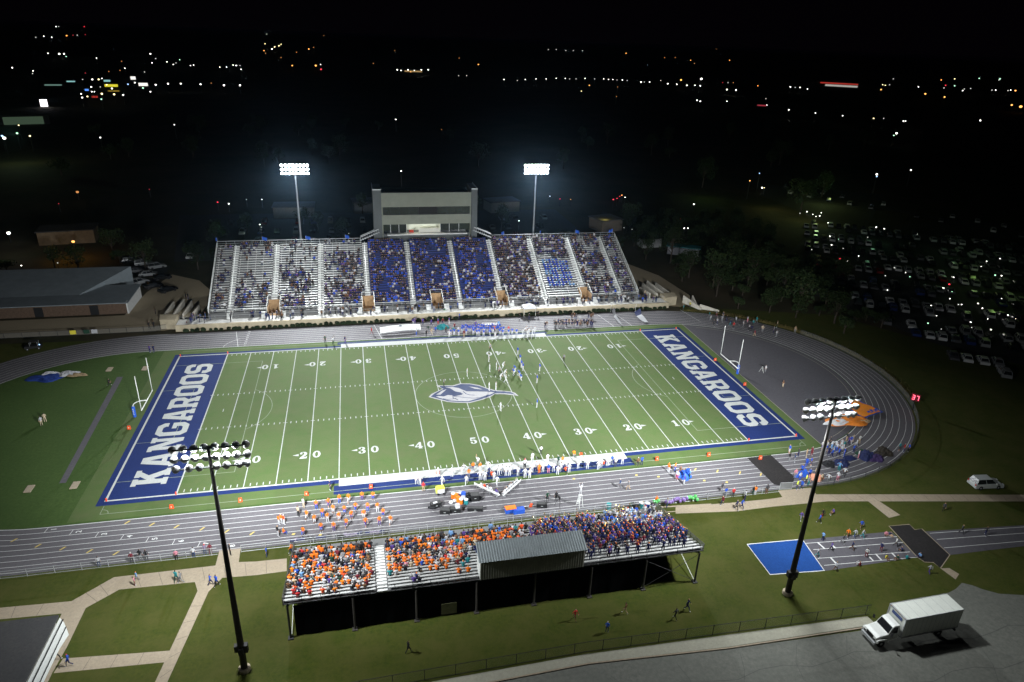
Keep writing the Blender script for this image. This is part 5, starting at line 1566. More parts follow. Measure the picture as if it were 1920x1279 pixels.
# ---- spectators on the visitor bleacher, seen from behind
OR = ['orange'] * 12 + ['bright orange'] * 4 + ['red orange'] * 3 + ['navy'] * 5 + ['black'] * 7 + ['blue'] * 1 + ['purple'] * 1 + ['grey'] * 4 + ['light grey'] * 2 + ['white'] * 3 + ['dark grey'] * 5 + ['brown'] * 2 + ['pink', 'teal', 'red', 'light blue', 'dark green', 'beige', 'maroon', 'tan']
random.seed(11)
NEARROWS = []
for blk, (a, b) in enumerate(VA[:2]):
    where = 'outer block' if blk == 0 else 'middle block'
    for i in range(VN):
        y, z = VY - i * VT, VZ + i * VR
        x, n_ = a + 0.35, 0
        xend = b - 0.3
        if blk == 1: xend = (2.0 if i < 1 else 1.0 if i < 4 else 1.2 if i < 8 else -6.9)
        while x < xend:
            fy = i / VN
            if blk == 0: dens = .90 if fy < .80 else .50
            else: dens = .92 if fy < .62 else .58 if fy < .8 else .16
            if blk == 0 and x < a + 4 and 0.1 < fy < .5: dens *= .75
            if blk == 0 and i in (9, 10) and x > a + 6: dens *= .75
            if random.random() < dens:
                top = random.choice(OR)
                n_ += 1
                up = random.random() < .10 and i < 3
                if i < 4:
                    NEARROWS.append((x, y - 0.52 + (.42 if up else 0), z, random.gauss(0, .25), up, top)); x += random.uniform(.54, .66); continue
                person((x, y - 0.52 + (.42 if up else 0), z), random.gauss(0, .25), 'hips' if up else random.choice(('sit', 'sit', 'situp')), top, random.choice(('jeans', 'black', 'navy', 'dark grey', 'tan')), f'person in {top} top, {nth(i + 1)} bleacher row up, {where}, {nth(n_)} from gym', 'spectators on the visitor bleacher', random.choice((None, None, None, 'white', 'orange')), None, random.uniform(1.04, 1.18), 'spectator', 'seated_person')
                x += random.uniform(.56, .70)
            else:
                x += random.uniform(.5, .8)
# ---- the marching band, standing on the same bleacher
M_brass = mat('brass', (.75, .52, .18), 0.22, 0.6, 0.9)
mb = MB(); mb.tube((0, 0, 0), (0, .5, .12), .02, .02, 6); mb.lathe([(.02, 0), (.03, .08), (.06, .16), (.13, .22)], 10, (0, .5, .12), (0, 1, .25)); mb.tube((0, .15, -.05), (0, .4, 0.0), .035, None, 6)
HORN = mb.mesh('brass_horn', M_brass)
random.seed(5)
nh = 0
for i in range(VN):
    y, z = VY - i * VT, VZ + i * VR
    x, n_ = {0: 4.0, 1: 3.0, 2: 2.4, 3: 2.0}.get(i, 1.7 if i < 9 else 6.3), 0
    x0 = x
    while x < 20.9:
        dens = .88 if i < 10 else .60 if i < 12 else .30
        if i > 9 and x > 17: dens += .12
        if random.random() < dens:
            n_ += 1
            plain = x > 11 and i < 5
            top = random.choice(('white', 'blue', 'light grey', 'white', 'light blue')) if plain and random.random() < .75 else random.choice(('navy', 'navy', 'purple', 'navy', 'black', 'black', 'navy', 'blue', 'maroon'))
            hat = 'white' if plain and random.random() < .5 else random.choice(('orange', 'red orange', 'brown', 'beige', None, None, 'bright orange'))
            ps = 'sit' if plain and random.random() < .45 else random.choice(('play', 'play', 'stand'))
            px_, py_ = x, y - (.52 if ps == 'sit' else .16)
            rz = random.gauss(0, .2)
            person((px_, py_, z), rz, ps, top, random.choice(('navy', 'black', 'white' if plain else 'navy')), f'band member in {top}, {(hat + " hat") if hat else "bare head"}, {nth(i + 1)} row up, {nth(n_)} from the stand middle', 'marching band on the visitor bleacher', hat, None, random.uniform(1.0, 1.1), 'musician', 'band_person')
            if ps == 'play' and (nh < 70) and random.random() < .5:
                nh += 1
                o = D.objects.new('brass_horn', HORN); COL.objects.link(o)
                o.location = (px_ - math.sin(rz) * .30, py_ + math.cos(rz) * .30, z + 1.50); o.rotation_euler = (random.uniform(-.1, .3), 0, rz)
                tag(o, 'shiny brass horn held up by a standing band member on the bleacher', 'horn', 'brass horns of the band')
            x += random.uniform(.58, .72)
        else:
            x += random.uniform(.5, .9)

# ---- the home crowd: far too many to build singly
random.seed(3)
crowd_mats = [CLOTH[k] for k in ('blue', 'navy', 'white', 'black', 'dark grey', 'grey', 'light grey', 'maroon', 'purple', 'teal', 'brown', 'jeans', 'red', 'tan', 'light blue', 'orange', 'bright orange', 'red orange')]
CB = body_mesh('crowd_seed', dict(SEAT, sleeve=0), False)
CS = body_mesh('crowd_seed_up', dict(BASE, sleeve=0), False)


def arrs(me):
    v = np.array([tuple(a.co) for a in me.vertices]); f = [tuple(p_.vertices) for p_ in me.polygons]; m_ = [p_.material_index for p_ in me.polygons]
    return v, f, m_


CBA, CSA = arrs(CB), arrs(CS)
allv, allf, allm = [], [], []
NM = len(crowd_mats)
nv = 0


def crowd_add(x, y, z, rz, A, top, leg, skin, hair, sc):
    global nv
    v, f, m_ = A
    c, s = math.cos(rz), math.sin(rz)
    w = v * sc
    allv.append(np.stack([w[:, 0] * c - w[:, 1] * s + x, w[:, 0] * s + w[:, 1] * c + y, w[:, 2] + z], 1))
    lut = (top, leg, NM + skin, 3, NM + 3 + hair)
    allf.extend([tuple(i + nv for i in q_) for q_ in f]); allm.extend([lut[k] for k in m_])
    nv += len(v)


DENS = [(.22, .32), (.22, .44), (.30, .64), (.42, .82), (.80, .90), (.78, .92), (.78, .92), (.92, .97), (.88, .0), (.62, .78), (.48, .75)]
WB = [0, 1, 1, 1, 3, 3, 4, 4, 5, 8, 10, 11, 11, 3, 4, 2, 3, 3, 1, 1, 2, 6, 4]
for k in range(len(AIS) - 1):
    a, b = AIS[k] + 1.0, AIS[k + 1] - 1.0
    for i in range(NR):
        y, z = HY + i * TR, HZ + i * RI
        hi, lo = DENS[k]
        f = i / NR
        dens = lo + (hi - lo) * min(1, f * 1.6)
        if k == 1 and .5 < f < .8: dens *= .25
        if k == 1 and f > .86 : dens = .75
        if k == 2 and f > .8: dens *= .35
        if k == 3 and f > .8: dens *= .5
        if k == 8:
            dens = .85 if f > .62 else .0 if f > .56 else .0
            if .12 < f < .56:                       # the spread out blue band in the bright block
                nn = 8
                for j in range(nn):
                    x = a + 1.1 + j * (b - a - 1.6) / nn + random.uniform(-.1, .1)
                    if random.random() < .8: crowd_add(x, y + .55, z, PI + random.uniform(-.2, .2), CBA, random.choice((0, 0, 14)), 1, random.randrange(3), random.randrange(2), 1.0)
                continue
        x = a + .2
        while x < b:
            nz = math.sin(x * .83 + k * 2.1) + math.sin(i * .55 + x * .21 + k) + math.sin(x * 1.9 - i * .43) * .7 + math.sin(i * 1.1 + k * 3)* .4
            clump = 1 + .42 * nz if dens < .9 else 1 + .06 * nz
            if i < 4 and any(abs(x - c) < 1.8 for c in VOM): x += .4; continue
            if random.random() < dens * clump:
                up = random.random() < .05
                bl = k in (4, 5, 6)
                top = random.choice([0, 0, 1, 1, 1, 3, 3, 4, 6, 11, 1, 0] if bl else WB)
                crowd_add(x, y + (.55 if not up else .22), z, PI + random.gauss(0, .3), CSA if up else CBA, top, random.choice((1, 3, 11, 4)), random.choice((0, 0, 1, 1, 2)), random.choice((0, 1, 1, 2)), random.uniform(.92, 1.06))
                x += random.uniform(.46, .60)
            else:
                x += random.uniform(.5, .9)
cn = ('blue', 'navy', 'white', 'black', 'dark grey', 'grey', 'light grey', 'maroon', 'purple', 'teal', 'brown', 'jeans', 'red', 'tan', 'light blue', 'orange', 'bright orange', 'red orange')
for x, y, z, rz, up, top in NEARROWS:          # the lowest rows of the visitor bleacher, mostly hidden by the rows above
    crowd_add(x, y, z, rz, CSA if up else CBA, cn.index(top) if top in cn else 4, random.choice((1, 3, 11, 4)), random.randrange(3), random.randrange(3), random.uniform(1.04, 1.18))
for _ in range(130):            # along the walkway in front
    x = random.uniform(-56, 57)
    crowd_add(x, random.choice((41.3, 41.7, 40.2, 39.6, 41.5)), 1.3, random.uniform(0, 6.28), CSA, random.choice(WB), random.choice((1, 3, 11, 4)), random.randrange(3), random.randrange(3), random.uniform(.9, 1.05))
me = D.meshes.new('crowd')
me.from_pydata(np.concatenate(allv).tolist(), [], allf)
for m_ in crowd_mats + SKIN[:3] + HAIR[:3]: me.materials.append(m_)
me.polygons.foreach_set('material_index', np.array(allm, dtype=np.int32))
me.update()
o = D.objects.new('crowd', me); COL.objects.link(o)
tag(o, 'dense crowd on the home stand and in the lowest visitor rows', 'crowd', None, 'stuff')

# ================================================================= FENCES
random.seed(21)


def fence(name, pts, h, step, mrail, mnet, label, rail=0.03):
    t = empty(name, (pts[0][0], pts[0][1], 0), 0, label, 'fence')
    O = Vector((pts[0][0], pts[0][1], 0))
    rails, net = MB(), MB()
    for a, b in zip(pts, pts[1:]):
        A, B = Vector((a[0], a[1], 0)) - O, Vector((b[0], b[1], 0)) - O
        for hh in (h, 0.08): rails.tube(A + Vector((0, 0, hh)), B + Vector((0, 0, hh)), rail, None, 5)
        net.add([tuple(A + Vector((0, 0, .08))), tuple(B + Vector((0, 0, .08))), tuple(B + Vector((0, 0, h))), tuple(A + Vector((0, 0, h)))], [(0, 1, 2, 3)])
    rails.build('rail', mrail, t)
    net.build('netting', mnet, t)
    acc = 0.0
    for a, b in zip(pts, pts[1:]):
        A, B = Vector((a[0], a[1], 0)) - O, Vector((b[0], b[1], 0)) - O
        L = (B - A).length
        d = (-acc) % step
        while d < L:
            p = A.lerp(B, d / L)
            MB().tube(p, p + Vector((0, 0, h + .05)), rail * 1.25, None, 6).build('post', mrail, t)
            d += step
        acc = (acc + L) % step
    return t


M_net = M_mesh.copy(); M_net.node_tree.nodes['Principled BSDF'].inputs['Alpha'].default_value = 0.16
ofen = [(TXL + (TRO + .9) * math.cos(t), TY + (TRO + .9) * math.sin(t)) for t in np.linspace(-PI / 2 - .5, -PI / 2, 6)]
fence('track_fence', ofen + [(-37.9, TY - TRO - .9)], 1.1, 3.0, M_steel, M_net, 'low chain-link fence along the track, between the gym side and the path gate')
fence('track_fence', [(-35.0, TY - TRO - .9), (30.5, TY - TRO - .9)], 1.1, 3.0, M_steel, M_net, 'low chain-link fence between the track and the visitor bleacher')
fence('track_fence', [(30.7, TY - TRO - .9), (42.6, TY - TRO - 1.0)], 1.1, 3.0, M_steel, M_net, 'low chain-link fence between the track and the path near the black mat')
fence('track_fence', [(TXR + (TRO + .8) * math.cos(t), TY + (TRO + .8) * math.sin(t)) for t in np.linspace(-PI / 2 - .03, .5, 22)], 1.1, 3.2, M_dark, M_net, 'low fence curving round the outside of the track bend')
fence('road_fence', [(-60, -63.6), (3.9, -62.35), (20, -62.75), (39.5, -63.3)], 1.5, 3.3, M_dark, M_net, 'dark chain-link fence between the lawn and the road')
fence('apron_fence', [(-140, 39.0), (-63, 39.0), (-60.3, 40.2)], 1.2, 3.4, M_dark, M_net, 'thin dark fence along the front of the gym apron')
# gate panels by the black mat
t = empty('track_gate', (43.0, -38.4, 0), -0.1, 'chain-link gate leaf standing open beside the black mat', 'gate')
mb = MB(); mb.path([(0, 0, .05), (0, 0, 1.25), (2.0, 0, 1.25), (2.0, 0, .05), (0, 0, .05)], .035, 6); mb.build('frame', M_steel, t)
MB().add([(0, 0, .1), (2, 0, .1), (2, 0, 1.2), (0, 0, 1.2)], [(0, 1, 2, 3)]).build('netting', M_mesh2, t)

# ================================================================= VEHICLES
def wheel(parent, x, y, r, w):
    o = MB().lathe([(r * .55, -w / 2), (r * .92, -w / 2), (r, -w * .35), (r, w * .35), (r * .92, w / 2), (r * .55, w / 2)], 18, (0, 0, 0), (0, 1, 0)).build('wheel', M_tyre, parent, False, (x, y, r))
    MB().lathe([(.05, -w / 2 - .012), (r * .55, -w / 2 + .01), (r * .55, w / 2 - .01), (.05, w / 2 + .012)], 14, (0, 0, 0), (0, 1, 0)).build('rim', M_steel, o)
    return o


# box truck: front towards -x, cargo box 7.8 m long
BT = empty('box_truck', (36.3, -66.82, 0), 0.02, 'white box truck with a long cargo box parked on the asphalt by the kerb', 'truck')
mb = MB()
mb.box2((3.35, -1.26, 1.15), (11.2, 1.26, 3.80))
cb = mb.build('cargo_box', mat('cargo_panel', (0.70, 0.72, 0.66), 0.5, var=0.05, scale=.8), BT)
bv = cb.modifiers.new('b', 'BEVEL'); bv.width = .05; bv.segments = 2
mb = MB()
for y in (-1.275, 1.275): mb.box2((3.3, y - .02, 3.66), (11.24, y + .02, 3.83)); mb.box2((3.3, y - .02, 1.1), (11.24, y + .02, 1.22))
mb.box2((3.28, -1.29, 3.68), (3.42, 1.29, 3.84)); mb.box2((3.29, -1.29, 1.1), (3.37, -1.2, 3.7)); mb.box2((3.29, 1.2, 1.1), (3.37, 1.29, 3.7))
mb.build('trim_rail', M_steel, cb)
MB().box2((3.3, -.75, 3.05), (3.345, .75, 3.45)).build('nose_sign', mat('faded_blue_print', (.06, .09, .22), .6), cb)
mb = MB()
mb.box2((11.2, -1.2, 1.2), (11.24, 1.2, 3.65)); mb.build('rear_door', M_paintwhite, cb)
mb = MB()
for x in np.arange(3.9, 11.1, .61):
    for y in (-1.268, 1.268): mb.box2((x - .012, y - .006, 1.25), (x + .012, y + .006, 3.64))
for x in np.arange(3.95, 11.1, 1.2): mb.box2((x - .012, -1.2, 3.80), (x + .012, 1.2, 3.808))
mb.build('panel_seam', M_steel, cb)
for y in (-1.0, -.3, 0, .3, 1.0): MB().box((3.27, y, 3.74), (.03, .1, .05)).build('marker_light', mat('amber_lens', (.55, .25, .03), .3), cb)
mb = MB()
# cab: hood and cabin as one lofted shell
prof = [(0.35, 0.75), (0.25, 1.05), (0.32, 1.35), (0.75, 1.52), (1.75, 1.66), (2.25, 2.55), (2.55, 2.68), (3.15, 2.68), (3.15, 0.75)]
hw = [1.0, 1.0, .98, .96, 1.02, .92, .90, .96, 1.08]
vs = [(x, -w, z) for (x, z), w in zip(prof, hw)] + [(x, w, z) for (x, z), w in zip(prof, hw)]
n = len(prof)
fs = [(i, i + 1, n + i + 1, n + i) for i in range(n - 1)] + [tuple(range(n))[::-1], tuple(range(n, 2 * n)), (n - 1, 0, n, 2 * n - 1)]
mb.add(vs, fs)
cab = mb.build('cab', M_paintwhite, BT)
bv = cab.modifiers.new('b', 'BEVEL'); bv.width = .06; bv.segments = 2; bv.limit_method = 'ANGLE'
mb = MB(); mb.add([(1.80, -.92, 1.73), (1.80, .92, 1.73), (2.21, .84, 2.49), (2.21, -.84, 2.49)], [(3, 2, 1, 0)])
mb.v = [(a - .03, b, c + .02) for a, b, c in mb.v]
mb.build('windshield', M_glass, cab)
for s in (-1, 1):
    MB().add([(1.95, s * 1.055, 1.75), (2.9, s * 1.06, 1.75), (2.9, s * .985, 2.5), (2.30, s * .965, 2.5)], [(0, 1, 2, 3)]).build('side_window', M_glass, cab)
    mb = MB(); mb.lathe([(.42, -.13), (.62, -.1), (.66, .0), (.62, .12), (.45, .14)], 16, (1.05, s * 1.06, .62), (0, 1, 0)); mb.v = [p_ for p_ in mb.v]
    mb2 = MB(); mb2.box((1.05, s * 1.05, 1.12), (1.5, .36, .16), 0, 0, .8); mb2.box((.42, s * 1.05, .92), (.2, .34, .3)); mb2.box((1.75, s * 1.05, .92), (.2, .34, .34))
    mb2.build('fender', M_paintwhite, cab)
    mb3 = MB(); mb3.tube((1.9, s * 1.0, 1.9), (1.75, s * 1.42, 1.95), .025, None, 5); mb3.box((1.75, s * 1.45, 2.05), (.1, .22, .48)); mb3.build('mirror', M_black, cab)
    MB().box((.30, s * .78, 1.0), (.10, .34, .2)).build('headlight', M_glass, cab)
    for x in (1.05, 8.9): wheel(BT, x, s * (1.0 if x < 2 else .98), .48, .28)
MB().box((.27, 0, 1.12), (.10, 1.0, .42)).build('grille', M_black, cab)
MB().box((.18, 0, .62), (.22, 2.1, .3)).build('bumper', M_steel, cab)
mb = MB(); mb.box2((.8, -.45, .5), (11.0, .45, .75)); mb.box2((3.6, -1.15, .85), (11.1, 1.15, 1.14)); mb.box2((3.6, .75, .5), (5.2, 1.2, .85)); mb.box2((11.0, -1.2, .5), (11.2, 1.2, .65))
mb.build('chassis', M_black, BT)


def car_parts(L=4.7, W=1.85, H=1.5, suv=False):
    """(body, glass, under) builders for a car lying along x, front towards +x."""
    hh = .92 if not suv else 1.02
    body = MB()
    pr = [(-L / 2, .35), (-L / 2 + .02, .75), (-L / 2 + .12, hh), (L * .18, hh + .02), (L * .42, hh - .12), (L / 2 - .04, .70), (L / 2, .40), (L / 2 - .1, .25), (-L / 2 + .1, .25)]
    n = len(pr)
    vs = [(x, -W / 2 * (.93 if z > .8 else 1), z) for x, z in pr] + [(x, W / 2 * (.93 if z > .8 else 1), z) for x, z in pr]
    fs = [(i, (i + 1) % n, n + (i + 1) % n, n + i) for i in range(n)] + [tuple(range(n))[::-1], tuple(range(n, 2 * n))]
    body.add(vs, fs)
    r0 = -L / 2 + (.15 if suv else .75); r1 = -L / 2 + (.45 if suv else 1.25); r2 = L * .06; r3 = L * .22
    roof = [(r1, H), (r2, H)]
    glass = MB()
    a, b = W / 2 * .90, W / 2 * .70
    g = [(r0, -a, hh), (r3, -a, hh), (r3, a, hh), (r0, a, hh), (r1, -b, H - .03), (r2, -b, H - .03), (r2, b, H - .03), (r1, b, H - .03)]
    glass.add(g, [(0, 1, 5, 4), (1, 2, 6, 5), (2, 3, 7, 6), (3, 0, 4, 7)])
    body.add([(r1 - .05, -b - .03, H - .04), (r2 + .05, -b - .03, H - .04), (r2 + .05, b + .03, H - .04), (r1 - .05, b + .03, H - .04), (r1, -b, H + .02), (r2, -b, H + .02), (r2, b, H + .02), (r1, b, H + .02)], [(3, 2, 1, 0), (4, 5, 6, 7), (0, 1, 5, 4), (1, 2, 6, 5), (2, 3, 7, 6), (3, 0, 4, 7)])
    for s in (-1, 1):
        for (p0, p1) in (((r0, a, hh), (r1, b, H)), ((r3, a, hh), (r2, b, H)), (((r0 + r3) / 2, a, hh), ((r1 + r2) / 2, b, H))):
            body.tube((p0[0], s * p0[1], p0[2]), (p1[0], s * p1[1], p1[2] - .02), .045, None, 4)
    return body, glass


# white SUV on the grass
cp = G(1846, 912)
SV = empty('parked_suv', (cp.x, cp.y, 0), math.radians(-6), 'white SUV parked on the dim lawn past the track bend', 'car')
bd, gl = car_parts(4.9, 1.95, 1.75, True)
b_ = bd.build('body', mat('suv_paint', (.42, .44, .43), .3, .5), SV); bv = b_.modifiers.new('b', 'BEVEL'); bv.width = .04; bv.limit_method = 'ANGLE'
gl.build('window', M_glass, SV)
for x in (-1.5, 1.5):
    for s in (-1, 1): wheel(SV, x, s * .86, .36, .24)
for s in (-1, 1):
    MB().box((2.38, s * .66, .74), (.12, .36, .16)).build('headlight', M_steel, SV)
    MB().box((-2.42, s * .78, .9), (.08, .2, .3)).build('tail_light', mat('tail_red', (.35, .02, .02), .4), SV)
    MB().box((.95, s * 1.06, 1.1), (.16, .2, .14)).build('wing_mirror', M_paintwhite, SV)

# rows of parked cars in the dark lots; small in the picture: one mesh each, a few paint colours
CARM = {}
CARB = {k_: car_parts(4.6 + .2 * k_, 1.85, 1.45 + .3 * k_, k_) for k_ in (False, True)}
for nm, c in (('white', (.70, .71, .70)), ('silver', (.35, .36, .37)), ('black', (.012, .012, .014)), ('red', (.25, .015, .015)), ('blue', (.02, .04, .16)), ('grey', (.10, .10, .11))):
    for k, suv in enumerate((False, True)):
        bd, gl = car_parts(4.6 + .2 * k, 1.85, 1.45 + .3 * k, suv)
        m_ = MB(); m_.add(bd.v, bd.f, 0); m_.add(gl.v, gl.f, 1)
        for x in (-1.4, 1.4):
            for s in (-1, 1): m_.lathe([(.1, -.12), (.33, -.12), (.33, .12), (.1, .12)], 10, (x, s * .84, .33), (0, 1, 0), 2)
        CARM[nm, suv] = m_.mesh('parked_car', [mat('car_paint_' + nm, tuple(q_ * .6 for q_ in c), .22, .5), M_glass, M_tyre])
CNAMES = ['white', 'white', 'silver', 'silver', 'black', 'black', 'grey', 'grey', 'red', 'blue']


def park(x, y, rz, zone):
    nm, suv = random.choice(CNAMES if 'gym' not in zone else ['black', 'grey', 'silver', 'black']), random.random() < .5
    o = D.objects.new('parked_car', CARM[nm, suv]); COL.objects.link(o)
    o.location = (x, y, -.02); o.rotation_euler.z = rz
    tag(o, f'{nm} {"SUV" if suv else "car"} among the cars parked {zone}', 'car', 'cars parked ' + zone)


lotc = []
for r in range(16):                                    # the big dark lot past the trees
    ang = math.radians(-33)
    for c in range(44):
        u, v = -58 + c * 2.9 + random.uniform(-.25, .25), -74 + (r // 2) * 17.5 + (r % 2) * 5.6
        x = 172 + u * math.cos(ang) - v * math.sin(ang); y = 42 + u * math.sin(ang) + v * math.cos(ang)
        if x < 110 or random.random() < .22 or (c % 15) == 14: continue
        if y > 150 or x > 330: continue
        lotc.append((math.hypot(x + 18, y + 115), x, y, r))
lotc.sort()
for k, (d_, x, y, r) in enumerate(lotc[:225]):
    park(x, y, math.radians(-33) + PI / 2 + (PI if random.random() < .3 else 0), 'in the dark lot beyond the track bend')
rest = MB()
for d_, x, y, r in lotc[225:520]:
    bd, gl = CARB[random.random() < .5]
    rest.M = Matrix.Translation((x, y, -.02)) @ Matrix.Rotation(math.radians(57), 4, 'Z')
    rest.add(bd.v, bd.f, random.choice((0, 0, 1, 1, 2, 2, 3, 3))); rest.add(gl.v, gl.f, 4)
if rest.v:
    tag(rest.build('parked_cars_mass', [mat('car_paint_' + q_, (0, 0, 0)) for q_ in ('white', 'silver', 'black', 'grey')] + [M_glass]), 'dense rows of cars in the far part of the dark parking lot', 'parked cars', None, 'stuff')
for k in range(26):                                     # along the lamp-lit lane
    A, B = (181, 190), (240, 84)
    t_ = (k // 2 + .5) / 13
    sgn = 1 if k % 2 else -1
    if random.random() < .15: continue
    dx, dy = B[0] - A[0], B[1] - A[1]; L = math.hypot(dx, dy)
    park(A[0] + dx * t_ - dy / L * sgn * 6.5, A[1] + dy * t_ + dx / L * sgn * 6.5, math.atan2(dy, dx) + PI / 2 + .3, 'along the lamp-lit lane far beyond the lot')
for r in range(4):
    for c in range(22):
        if random.random() < .40: continue
        park(-66 + c * 5.6 + random.uniform(-.4, .4), 96 + r * 13, PI / 2 + (PI if random.random() < .5 else 0), 'behind the home stand')
for k in range(9):
    park(-66 - k * 1.2 - (k % 3) * 3, 66 + k * 3.4, .5 + random.uniform(-.3, .3), 'between the gym and the home stand')

# ================================================================= BUILDINGS
# gym at the far side, roof lit by the floodlights
GY = empty('gym_building', (-100, 62, 0), 0, 'long low gym with pale metal roof and brown brick front beside the home stand', 'building')
GO = lambda mb: (setattr(mb, 'v', [(a + 100, b - 62, c) for a, b, c in mb.v]), mb)[1]
GO(MB().box2((-140, 51.2, 0), (-71.6, 62.4, 2.7))).build('wall', M_brick, GY)
mb = MB(); mb.box2((-71.58, 51.1, 0), (-71.3, 62.5, 2.95)); GO(mb).build('end_wall', mat('gym_white_wall', (.55, .55, .54), .8, var=.06, scale=1), GY)
mb = MB()
for x in (-118, -104, -90, -78.5): mb.box2((x - .9, 51.12, .02), (x + .9, 51.19, 2.3))
GO(mb).build('doorway', M_black, GY)
mb = MB()
rv = [(-140, 50.6), (-71.0, 50.6), (-71.0, 66.5), (-140, 66.5)]
mb.add([(-140, 50.6, 2.7), (-71, 50.6, 2.7), (-71, 62.7, 3.1), (-140, 62.7, 3.1), (-140, 50.6, 2.9), (-71, 50.6, 2.9), (-71, 62.7, 3.3), (-140, 62.7, 3.3)], [(3, 2, 1, 0), (4, 5, 6, 7), (0, 1, 5, 4), (1, 2, 6, 5), (2, 3, 7, 6), (3, 0, 4, 7)])
mb.add([(-140, 56.5, 3.2), (-83, 56.5, 3.2), (-74.8, 70, 5.7), (-140, 70, 5.7), (-140, 70, 0), (-74.8, 70, 0)], [(0, 1, 2, 3), (3, 2, 5, 4), (1, 5, 2)])
GO(mb).build('roof', mat('gym_roof_metal', (.20, .23, .25), .55, .4, .1, var=.12, scale=.5), GY)
mb = MB(); mb.add([(-83, 56.52, 3.2), (-74.8, 70.02, 5.7), (-74.8, 70.02, 0), (-79.5, 62.7, 3.3)], [(0, 3, 2, 1)])
GO(mb).build('gable', mat('gym_gable', (.16, .20, .23), .6, var=.1, scale=1), GY)

# ticket hut at the bottom corner
c1, c2, c3 = G(110, 1153, 3.2), G(20, 1330, 3.2), G(-170, 1330, 3.2)
hx = c1.x
TH = empty('ticket_hut', (hx, c1.y, 0), 0, 'dark flat roofed ticket hut with white serving counters at the corner of the lawn', 'hut')
rel = lambda p: (p.x - hx, p.y - c1.y)
a_, b_ = Vector(rel(c1)), Vector(rel(c2))
dv = (b_ - a_).normalized(); nn = Vector((-dv.y, dv.x))
if nn.x < 0: nn = -nn
wl = (b_ - a_).length
q0 = [tuple(a_), tuple(b_), tuple(b_ - nn * 9), tuple(a_ - nn * 7)]
MB().prism(q0, 2.95, 3.2).build('roof', ground_mat('hut_roof', [(.05, .05, .052), (.065, .062, .06), (.04, .04, .042)], [.5, 4]), TH)
MB().prism([tuple(a_ - nn * .3 + dv * .3), tuple(b_ - nn * .3), tuple(b_ - nn * 8.5), tuple(a_ - nn * 6.5 + dv * .3)], 0, 2.94).build('wall', M_paintwhite, TH)
for k in range(4):
    s0 = .9 + k * 2.6
    p0, p1 = a_ + dv * s0 - nn * .29, a_ + dv * (s0 + 1.9) - nn * .29
    m_ = MB(); m_.add([(p0.x, p0.y, 1.05), (p1.x, p1.y, 1.05), (p1.x, p1.y, 2.3), (p0.x, p0.y, 2.3)], [(0, 1, 2, 3)])
    w_ = m_.build('hatch', M_black, TH)
    q1, q2 = p0 + nn * .7, p1 + nn * .7
    MB().prism([tuple(p0 + nn * .02), tuple(p1 + nn * .02), tuple(q2), tuple(q1)], 1.0, 1.06).build('counter', M_paintwhite, w_)
m_ = MB(); p0, p1 = a_ + nn * .02, b_ + nn * .02
m_.prism([tuple(p0), tuple(p0 + dv * .8 + nn * .7), tuple(p0 + dv * 2.6 + nn * 1.75), tuple(p0 + dv * 4.4 + nn * 1.5), tuple(p1 + nn * 1.5), tuple(p1)], 2.72, 2.80); m_.build('awning', M_paintwhite, TH)
m_ = MB(); m_.tube((*(a_ + nn * 1.2 + dv * 1.6), 2.9), (*(b_ + nn * 1.3), 2.9), .05, None, 6); m_.tube((*(a_ + nn * .5 + dv * .4), 2.9), (*(b_ + nn * .6), 2.9), .06, None, 6)
m_.build('awning_bar', M_black, TH)

# wing walls at the parking lot end of the stand
for k, (pts_, hh) in enumerate(((((64.6, 41.6), (66.8, 35.6)), 2.0), (((66.9, 36.6), (71.0, 33.9)), 1.3), (((67.5, 42.2), (66.8, 38.0)), 1.6))):
    mb = MB(); A, B = pts_
    d = Vector((B[0] - A[0], B[1] - A[1])).normalized(); n_ = Vector((-d.y, d.x)) * .18
    v0 = [(A[0] + n_.x, A[1] + n_.y), (A[0] - n_.x, A[1] - n_.y), (B[0] - n_.x, B[1] - n_.y), (B[0] + n_.x, B[1] + n_.y)]
    mb.add([(x, y, 0) for x, y in v0] + [(v0[0][0], v0[0][1], hh), (v0[1][0], v0[1][1], hh), (v0[2][0], v0[2][1], hh * .35), (v0[3][0], v0[3][1], hh * .35)], [(0, 3, 2, 1), (4, 5, 6, 7), (0, 1, 5, 4), (1, 2, 6, 5), (2, 3, 7, 6), (3, 0, 4, 7)])
    tag(mb.build('wing_wall', M_fin), ('tan wing wall running down to the track at the lot end of the stand', 'low tapering wing wall along the track bend', 'short wing wall behind the yellow person')[k], 'wall')

# small sheds behind, and far buildings of the town
def building(x, y, sx, sy, h, rz, label, wall, lit=None, name='low_building', roofm=None):
    t = empty(name, (x, y, -.05), rz, label, 'building')
    MB().box((0, 0, h / 2), (sx, sy, h)).build('wall', wall, t)
    mb = MB(); mb.box((0, 0, h + .15), (sx + .8, sy + .8, .3)); mb.build('roof', roofm or M_lot, t)
    if lit is not None:
        n_ = max(2, int(sx / 6))
        for k in range(n_):
            xx = -sx / 2 + (k + .5) * sx / n_
            MB().box((xx, -sy / 2 - .06, h * .5), (sx / n_ * .6, .1, h * .45)).build('window', lit, t)
    return t


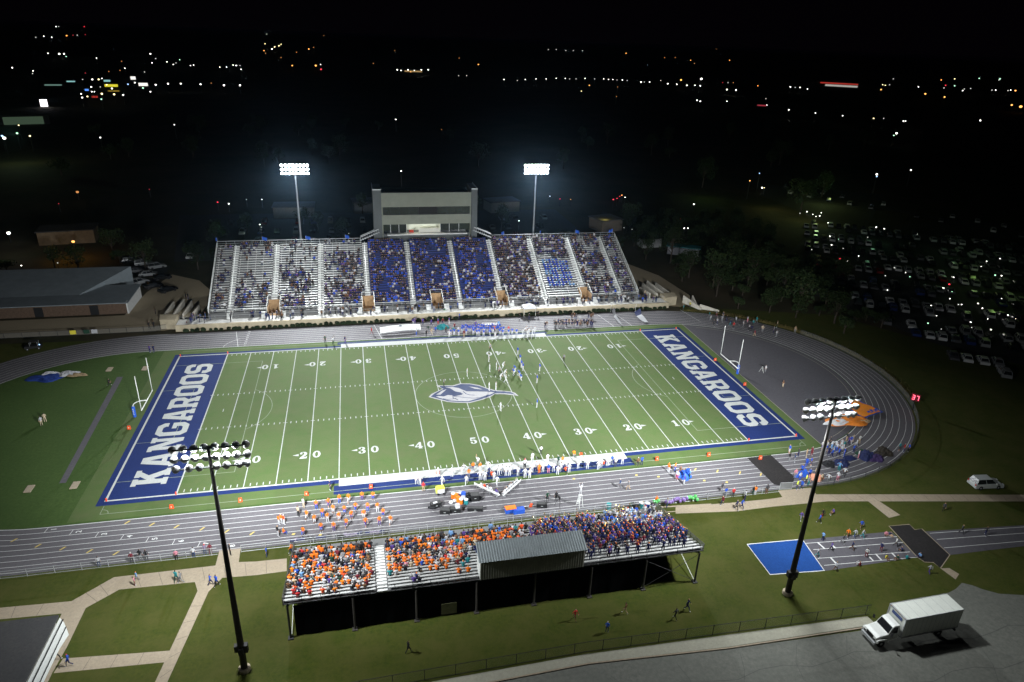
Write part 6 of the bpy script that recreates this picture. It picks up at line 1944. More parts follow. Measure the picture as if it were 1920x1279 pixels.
G3 = lambda x, y: G(x, y, 0)
p = G3(100, 465); building(p.x + 2, p.y + 8, 15, 8, 4, .15, 'low building under an orange lamp far past the gym', mat('dim_tan_wall', (.13, .095, .06), .85, var=.2, scale=.8), None)
p = G3(1200, 465); building(p.x + 4, p.y + 2, 7, 4, 3, .1, 'small pale shed behind the lot end of the home stand', mat('shed_pale', (.3, .3, .3), .8, var=.1, scale=1))
p = G3(1248, 478); building(p.x + 6, p.y, 10, 3, 2.6, -.5, 'teal roofed shelter in the dark beside the pale shed', mat('shelter_grey', (.2, .2, .22), .8), None, 'shelter', mat('shelter_teal', (.02, .16, .18), .6))
lw = glow('window_white', (1, .98, .9), 1.2); lc = glow('window_cyan', (.35, .75, .75), .7); ly = glow('sign_yellow', (.95, .85, .05), .8); lr = glow('sign_red', (.9, .07, .05), .45); lb = glow('window_pinkwhite', (1, .92, .95), 4.0)
def lit_block(x, y, wpx, hpx, m_, label, name='lit_building', cat='building'):
    """A far building whose lit front is about wpx x hpx pixels seen from here."""
    p = G(x, y + hpx / 2, 0)
    d = (p - Vector(CAM_P)).length
    sx, h = wpx * d / FPX, max(1.5, hpx * d / FPX)
    rz = math.atan2(p.y - CAM_P[1], p.x - CAM_P[0]) - PI / 2
    t = empty(name, (p.x, p.y, -.05), rz, label, cat)
    MB().box((0, 4.2, h * .55), (sx * 1.3, 8, h * 1.1)).build('wall', M_lot, t)
    MB().box((0, 4.2, h * 1.12), (sx * 1.4, 8.6, h * .08)).build('roof', M_black, t)
    MB().box((0, .1, h * .5), (sx, .2, h * .9)).build('window', m_, t)


lit_block(83.5, 195, 9, 11, lb, 'bright pinkish white billboard alone in the dark beyond the gym', 'billboard', 'billboard')
lit_block(209, 161, 18, 4, ly, 'yellow lit shop front in the far town')
lit_block(213, 171, 16, 2, mat('dim_gold', (.3, .2, .03), .6, emit=(.6, .4, .05), estr=.35), 'dim golden canopy under the yellow shop front')
lit_block(201, 152, 9, 3, lc, 'cyan lit building above the yellow shop front')
lit_block(133, 153, 11, 2, lc, 'cyan strip of light on a far town roof')
lit_block(100, 160, 22, 1.6, mat('dim_teal', (.1, .2, .18), .6, emit=(.25, .45, .38), estr=.45), 'faint green strip of light on the far town edge')
lit_block(269, 159, 13, 5, lw, 'white lit filling station in the far town', 'filling_station')
lit_block(250, 147, 7, 5, lw, 'white lit tower block in the far town')
lit_block(163, 169, 5, 3, glow('sign_blue', (.1, .3, 1), 1.2), 'small blue lit sign among the far town lights', 'lit_sign', 'sign')
lit_block(178, 182, 8, 3, lr, 'small red lit sign at the near edge of the far town', 'lit_sign', 'sign')
lit_block(1573, 157, 56, 2.2, lr, 'far filling station canopy edged in red light')
lit_block(1577, 161.5, 48, 3, mat('dim_white_front', (.5, .5, .5), .6, emit=(.8, .78, .7), estr=.5), 'white lit front below the red edged canopy')
lit_block(1428, 198, 14, 2, mat('dim_red', (.4, .1, .1), .6, emit=(.8, .08, .12), estr=.4), 'faint red strip light on the dark plain')
lit_block(775, 134, 30, 2.5, mat('dim_warm_front', (.4, .3, .15), .6, emit=(.9, .6, .25), estr=.4), 'warm lit front under a row of white lamps in the far dark')
lit_block(46, 228, 50, 12, mat('dim_green_roof', (.1, .14, .1), .6, emit=(.10, .16, .10), estr=.35), 'pale green roofed hall at the dark edge past the gym')  # faint light on the roof is put in as its own glow
lit_block(1132, 414, 7, 3, mat('porch_yellow', (.5, .4, .1), .6, emit=(.95, .75, .15), estr=.8), 'small house with a yellow lit porch behind the stand', 'house', 'house')

# ================================================================= FAR LAMPS
LG = {'w': ((1, .98, .90), 5.0), 'y': ((1, .85, .40), 4.0), 'o': ((1, .42, .10), 3.2), 'r': ((1, .05, .08), 2.6), 'b': ((.35, .6, 1), 3.0), 'g': ((.5, 1, .65), 2.5), 'd': ((.85, .88, .8), 1.3), 'do': ((.9, .38, .12), 0.9), 'dr': ((.8, .05, .08), 0.8)}
LGM = {k: glow('lamp_' + k, c, s_) for k, (c, s_) in LG.items()}
LNAME = {'w': 'white', 'y': 'yellowish', 'o': 'orange', 'r': 'red', 'b': 'bluish', 'g': 'greenish', 'd': 'faint white', 'do': 'faint orange', 'dr': 'faint red'}


def far_lamp(x, y, c='w', r=0.8, h=8.0):
    """A lamp, or a glint put in as one, on a post; r: its half size in pixels of the photograph."""
    p = G(x, y, h if y > 100 else h * 1.6)
    if p.y < CAM_P[1] or (p - Vector(CAM_P)).length > 24000: return
    d = (p - Vector(CAM_P)).length
    hh = p.z
    R_ = r * d / FPX
    mb = MB()
    mb.tube((0, 0, -.06), (0, 0, hh - R_ * .6), min(.15, R_ * .5), None, 5, 0)
    mb.ball((0, 0, hh), R_, 6, 1, .8)
    mb.tube((0, 0, hh + R_ * .75), (0, 0, hh + R_ * .85), R_ * .7, R_ * .2, 6, 0)
    o = mb.build('lamp_or_glint', [M_dark, LGM[c]], None, False, (p.x, p.y, 0))
    side = 'in the far town past the gym' if x < 660 else 'in the dark behind the press box' if x < 960 else 'in the dark plain beyond the parking lot'
    tag(o, f'{LNAME[c]} lamp or glint on a post {side}', 'street lamp', f'{LNAME[c]} far lamps {side}')


lamps = '''105,50,w 110,50,d 158,50,r 82,68,w 97,70,w 67,70,d 125,67,o,1 137,66,dr 145,66,d 160,65,dr 90,100,w 111,101,w,1.3 120,101,w,1 124,106,g 23,127,w,1 62,133,w 61,138,d 181,109,w 228,115,do 234,128,w 271,135,d 282,101,w,1.1 292,110,d 285,118,w 313,116,w 325,121,w 337,112,g 330,118,d 357,123,w 363,122,w 412,126,w 425,126,w 437,122,w 443,123,w,1 450,123,d 452,130,w 500,64,d 497,82,y 510,92,w,1 515,88,y,1 523,86,y,1 527,83,y 495,95,o 498,100,do 527,108,do 548,123,o,1.1 556,98,do 579,92,o,1 588,89,do 592,123,o,1.5 602,130,r,1.2 601,121,w 607,67,do 292,159,w,1.2 315,157,w,1.2 339,157,w,1.2 376,158,w,1.2 396,156,do 420,160,w,1.4 450,160,w,1.4 253,155,w,1 282,172,w,1 268,165,g,1.2 231,178,w,1.1 214,177,y,1.4 191,176,y,1.5 190,186,g,1.1 173,149,w,1.1 155,149,d 185,149,y,1.2 191,147,w 171,163,w,1.1 172,172,w,.9 177,172,w 152,176,w,1 154,183,w,1.1 164,181,y,1.1 188,163,d 200,159,y,1 210,166,w,1.2 240,158,b,1 204,134,do 225,132,do 160,137,dr 35,235,y,.9 32,250,g,1.5 8,259,w,2.2 4,255,b,1.6 56,255,y,1.3 188,258,w,1.1 327,234,w,.8 145,360,do,2.2 110,382,dr 280,355,dr 408,379,r,1.1 429,382,w,1.2 462,374,d 491,374,w,.9 742,224,w,1 828,243,do 752,321,w,1.2 745,131,w,1 752,132,w,.9 765,131,w,1 777,132,w 790,131,w,1 803,131,w,1 770,135,o 860,142,d 875,142,d 897,121,o,1 861,109,do 945,149,w,.8 700,119,do 740,95,do 440,55,do 370,55,d 40,498,w,1 108,493,d 2,525,w,1.3
985,149,w 1005,148,w 1024,148,w 1043,147,w 1060,147,w 1068,148,d 1080,148,d 1097,147,w 1115,148,d 1132,148,w 1141,149,w 1149,149,w 1157,150,d 1167,150,w,.9 1176,151,d 970,151,d 1028,93,d 1043,93,d 1061,95,d 1075,95,d 1092,95,d 1174,100,o,.9 1246,108,do 1266,108,do 1295,113,o 1302,119,do 1343,92,do 1368,113,o 1408,66,r,1 1105,160,o,.9 1090,171,y 1158,163,do 1156,181,do 1202,154,w,1.1 1208,154,d 1218,154,w,1 1239,151,d 1252,157,w,1.1 1269,158,w,1 1277,150,o,1.5 1288,160,w,1.1 1303,160,w,.9 1313,161,w,1 1315,148,w,1.9 1307,188,w,1.1 1313,190,w,1.1 1363,168,w,1.2 1380,169,w,1.2 1363,190,w,.9 1355,155,dr 1365,155,d 1375,155,do 1421,161,o 1436,185,d 1438,197,w 1479,206,w,1.1 1482,163,w,1.1 1491,164,d 1500,164,w,.9 1514,167,w,.8 1529,212,w,.9 1580,217,w,.9 1638,222,y,1 1657,222,d 1694,227,w,1 1698,227,w 1681,250,w,1.6 1676,254,g,1 1838,226,w,1.1 1644,327,w,1.6 1644,331,b,1.1 1708,319,w,1.2 1652,168,o,1.1 1655,159,y 1660,160,y 1668,159,d 1675,148,d 1735,176,o,1.3 1722,163,w 1771,182,o,1.2 1897,197,o,1.3 1914,200,o,2 1765,150,o 1770,165,d 1773,160,r 1790,161,g,.9 1790,148,y 1805,170,w 1808,167,d 1820,166,d 1836,147,g,.8 1875,148,g,1 1873,150,d 1860,169,d 1867,169,w 1895,169,w 1890,170,d 1904,170,o,1.1 1424,325,b,.9 1406,339,o,1.1 1301,383,w,1.3 1429,352,w,1.4 1433,352,y 1031,368,w,.9 1050,373,r,1.2 1070,374,o,.9 1150,374,r,1.2 1157,372,r,.9 1162,368,r 1166,366,o,1 1172,370,w,.8 973,414,w,1.1 1276,411,r,1.2 1283,428,w,1.2 1290,428,w,1.2 1378,446,y,.9 16,437,w,2.6 137,453,o,2.4 1137,408,y,1.1 1170,427,d 1185,430,d 487,421,w,1 490,426,d 654,438,d 458,437,d'''
for tok in lamps.split():
    a = tok.split(',')
    far_lamp(float(a[0]), float(a[1]), a[2], float(a[3]) if len(a) > 3 else .75, 3.0 if float(a[1]) > 340 else 8.0)
# car glints in the dark lot, added as low glowing lamps; red for tail lamps
lot = '1522,468 1559,459 1581,466 1595,463 1573,449 1547,482 1556,443 1553,418 1524,402 1530,406 1537,405 1500,400 1513,397 1540,399 1627,445 1643,426 1658,429 1719,439 1677,502 1698,511 1713,529 1716,536 1664,544 1785,519 1788,520 1769,540 1785,547 1781,560 1737,573 1746,573 1803,571 1797,571 1834,569 1809,583 1756,592 1861,591 1866,591 1890,591 1904,598 1896,603 1842,578 1852,598 1878,560 1820,604 1740,606 1866,516 1878,517 1875,485 1840,500 1850,490 1765,617 1822,614 1858,618 1628,491 1660,517 1706,519 1589,490 1610,480'
for k, tok in enumerate(lot.split()):
    x, y = map(float, tok.split(','))
    far_lamp(x, y, random.choice('wwwgd'), random.uniform(.7, 1.15), .9)  # glowing ball stands in for a glint on a car
for x, y in ((1780, 533), (1575, 485)): far_lamp(x, y, 'r', 1.2, .9)
# the few lamps whose light reaches the ground
for x, y, w_, c, h in ((1552, 347, 30000, (.75, 1, .30), 9), (1507, 372, 16000, (.8, 1, .35), 9), (1540, 390, 9000, (.6, 1, .5), 7), (1450, 358, 15000, (.9, 1, .4), 8), (1325, 335, 12000, (.5, 1, .3), 9), (1645, 420, 9000, (.4, 1, .55), 7), (1850, 470, 16000, (.6, 1, .35), 9), (1895, 500, 14000, (.55, 1, .25), 9), (1800, 436, 8000, (.5, 1, .5), 8), (487, 412, 9000, (.5, .9, .6), 8), (125, 449, 20000, (1, .5, .05), 6), (14, 430, 12000, (.9, 1, 1), 8), (20, 250, 60000, (.7, 1, .6), 14), (420, 436, 2500, (.4, 1, .3), 6), (1135, 408, 3500, (1, .85, .2), 5)):
    p = G(x, y, h)
    bulb('street_lamp_light', tuple(p), w_ * (.018 if x > 1600 else .04 if x > 1000 else .04), c, 1.0)

# ================================================================= TREES AND SHRUBS
M_leaf = [mat('leaf_%d' % k, c, .7, .2) for k, c in enumerate([(.022, .040, .010), (.014, .028, .008), (.034, .044, .014)])]
M_bark = mat('bark', (.05, .038, .028), .9, var=.3, scale=3)


def tree_proto(seed, H, R_, name='leafy_tree'):
    rnd = random.Random(seed)
    tr = MB()
    tr.path([(0, 0, -.1), (.05, .05, H * .2), (.0, .1, H * .45), (.1, 0, H * .8)], [.28, .22, .15, .05], 8)
    lv = MB()
    lobes = []
    for k in range(13):
        a = rnd.uniform(0, 6.28); rr = R_ * rnd.uniform(.15, .75); z = H * rnd.uniform(.36, .9)
        rr *= 1.15 - abs(z / H - .55) * 1.2
        c = Vector((rr * math.cos(a), rr * math.sin(a), z)); lobes.append((c, R_ * rnd.uniform(.28, .5)))
        tr.path([(0, .05, H * rnd.uniform(.2, .45)), tuple(c * .6 + Vector((0, 0, H * .15))), tuple(c)], [.10, .06, .02], 5)
    for c, r in lobes:
        for k in range(int(80)):
            d = Vector((rnd.gauss(0, 1), rnd.gauss(0, 1), rnd.gauss(0, .8))).normalized() * r * rnd.uniform(.55, 1.1)
            p = c + d
            u = Vector((rnd.gauss(0, 1), rnd.gauss(0, 1), rnd.gauss(0, .6))).normalized(); w_ = u.orthogonal().normalized()
            s_ = rnd.uniform(.18, .38)
            lv.add([tuple(p - u * s_), tuple(p + w_ * s_ * .6), tuple(p + u * s_), tuple(p - w_ * s_ * .6)], [(0, 1, 2, 3)], rnd.choice((0, 0, 1, 1, 2)))
    t = empty(name, (0, 0, 0))
    tr.build('trunk', M_bark, t, True)
    lv.build('crown', M_leaf, t)
    return t


TP = [tree_proto(s_, h, r) for s_, h, r in ((1, 9, 3.6), (2, 7, 3.2), (3, 11, 4.4))]
used = [False] * 3


def plant(x, y, where, sc=1.0, k=None):
    k = random.randrange(3) if k is None else k
    if not used[k]: o = TP[k]; used[k] = True
    else: o = copy_tree(TP[k])
    o.location = (x, y, -.05); o.rotation_euler.z = random.uniform(0, 6.28); s_ = sc * random.uniform(.8, 1.2); o.scale = (s_, s_, s_ * random.uniform(.9, 1.1))
    tag(o, f'{("round", "small", "tall")[k]} dark leafy tree {where}', 'tree', 'dark trees ' + where)


random.seed(31)
spots = []
for _ in range(900):
    x, y = random.uniform(74, 122), random.uniform(8, 118)
    if x < 84 and y < 34: continue
    if math.hypot(x - TXR, y - TY) < 43: continue
    if x > 108 and y < 50: continue
    if all(math.hypot(x - a, y - b) > 3.6 for a, b in spots): spots.append((x, y))
for x, y in spots[:95]: plant(x, y, 'between the track bend and the parking lot', random.uniform(.55, .95))
for x, y in ((1552, 352), (1325, 334), (1513, 379)):
    p = G(x, y, 5); plant(p.x, p.y + 3, 'under a lamp by the far lane', 1.2)
for k, (x, y) in enumerate(((-40, 146), (-14, 152), (38, 150), (70, 118))): building(x, y, (14, 10, 12, 9)[k], 8, 4, .1 * k, ('low dark house far behind the gym side of the home stand', 'small dark house behind the press box', 'dark house behind the lot side of the home stand', 'dark shed at the lot corner behind the stand')[k], mat('house_wall_%d' % k, ((.22, .2, .17), (.16, .17, .18), (.25, .24, .22), (.18, .15, .12))[k], .8, var=.1, scale=1), None, 'dark_house', mat('house_roof', (.10, .10, .11), .8, var=.2, scale=1))
for x, y in [(-62, 84), (-58, 92), (-66, 97), (-84, 92), (-92, 84), (-100, 90), (-110, 86), (-120, 92), (-76, 86), (-88, 100), (-54, 82), (-50, 72)]: plant(x, y, 'behind the gym', .8)
for x in range(-58, 66, 7): plant(x + random.uniform(-3, 3), random.choice((88, 102, 118, 134, 150)) + random.uniform(-3, 3), 'behind the home stand', .7)
for x, y in [(57, 84), (64, 88), (70, 80), (61, 95), (72, 95), (76, 70), (72, 58)]: plant(x, y, 'at the lot end of the home stand', .6)
for _ in range(40):
    x = random.uniform(-330, 330); y = random.uniform(215, 420)
    plant(x, y, 'scattered over the dark plain behind the stand', 1.1)

# clipped shrubs along the foot of the home stand wall
sh = MB(); rnd = random.Random(4)
for k in range(420):
    d = Vector((rnd.gauss(0, 1), rnd.gauss(0, 1), rnd.gauss(0, 1))).normalized() * rnd.uniform(.75, 1.05)
    p = Vector((d.x * .62, d.y * .42, .38 + d.z * .36)); u = Vector((rnd.gauss(0, 1), rnd.gauss(0, 1), rnd.gauss(0, 1))).normalized(); w_ = u.orthogonal().normalized(); s_ = rnd.uniform(.07, .14)
    sh.add([tuple(p - u * s_), tuple(p + w_ * s_ * .7), tuple(p + u * s_), tuple(p - w_ * s_ * .7)], [(0, 1, 2, 3)], rnd.choice((0, 1, 1)))
SHM = sh.mesh('shrub', [M_leaf[1], mat('leaf_dark', (.02, .032, .014), .8)])
for k, x in enumerate(np.arange(-57.5, 58, 1.25)):
    if random.random() < .06: continue
    o = D.objects.new('shrub', SHM); COL.objects.link(o)
    o.location = (x + random.uniform(-.2, .2), 37.72 + random.uniform(-.1, .1), 0); o.rotation_euler.z = random.uniform(0, 6.28); s_ = random.uniform(.7, 1.25); o.scale = (s_, s_ * .9, s_)
    tag(o, 'dark low shrub in the row along the front wall of the home stand', 'shrub', 'shrubs along the home stand wall')
# coarse grass on the bank outside the far bend
mb = MB()
for k in range(9000):
    t_ = random.uniform(-.38, 1.5); r = TRO + 1.1 + abs(random.gauss(0, .9))
    x, y = TXR + r * math.cos(t_), TY + r * math.sin(t_)
    if y > 36: continue
    a = random.uniform(0, 6.28); h = random.uniform(.12, .42); w_ = .045
    mb.add([(x - w_ * math.cos(a), y - w_ * math.sin(a), 0), (x + w_ * math.cos(a), y + w_ * math.sin(a), 0), (x + random.uniform(-.2, .2), y + random.uniform(-.2, .2), h)], [(0, 1, 2)])
tag(mb.build('dry_grass', mat('dry_grass_blades', (.12, .095, .028), .85, var=.3, scale=.4)), 'coarse yellowish grass on the bank outside the track bend', 'grass', None, 'stuff')

# ================================================================= SMALL THINGS ON THE FIELD EDGE
# orange numbered sideline markers
mk = [(-45.6, -27.9), (-36.5, -27.9), (-27.4, -27.9), (-18.2, -27.7), (27.4, -27.7), (36.5, -27.9), (44.6, -30.2), (-57.1, -4.3), (55.6, 6.5), (56.0, -5.2), (-8.0, -25.6)]
wr_ = ['before the near five yard line', 'at the near ten, by the mast', 'at the near twenty', 'at the near thirty', 'at the near twenty past the huddle side', 'at the near ten past the huddle', 'on the black mat across the track', 'behind the gym end zone', 'behind the far part of the court end zone', 'behind the near part of the court end zone', 'on the blue strip at the near forty']
for (x, y), wh in zip(mk, wr_):
    t = empty('yard_marker', (x, y, .03), random.uniform(-.2, .2), 'orange foam sideline marker ' + wh, 'marker', 'orange yard markers')
    MB().box((0, 0, .34), (.56, .22, .64), 0, 0, .8).build('foam_block', CLOTH['red orange'], t)
    MB().box((0, -.112, .36), (.17, .02, .24)).build('number_patch', CLOTH['beige'], t)
for (x, y), wh in zip([(-50, -26.9), (-60, -26.9), (50, -26.9), (60, -26.9), (50, 26.9), (60, 26.9), (-50, 26.9), (-60, 26.9)], ['near goal line, gym end', 'near outer corner, gym end', 'near goal line, court end', 'near outer corner, court end', 'far goal line, court end', 'far outer corner, court end', 'far goal line, gym end', 'far outer corner, gym end']):
    o = MB().box((0, 0, .24), (.16, .16, .46)).build('pylon', mat('pylon_red', (.75, .08, .04), .7, var=.05, scale=5), None, False, (x * YD, y * YD, .03))
    tag(o, 'small orange red corner pylon at the ' + wh, 'pylon', 'end zone pylons')


def lathe_thing(name, p, prof, m_, label, cat, group=None, lid=None, rz=0):
    t = empty(name, (p.x, p.y, .02), rz, label, cat, group)
    MB().lathe(prof, 14).build('body', m_, t, False)
    if lid:
        top = prof[-1]
        MB().lathe([(top[0] + .02, top[1]), (top[0] + .02, top[1] + .07), (top[0] * .6, top[1] + .10)], 14).build('lid', lid, t)
    mb = MB()
    for s in (-1, 1): mb.box((s * (prof[1][0] + .03), 0, prof[-1][1] * .75), (.06, .14, .05))
    mb.build('handle', M_black, t)
    return t


JUG = [(.22, 0), (.24, .06), (.25, .55), (.24, .62)]
for x, y, m_, lid, wh in ((665, 868, CLOTH['orange'], CLOTH['white'], 'orange drink jug with white lid at the gym end of the cooler pile'), (712, 880, CLOTH['orange'], CLOTH['orange'], 'all orange drink jug behind the white sacks'), (745, 925, CLOTH['bright orange'], CLOTH['orange'], 'bright orange drink jug tipped towards the white lidded ones'), (790, 955, CLOTH['orange'], CLOTH['white'], 'orange drink jug with broad white lid, lowest of the pile'), (866, 962, CLOTH['teal'], CLOTH['white'], 'light blue drink jug with white lid next to the black bags'), (820, 920, CLOTH['white'], CLOTH['light grey'], 'plain white drink jug between two orange ones')):
    p = S1(x, y, 0); lathe_thing('drink_jug', p, [(a * 1.25, b * 1.25) for a, b in JUG], m_, wh, 'jug', 'drink jugs in the pile on the track', lid)
p = S1(825, 872, 0); lathe_thing('blue_barrel', p, [(.30, 0), (.33, .1), (.34, .85), (.32, .95)], M_blue, 'blue barrel standing among the drink jugs', 'barrel', None, CLOTH['blue'])
p = S1(752, 845, 0)
t = empty('cool_box', (p.x, p.y, .02), .1, 'blue cool box with white lid behind the drink jugs', 'cool box')
MB().box((0, 0, .25), (1.1, .5, .48), 0, 0, 1.05).build('tub', M_blue, t); MB().box((0, 0, .55), (1.18, .56, .12)).build('lid', M_whitecloth, t)
p = S1(470, 800, 0)
t = empty('water_cart', (p.x, p.y, .02), .1, 'yellow topped water cart with white tank on the track edge', 'cart')
MB().box((0, 0, .62), (1.0, .7, .7)).build('tank', M_whitecloth, t); MB().box((-.05, .05, 1.08), (1.15, .85, .16)).build('lid', CLOTH['yellow'], t)
MB().box((-.62, .05, .7), (.16, .6, .75)).build('side_bin', CLOTH['hi vis yellow'], t)
for sx in (-.4, .4):
    for sy in (-.35, .35): MB().lathe([(.05, -.05), (.18, -.05), (.18, .05), (.05, .05)], 12, (sx, sy, .19), (0, 1, 0)).build('wheel', M_tyre, t)
for x, y, wh in ((632, 950, 'white cloth sack beside the light pile of jugs'), (690, 925, 'white and blue towel sack in the pile of jugs'), (700, 868, 'white sack leaning on the orange jug')):
    p = S1(x, y, 0); mb = MB(); mb.ball((0, 0, .2), .34, 8, 0, .65); mb.tube((0, 0, .38), (.06, 0, .52), .10, .03, 8)
    tag(mb.build('towel_sack', M_whitecloth, None, True, (p.x, p.y, .0)), wh, 'sack')


def duffel(p, rz, L, m_, label, group):
    t = empty('duffel_bag', (p.x, p.y, .02), rz, label, 'bag', group)
    MB().lathe([(.10, -L / 2), (.19, -L / 2 + .05), (.22, -L * .2), (.22, L * .2), (.19, L / 2 - .05), (.10, L / 2)], 10, (0, 0, .2), (1, 0, 0)).build('body', m_, t, True)
    mb = MB(); mb.path([(-.22, .05, .36), (-.15, .05, .52), (.15, .05, .52), (.22, .05, .36)], .02, 5); mb.build('strap', M_black, t)
    return t


FB = GC(480, 880, 3.654)
for k in range(26):
    x = 245 + k * 26 + random.uniform(-8, 8)
    if 480 < x < 560 and k % 2: continue
    y = 497 - (x - 245) * .102 + random.uniform(-5, 5)
    duffel(FB(x, y), random.uniform(-.5, .5), random.uniform(.6, .9), random.choice((CLOTH['black'], CLOTH['dark grey'], CLOTH['navy'], CLOTH['grey purple'])), f'dark bag in the row along the track fence, {nth(k + 1)} from the gym end', 'bags along the track fence')
for k, (x, y) in enumerate([(905, 850), (930, 835), (950, 870), (1090, 880), (330, 1035), (460, 1000), (920, 880)]):
    duffel(S1(x, y), random.uniform(0, 3), 1.1, CLOTH['black'], f'black kit bag in the heap by the drink jugs, {nth(k + 1)} from the jugs', 'black kit bags by the benches')
for k, (f_, x, y, sx, sy, h, wh) in enumerate([(S1, 395, 1000, 1.5, .8, .6, 'black case with a white inner lid, open on the track'), (S1, 1005, 885, 1.2, 1.1, .8, 'dark grey equipment crate by the team bench'), (S1, 700, 1080, 1.6, .7, .5, 'long black case under a white box near the fence'), (S1, 540, 1095, 1.4, .9, .5, 'black case at the gym end of the cases by the fence'), (S2, 300, 1085, 1.5, .7, .5, 'black case beside the camera crew'), (S1, 1010, 1060, 2.2, .6, .4, 'flat black case near the orange and blue boxes')]):
    p = f_(x, y)
    t = empty('equipment_case', (p.x, p.y, .02), random.uniform(-.3, .3), wh, 'case')
    MB().box((0, 0, h / 2), (sx, sy, h)).build('shell', M_black, t); MB().box((0, .06, h + .05), (sx * 1.02, sy * .9, .09)).build('lid', M_dark, t)
    if 'white inner' in wh: MB().box((-.1, .0, h + .12), (.6, .35, .04)).build('liner', M_whitecloth, t)
    MB().box((0, -sy / 2 - .02, h * .6), (.3, .04, .06)).build('handle', M_steel, t)
p = S1(732, 1070); t = empty('drink_box', (p.x, p.y, .5), .1, 'white and blue box on the black cases by the fence', 'box'); MB().box((0, 0, .3), (.6, .5, .6)).build('carton', M_whitecloth, t); MB().box((0, 0, .63), (.64, .54, .08)).build('lid', CLOTH['light grey'], t)
p = S1(1560, 1085); t = empty('orange_chest', (p.x, p.y, .02), .05, 'orange topped blue chest by the track fence', 'chest'); MB().box((0, 0, .35), (1.5, .8, .7)).build('tub', M_blue, t); MB().box((0, 0, .75), (1.55, .85, .12)).build('lid', CLOTH['orange'], t)
p = S1(1690, 1095); t = empty('blue_chest', (p.x, p.y, .02), .05, 'long blue chest beside the orange topped one', 'chest'); MB().box((0, 0, .3), (1.6, .8, .6)).build('tub', M_blue, t); MB().box((0, 0, .64), (1.64, .84, .08)).build('lid', CLOTH['blue'], t)
p = S2(560, 1075); t = empty('camera_tripod', (p.x, p.y, .02), .3, 'black video camera on a tripod near the track fence', 'tripod')
for a in (.3, 2.4, 4.5): MB().tube((0, 0, 1.4), (.6 * math.cos(a), .6 * math.sin(a), 0), .03, None, 6).build('leg', M_black, t)
mb = MB(); mb.box((0, 0, 1.55), (.2, .5, .26)); mb.tube((0, .25, 1.55), (0, .5, 1.55), .08, .10, 8); mb.build('camera', M_black, t)
# balloons on the fence
R1b = R1
for k in range(22):
    x = 235 + k * 25
    c = 'green' if k < 4 or k > 16 else 'purple'
    if 300 < x < 380: continue
    p = R1b(x, 500 - (x - 235) * .075 + random.uniform(-8, 8))
    o = MB().ball((0, 0, 0), .27, 10, 0, 1.12).build('balloon', mat('balloon_' + c, (.10, .42, .12) if c == 'green' else (.20, .13, .34), .25, .5), None, True, (p.x, TY - TRO - 1.15, .75 + random.uniform(-.3, .35)))
    tag(o, f'shiny {c} balloon in the bunch tied along the track fence', 'balloon', f'{c} balloons on the fence')
for x, y, m_, wh in ((140, 595, CLOTH['teal'], 'teal bin with white lid in front of the band'), (210, 600, CLOTH['blue'], 'blue bin with white lid beside the teal one'), (25, 600, CLOTH['dark green'], 'dark green bin at the front corner of the band'), (48, 605, CLOTH['black'], 'black bin next to the dark green one')):
    lathe_thing('round_bin', R1(x, y), [(.28, 0), (.33, .1), (.36, .85), (.37, .92)], m_, wh, 'bin', None, CLOTH['white'] if 'white' in wh else None)
p = S2(1345, 1125); lathe_thing('round_bin', p, [(.28, 0), (.33, .1), (.36, .85), (.37, .92)], CLOTH['teal'], 'teal bin at the track fence by the press shed side of the band', 'bin')
for x, y, wh in ((800, 655, 'pale round bin by the fence, first of two'), (840, 652, 'pale round bin by the fence, second of two')):
    pass
# the blue bundle in the huddle, tarpaulins, deflated tunnels
def heap(name, c, rx, ry, h, m_, label, cat, seed, n=34):
    rnd = random.Random(seed)
    ph = [(rnd.uniform(.5, 2.2), rnd.uniform(.5, 2.2), rnd.uniform(0, 6)) for _ in range(5)]
    vs, fs = [], []
    for i in range(n):
        for j in range(n):
            u, v = -1 + 2 * i / (n - 1), -1 + 2 * j / (n - 1)
            k = math.sqrt(u * u + v * v) / max(abs(u), abs(v), 1e-6)
            u2, v2 = u / max(k, 1e-6), v / max(k, 1e-6)
            r = math.hypot(u2, v2)
            w_ = sum(math.sin(a * 4 * u2 + b * 4 * v2 + p_) for a, b, p_ in ph) / 5
            w2 = math.sin(9 * u2 + 5 * v2 + ph[2][2]) * math.sin(7 * v2 - 4 * u2 + ph[3][2])
            z = h * max(0, 1 - r ** 2.2) ** .6 * (.58 + .6 * w_ + .28 * abs(w2)) if r < 1 else 0
            e = 1 + .14 * math.sin(3 * math.atan2(v2, u2) + ph[0][2]) + .10 * math.sin(5 * math.atan2(v2, u2) + ph[1][2])
            vs.append((c[0] + u2 * rx * e, c[1] + v2 * ry * e, .02 + max(0, z)))
    for i in range(n - 1):
        for j in range(n - 1): fs.append((i * n + j, (i + 1) * n + j, (i + 1) * n + j + 1, i * n + j + 1))
    o = MB().add([(a - c[0], b - c[1], z) for a, b, z in vs], fs).build(name, m_, None, True, (c[0], c[1], 0))
    return tag(o, label, cat)


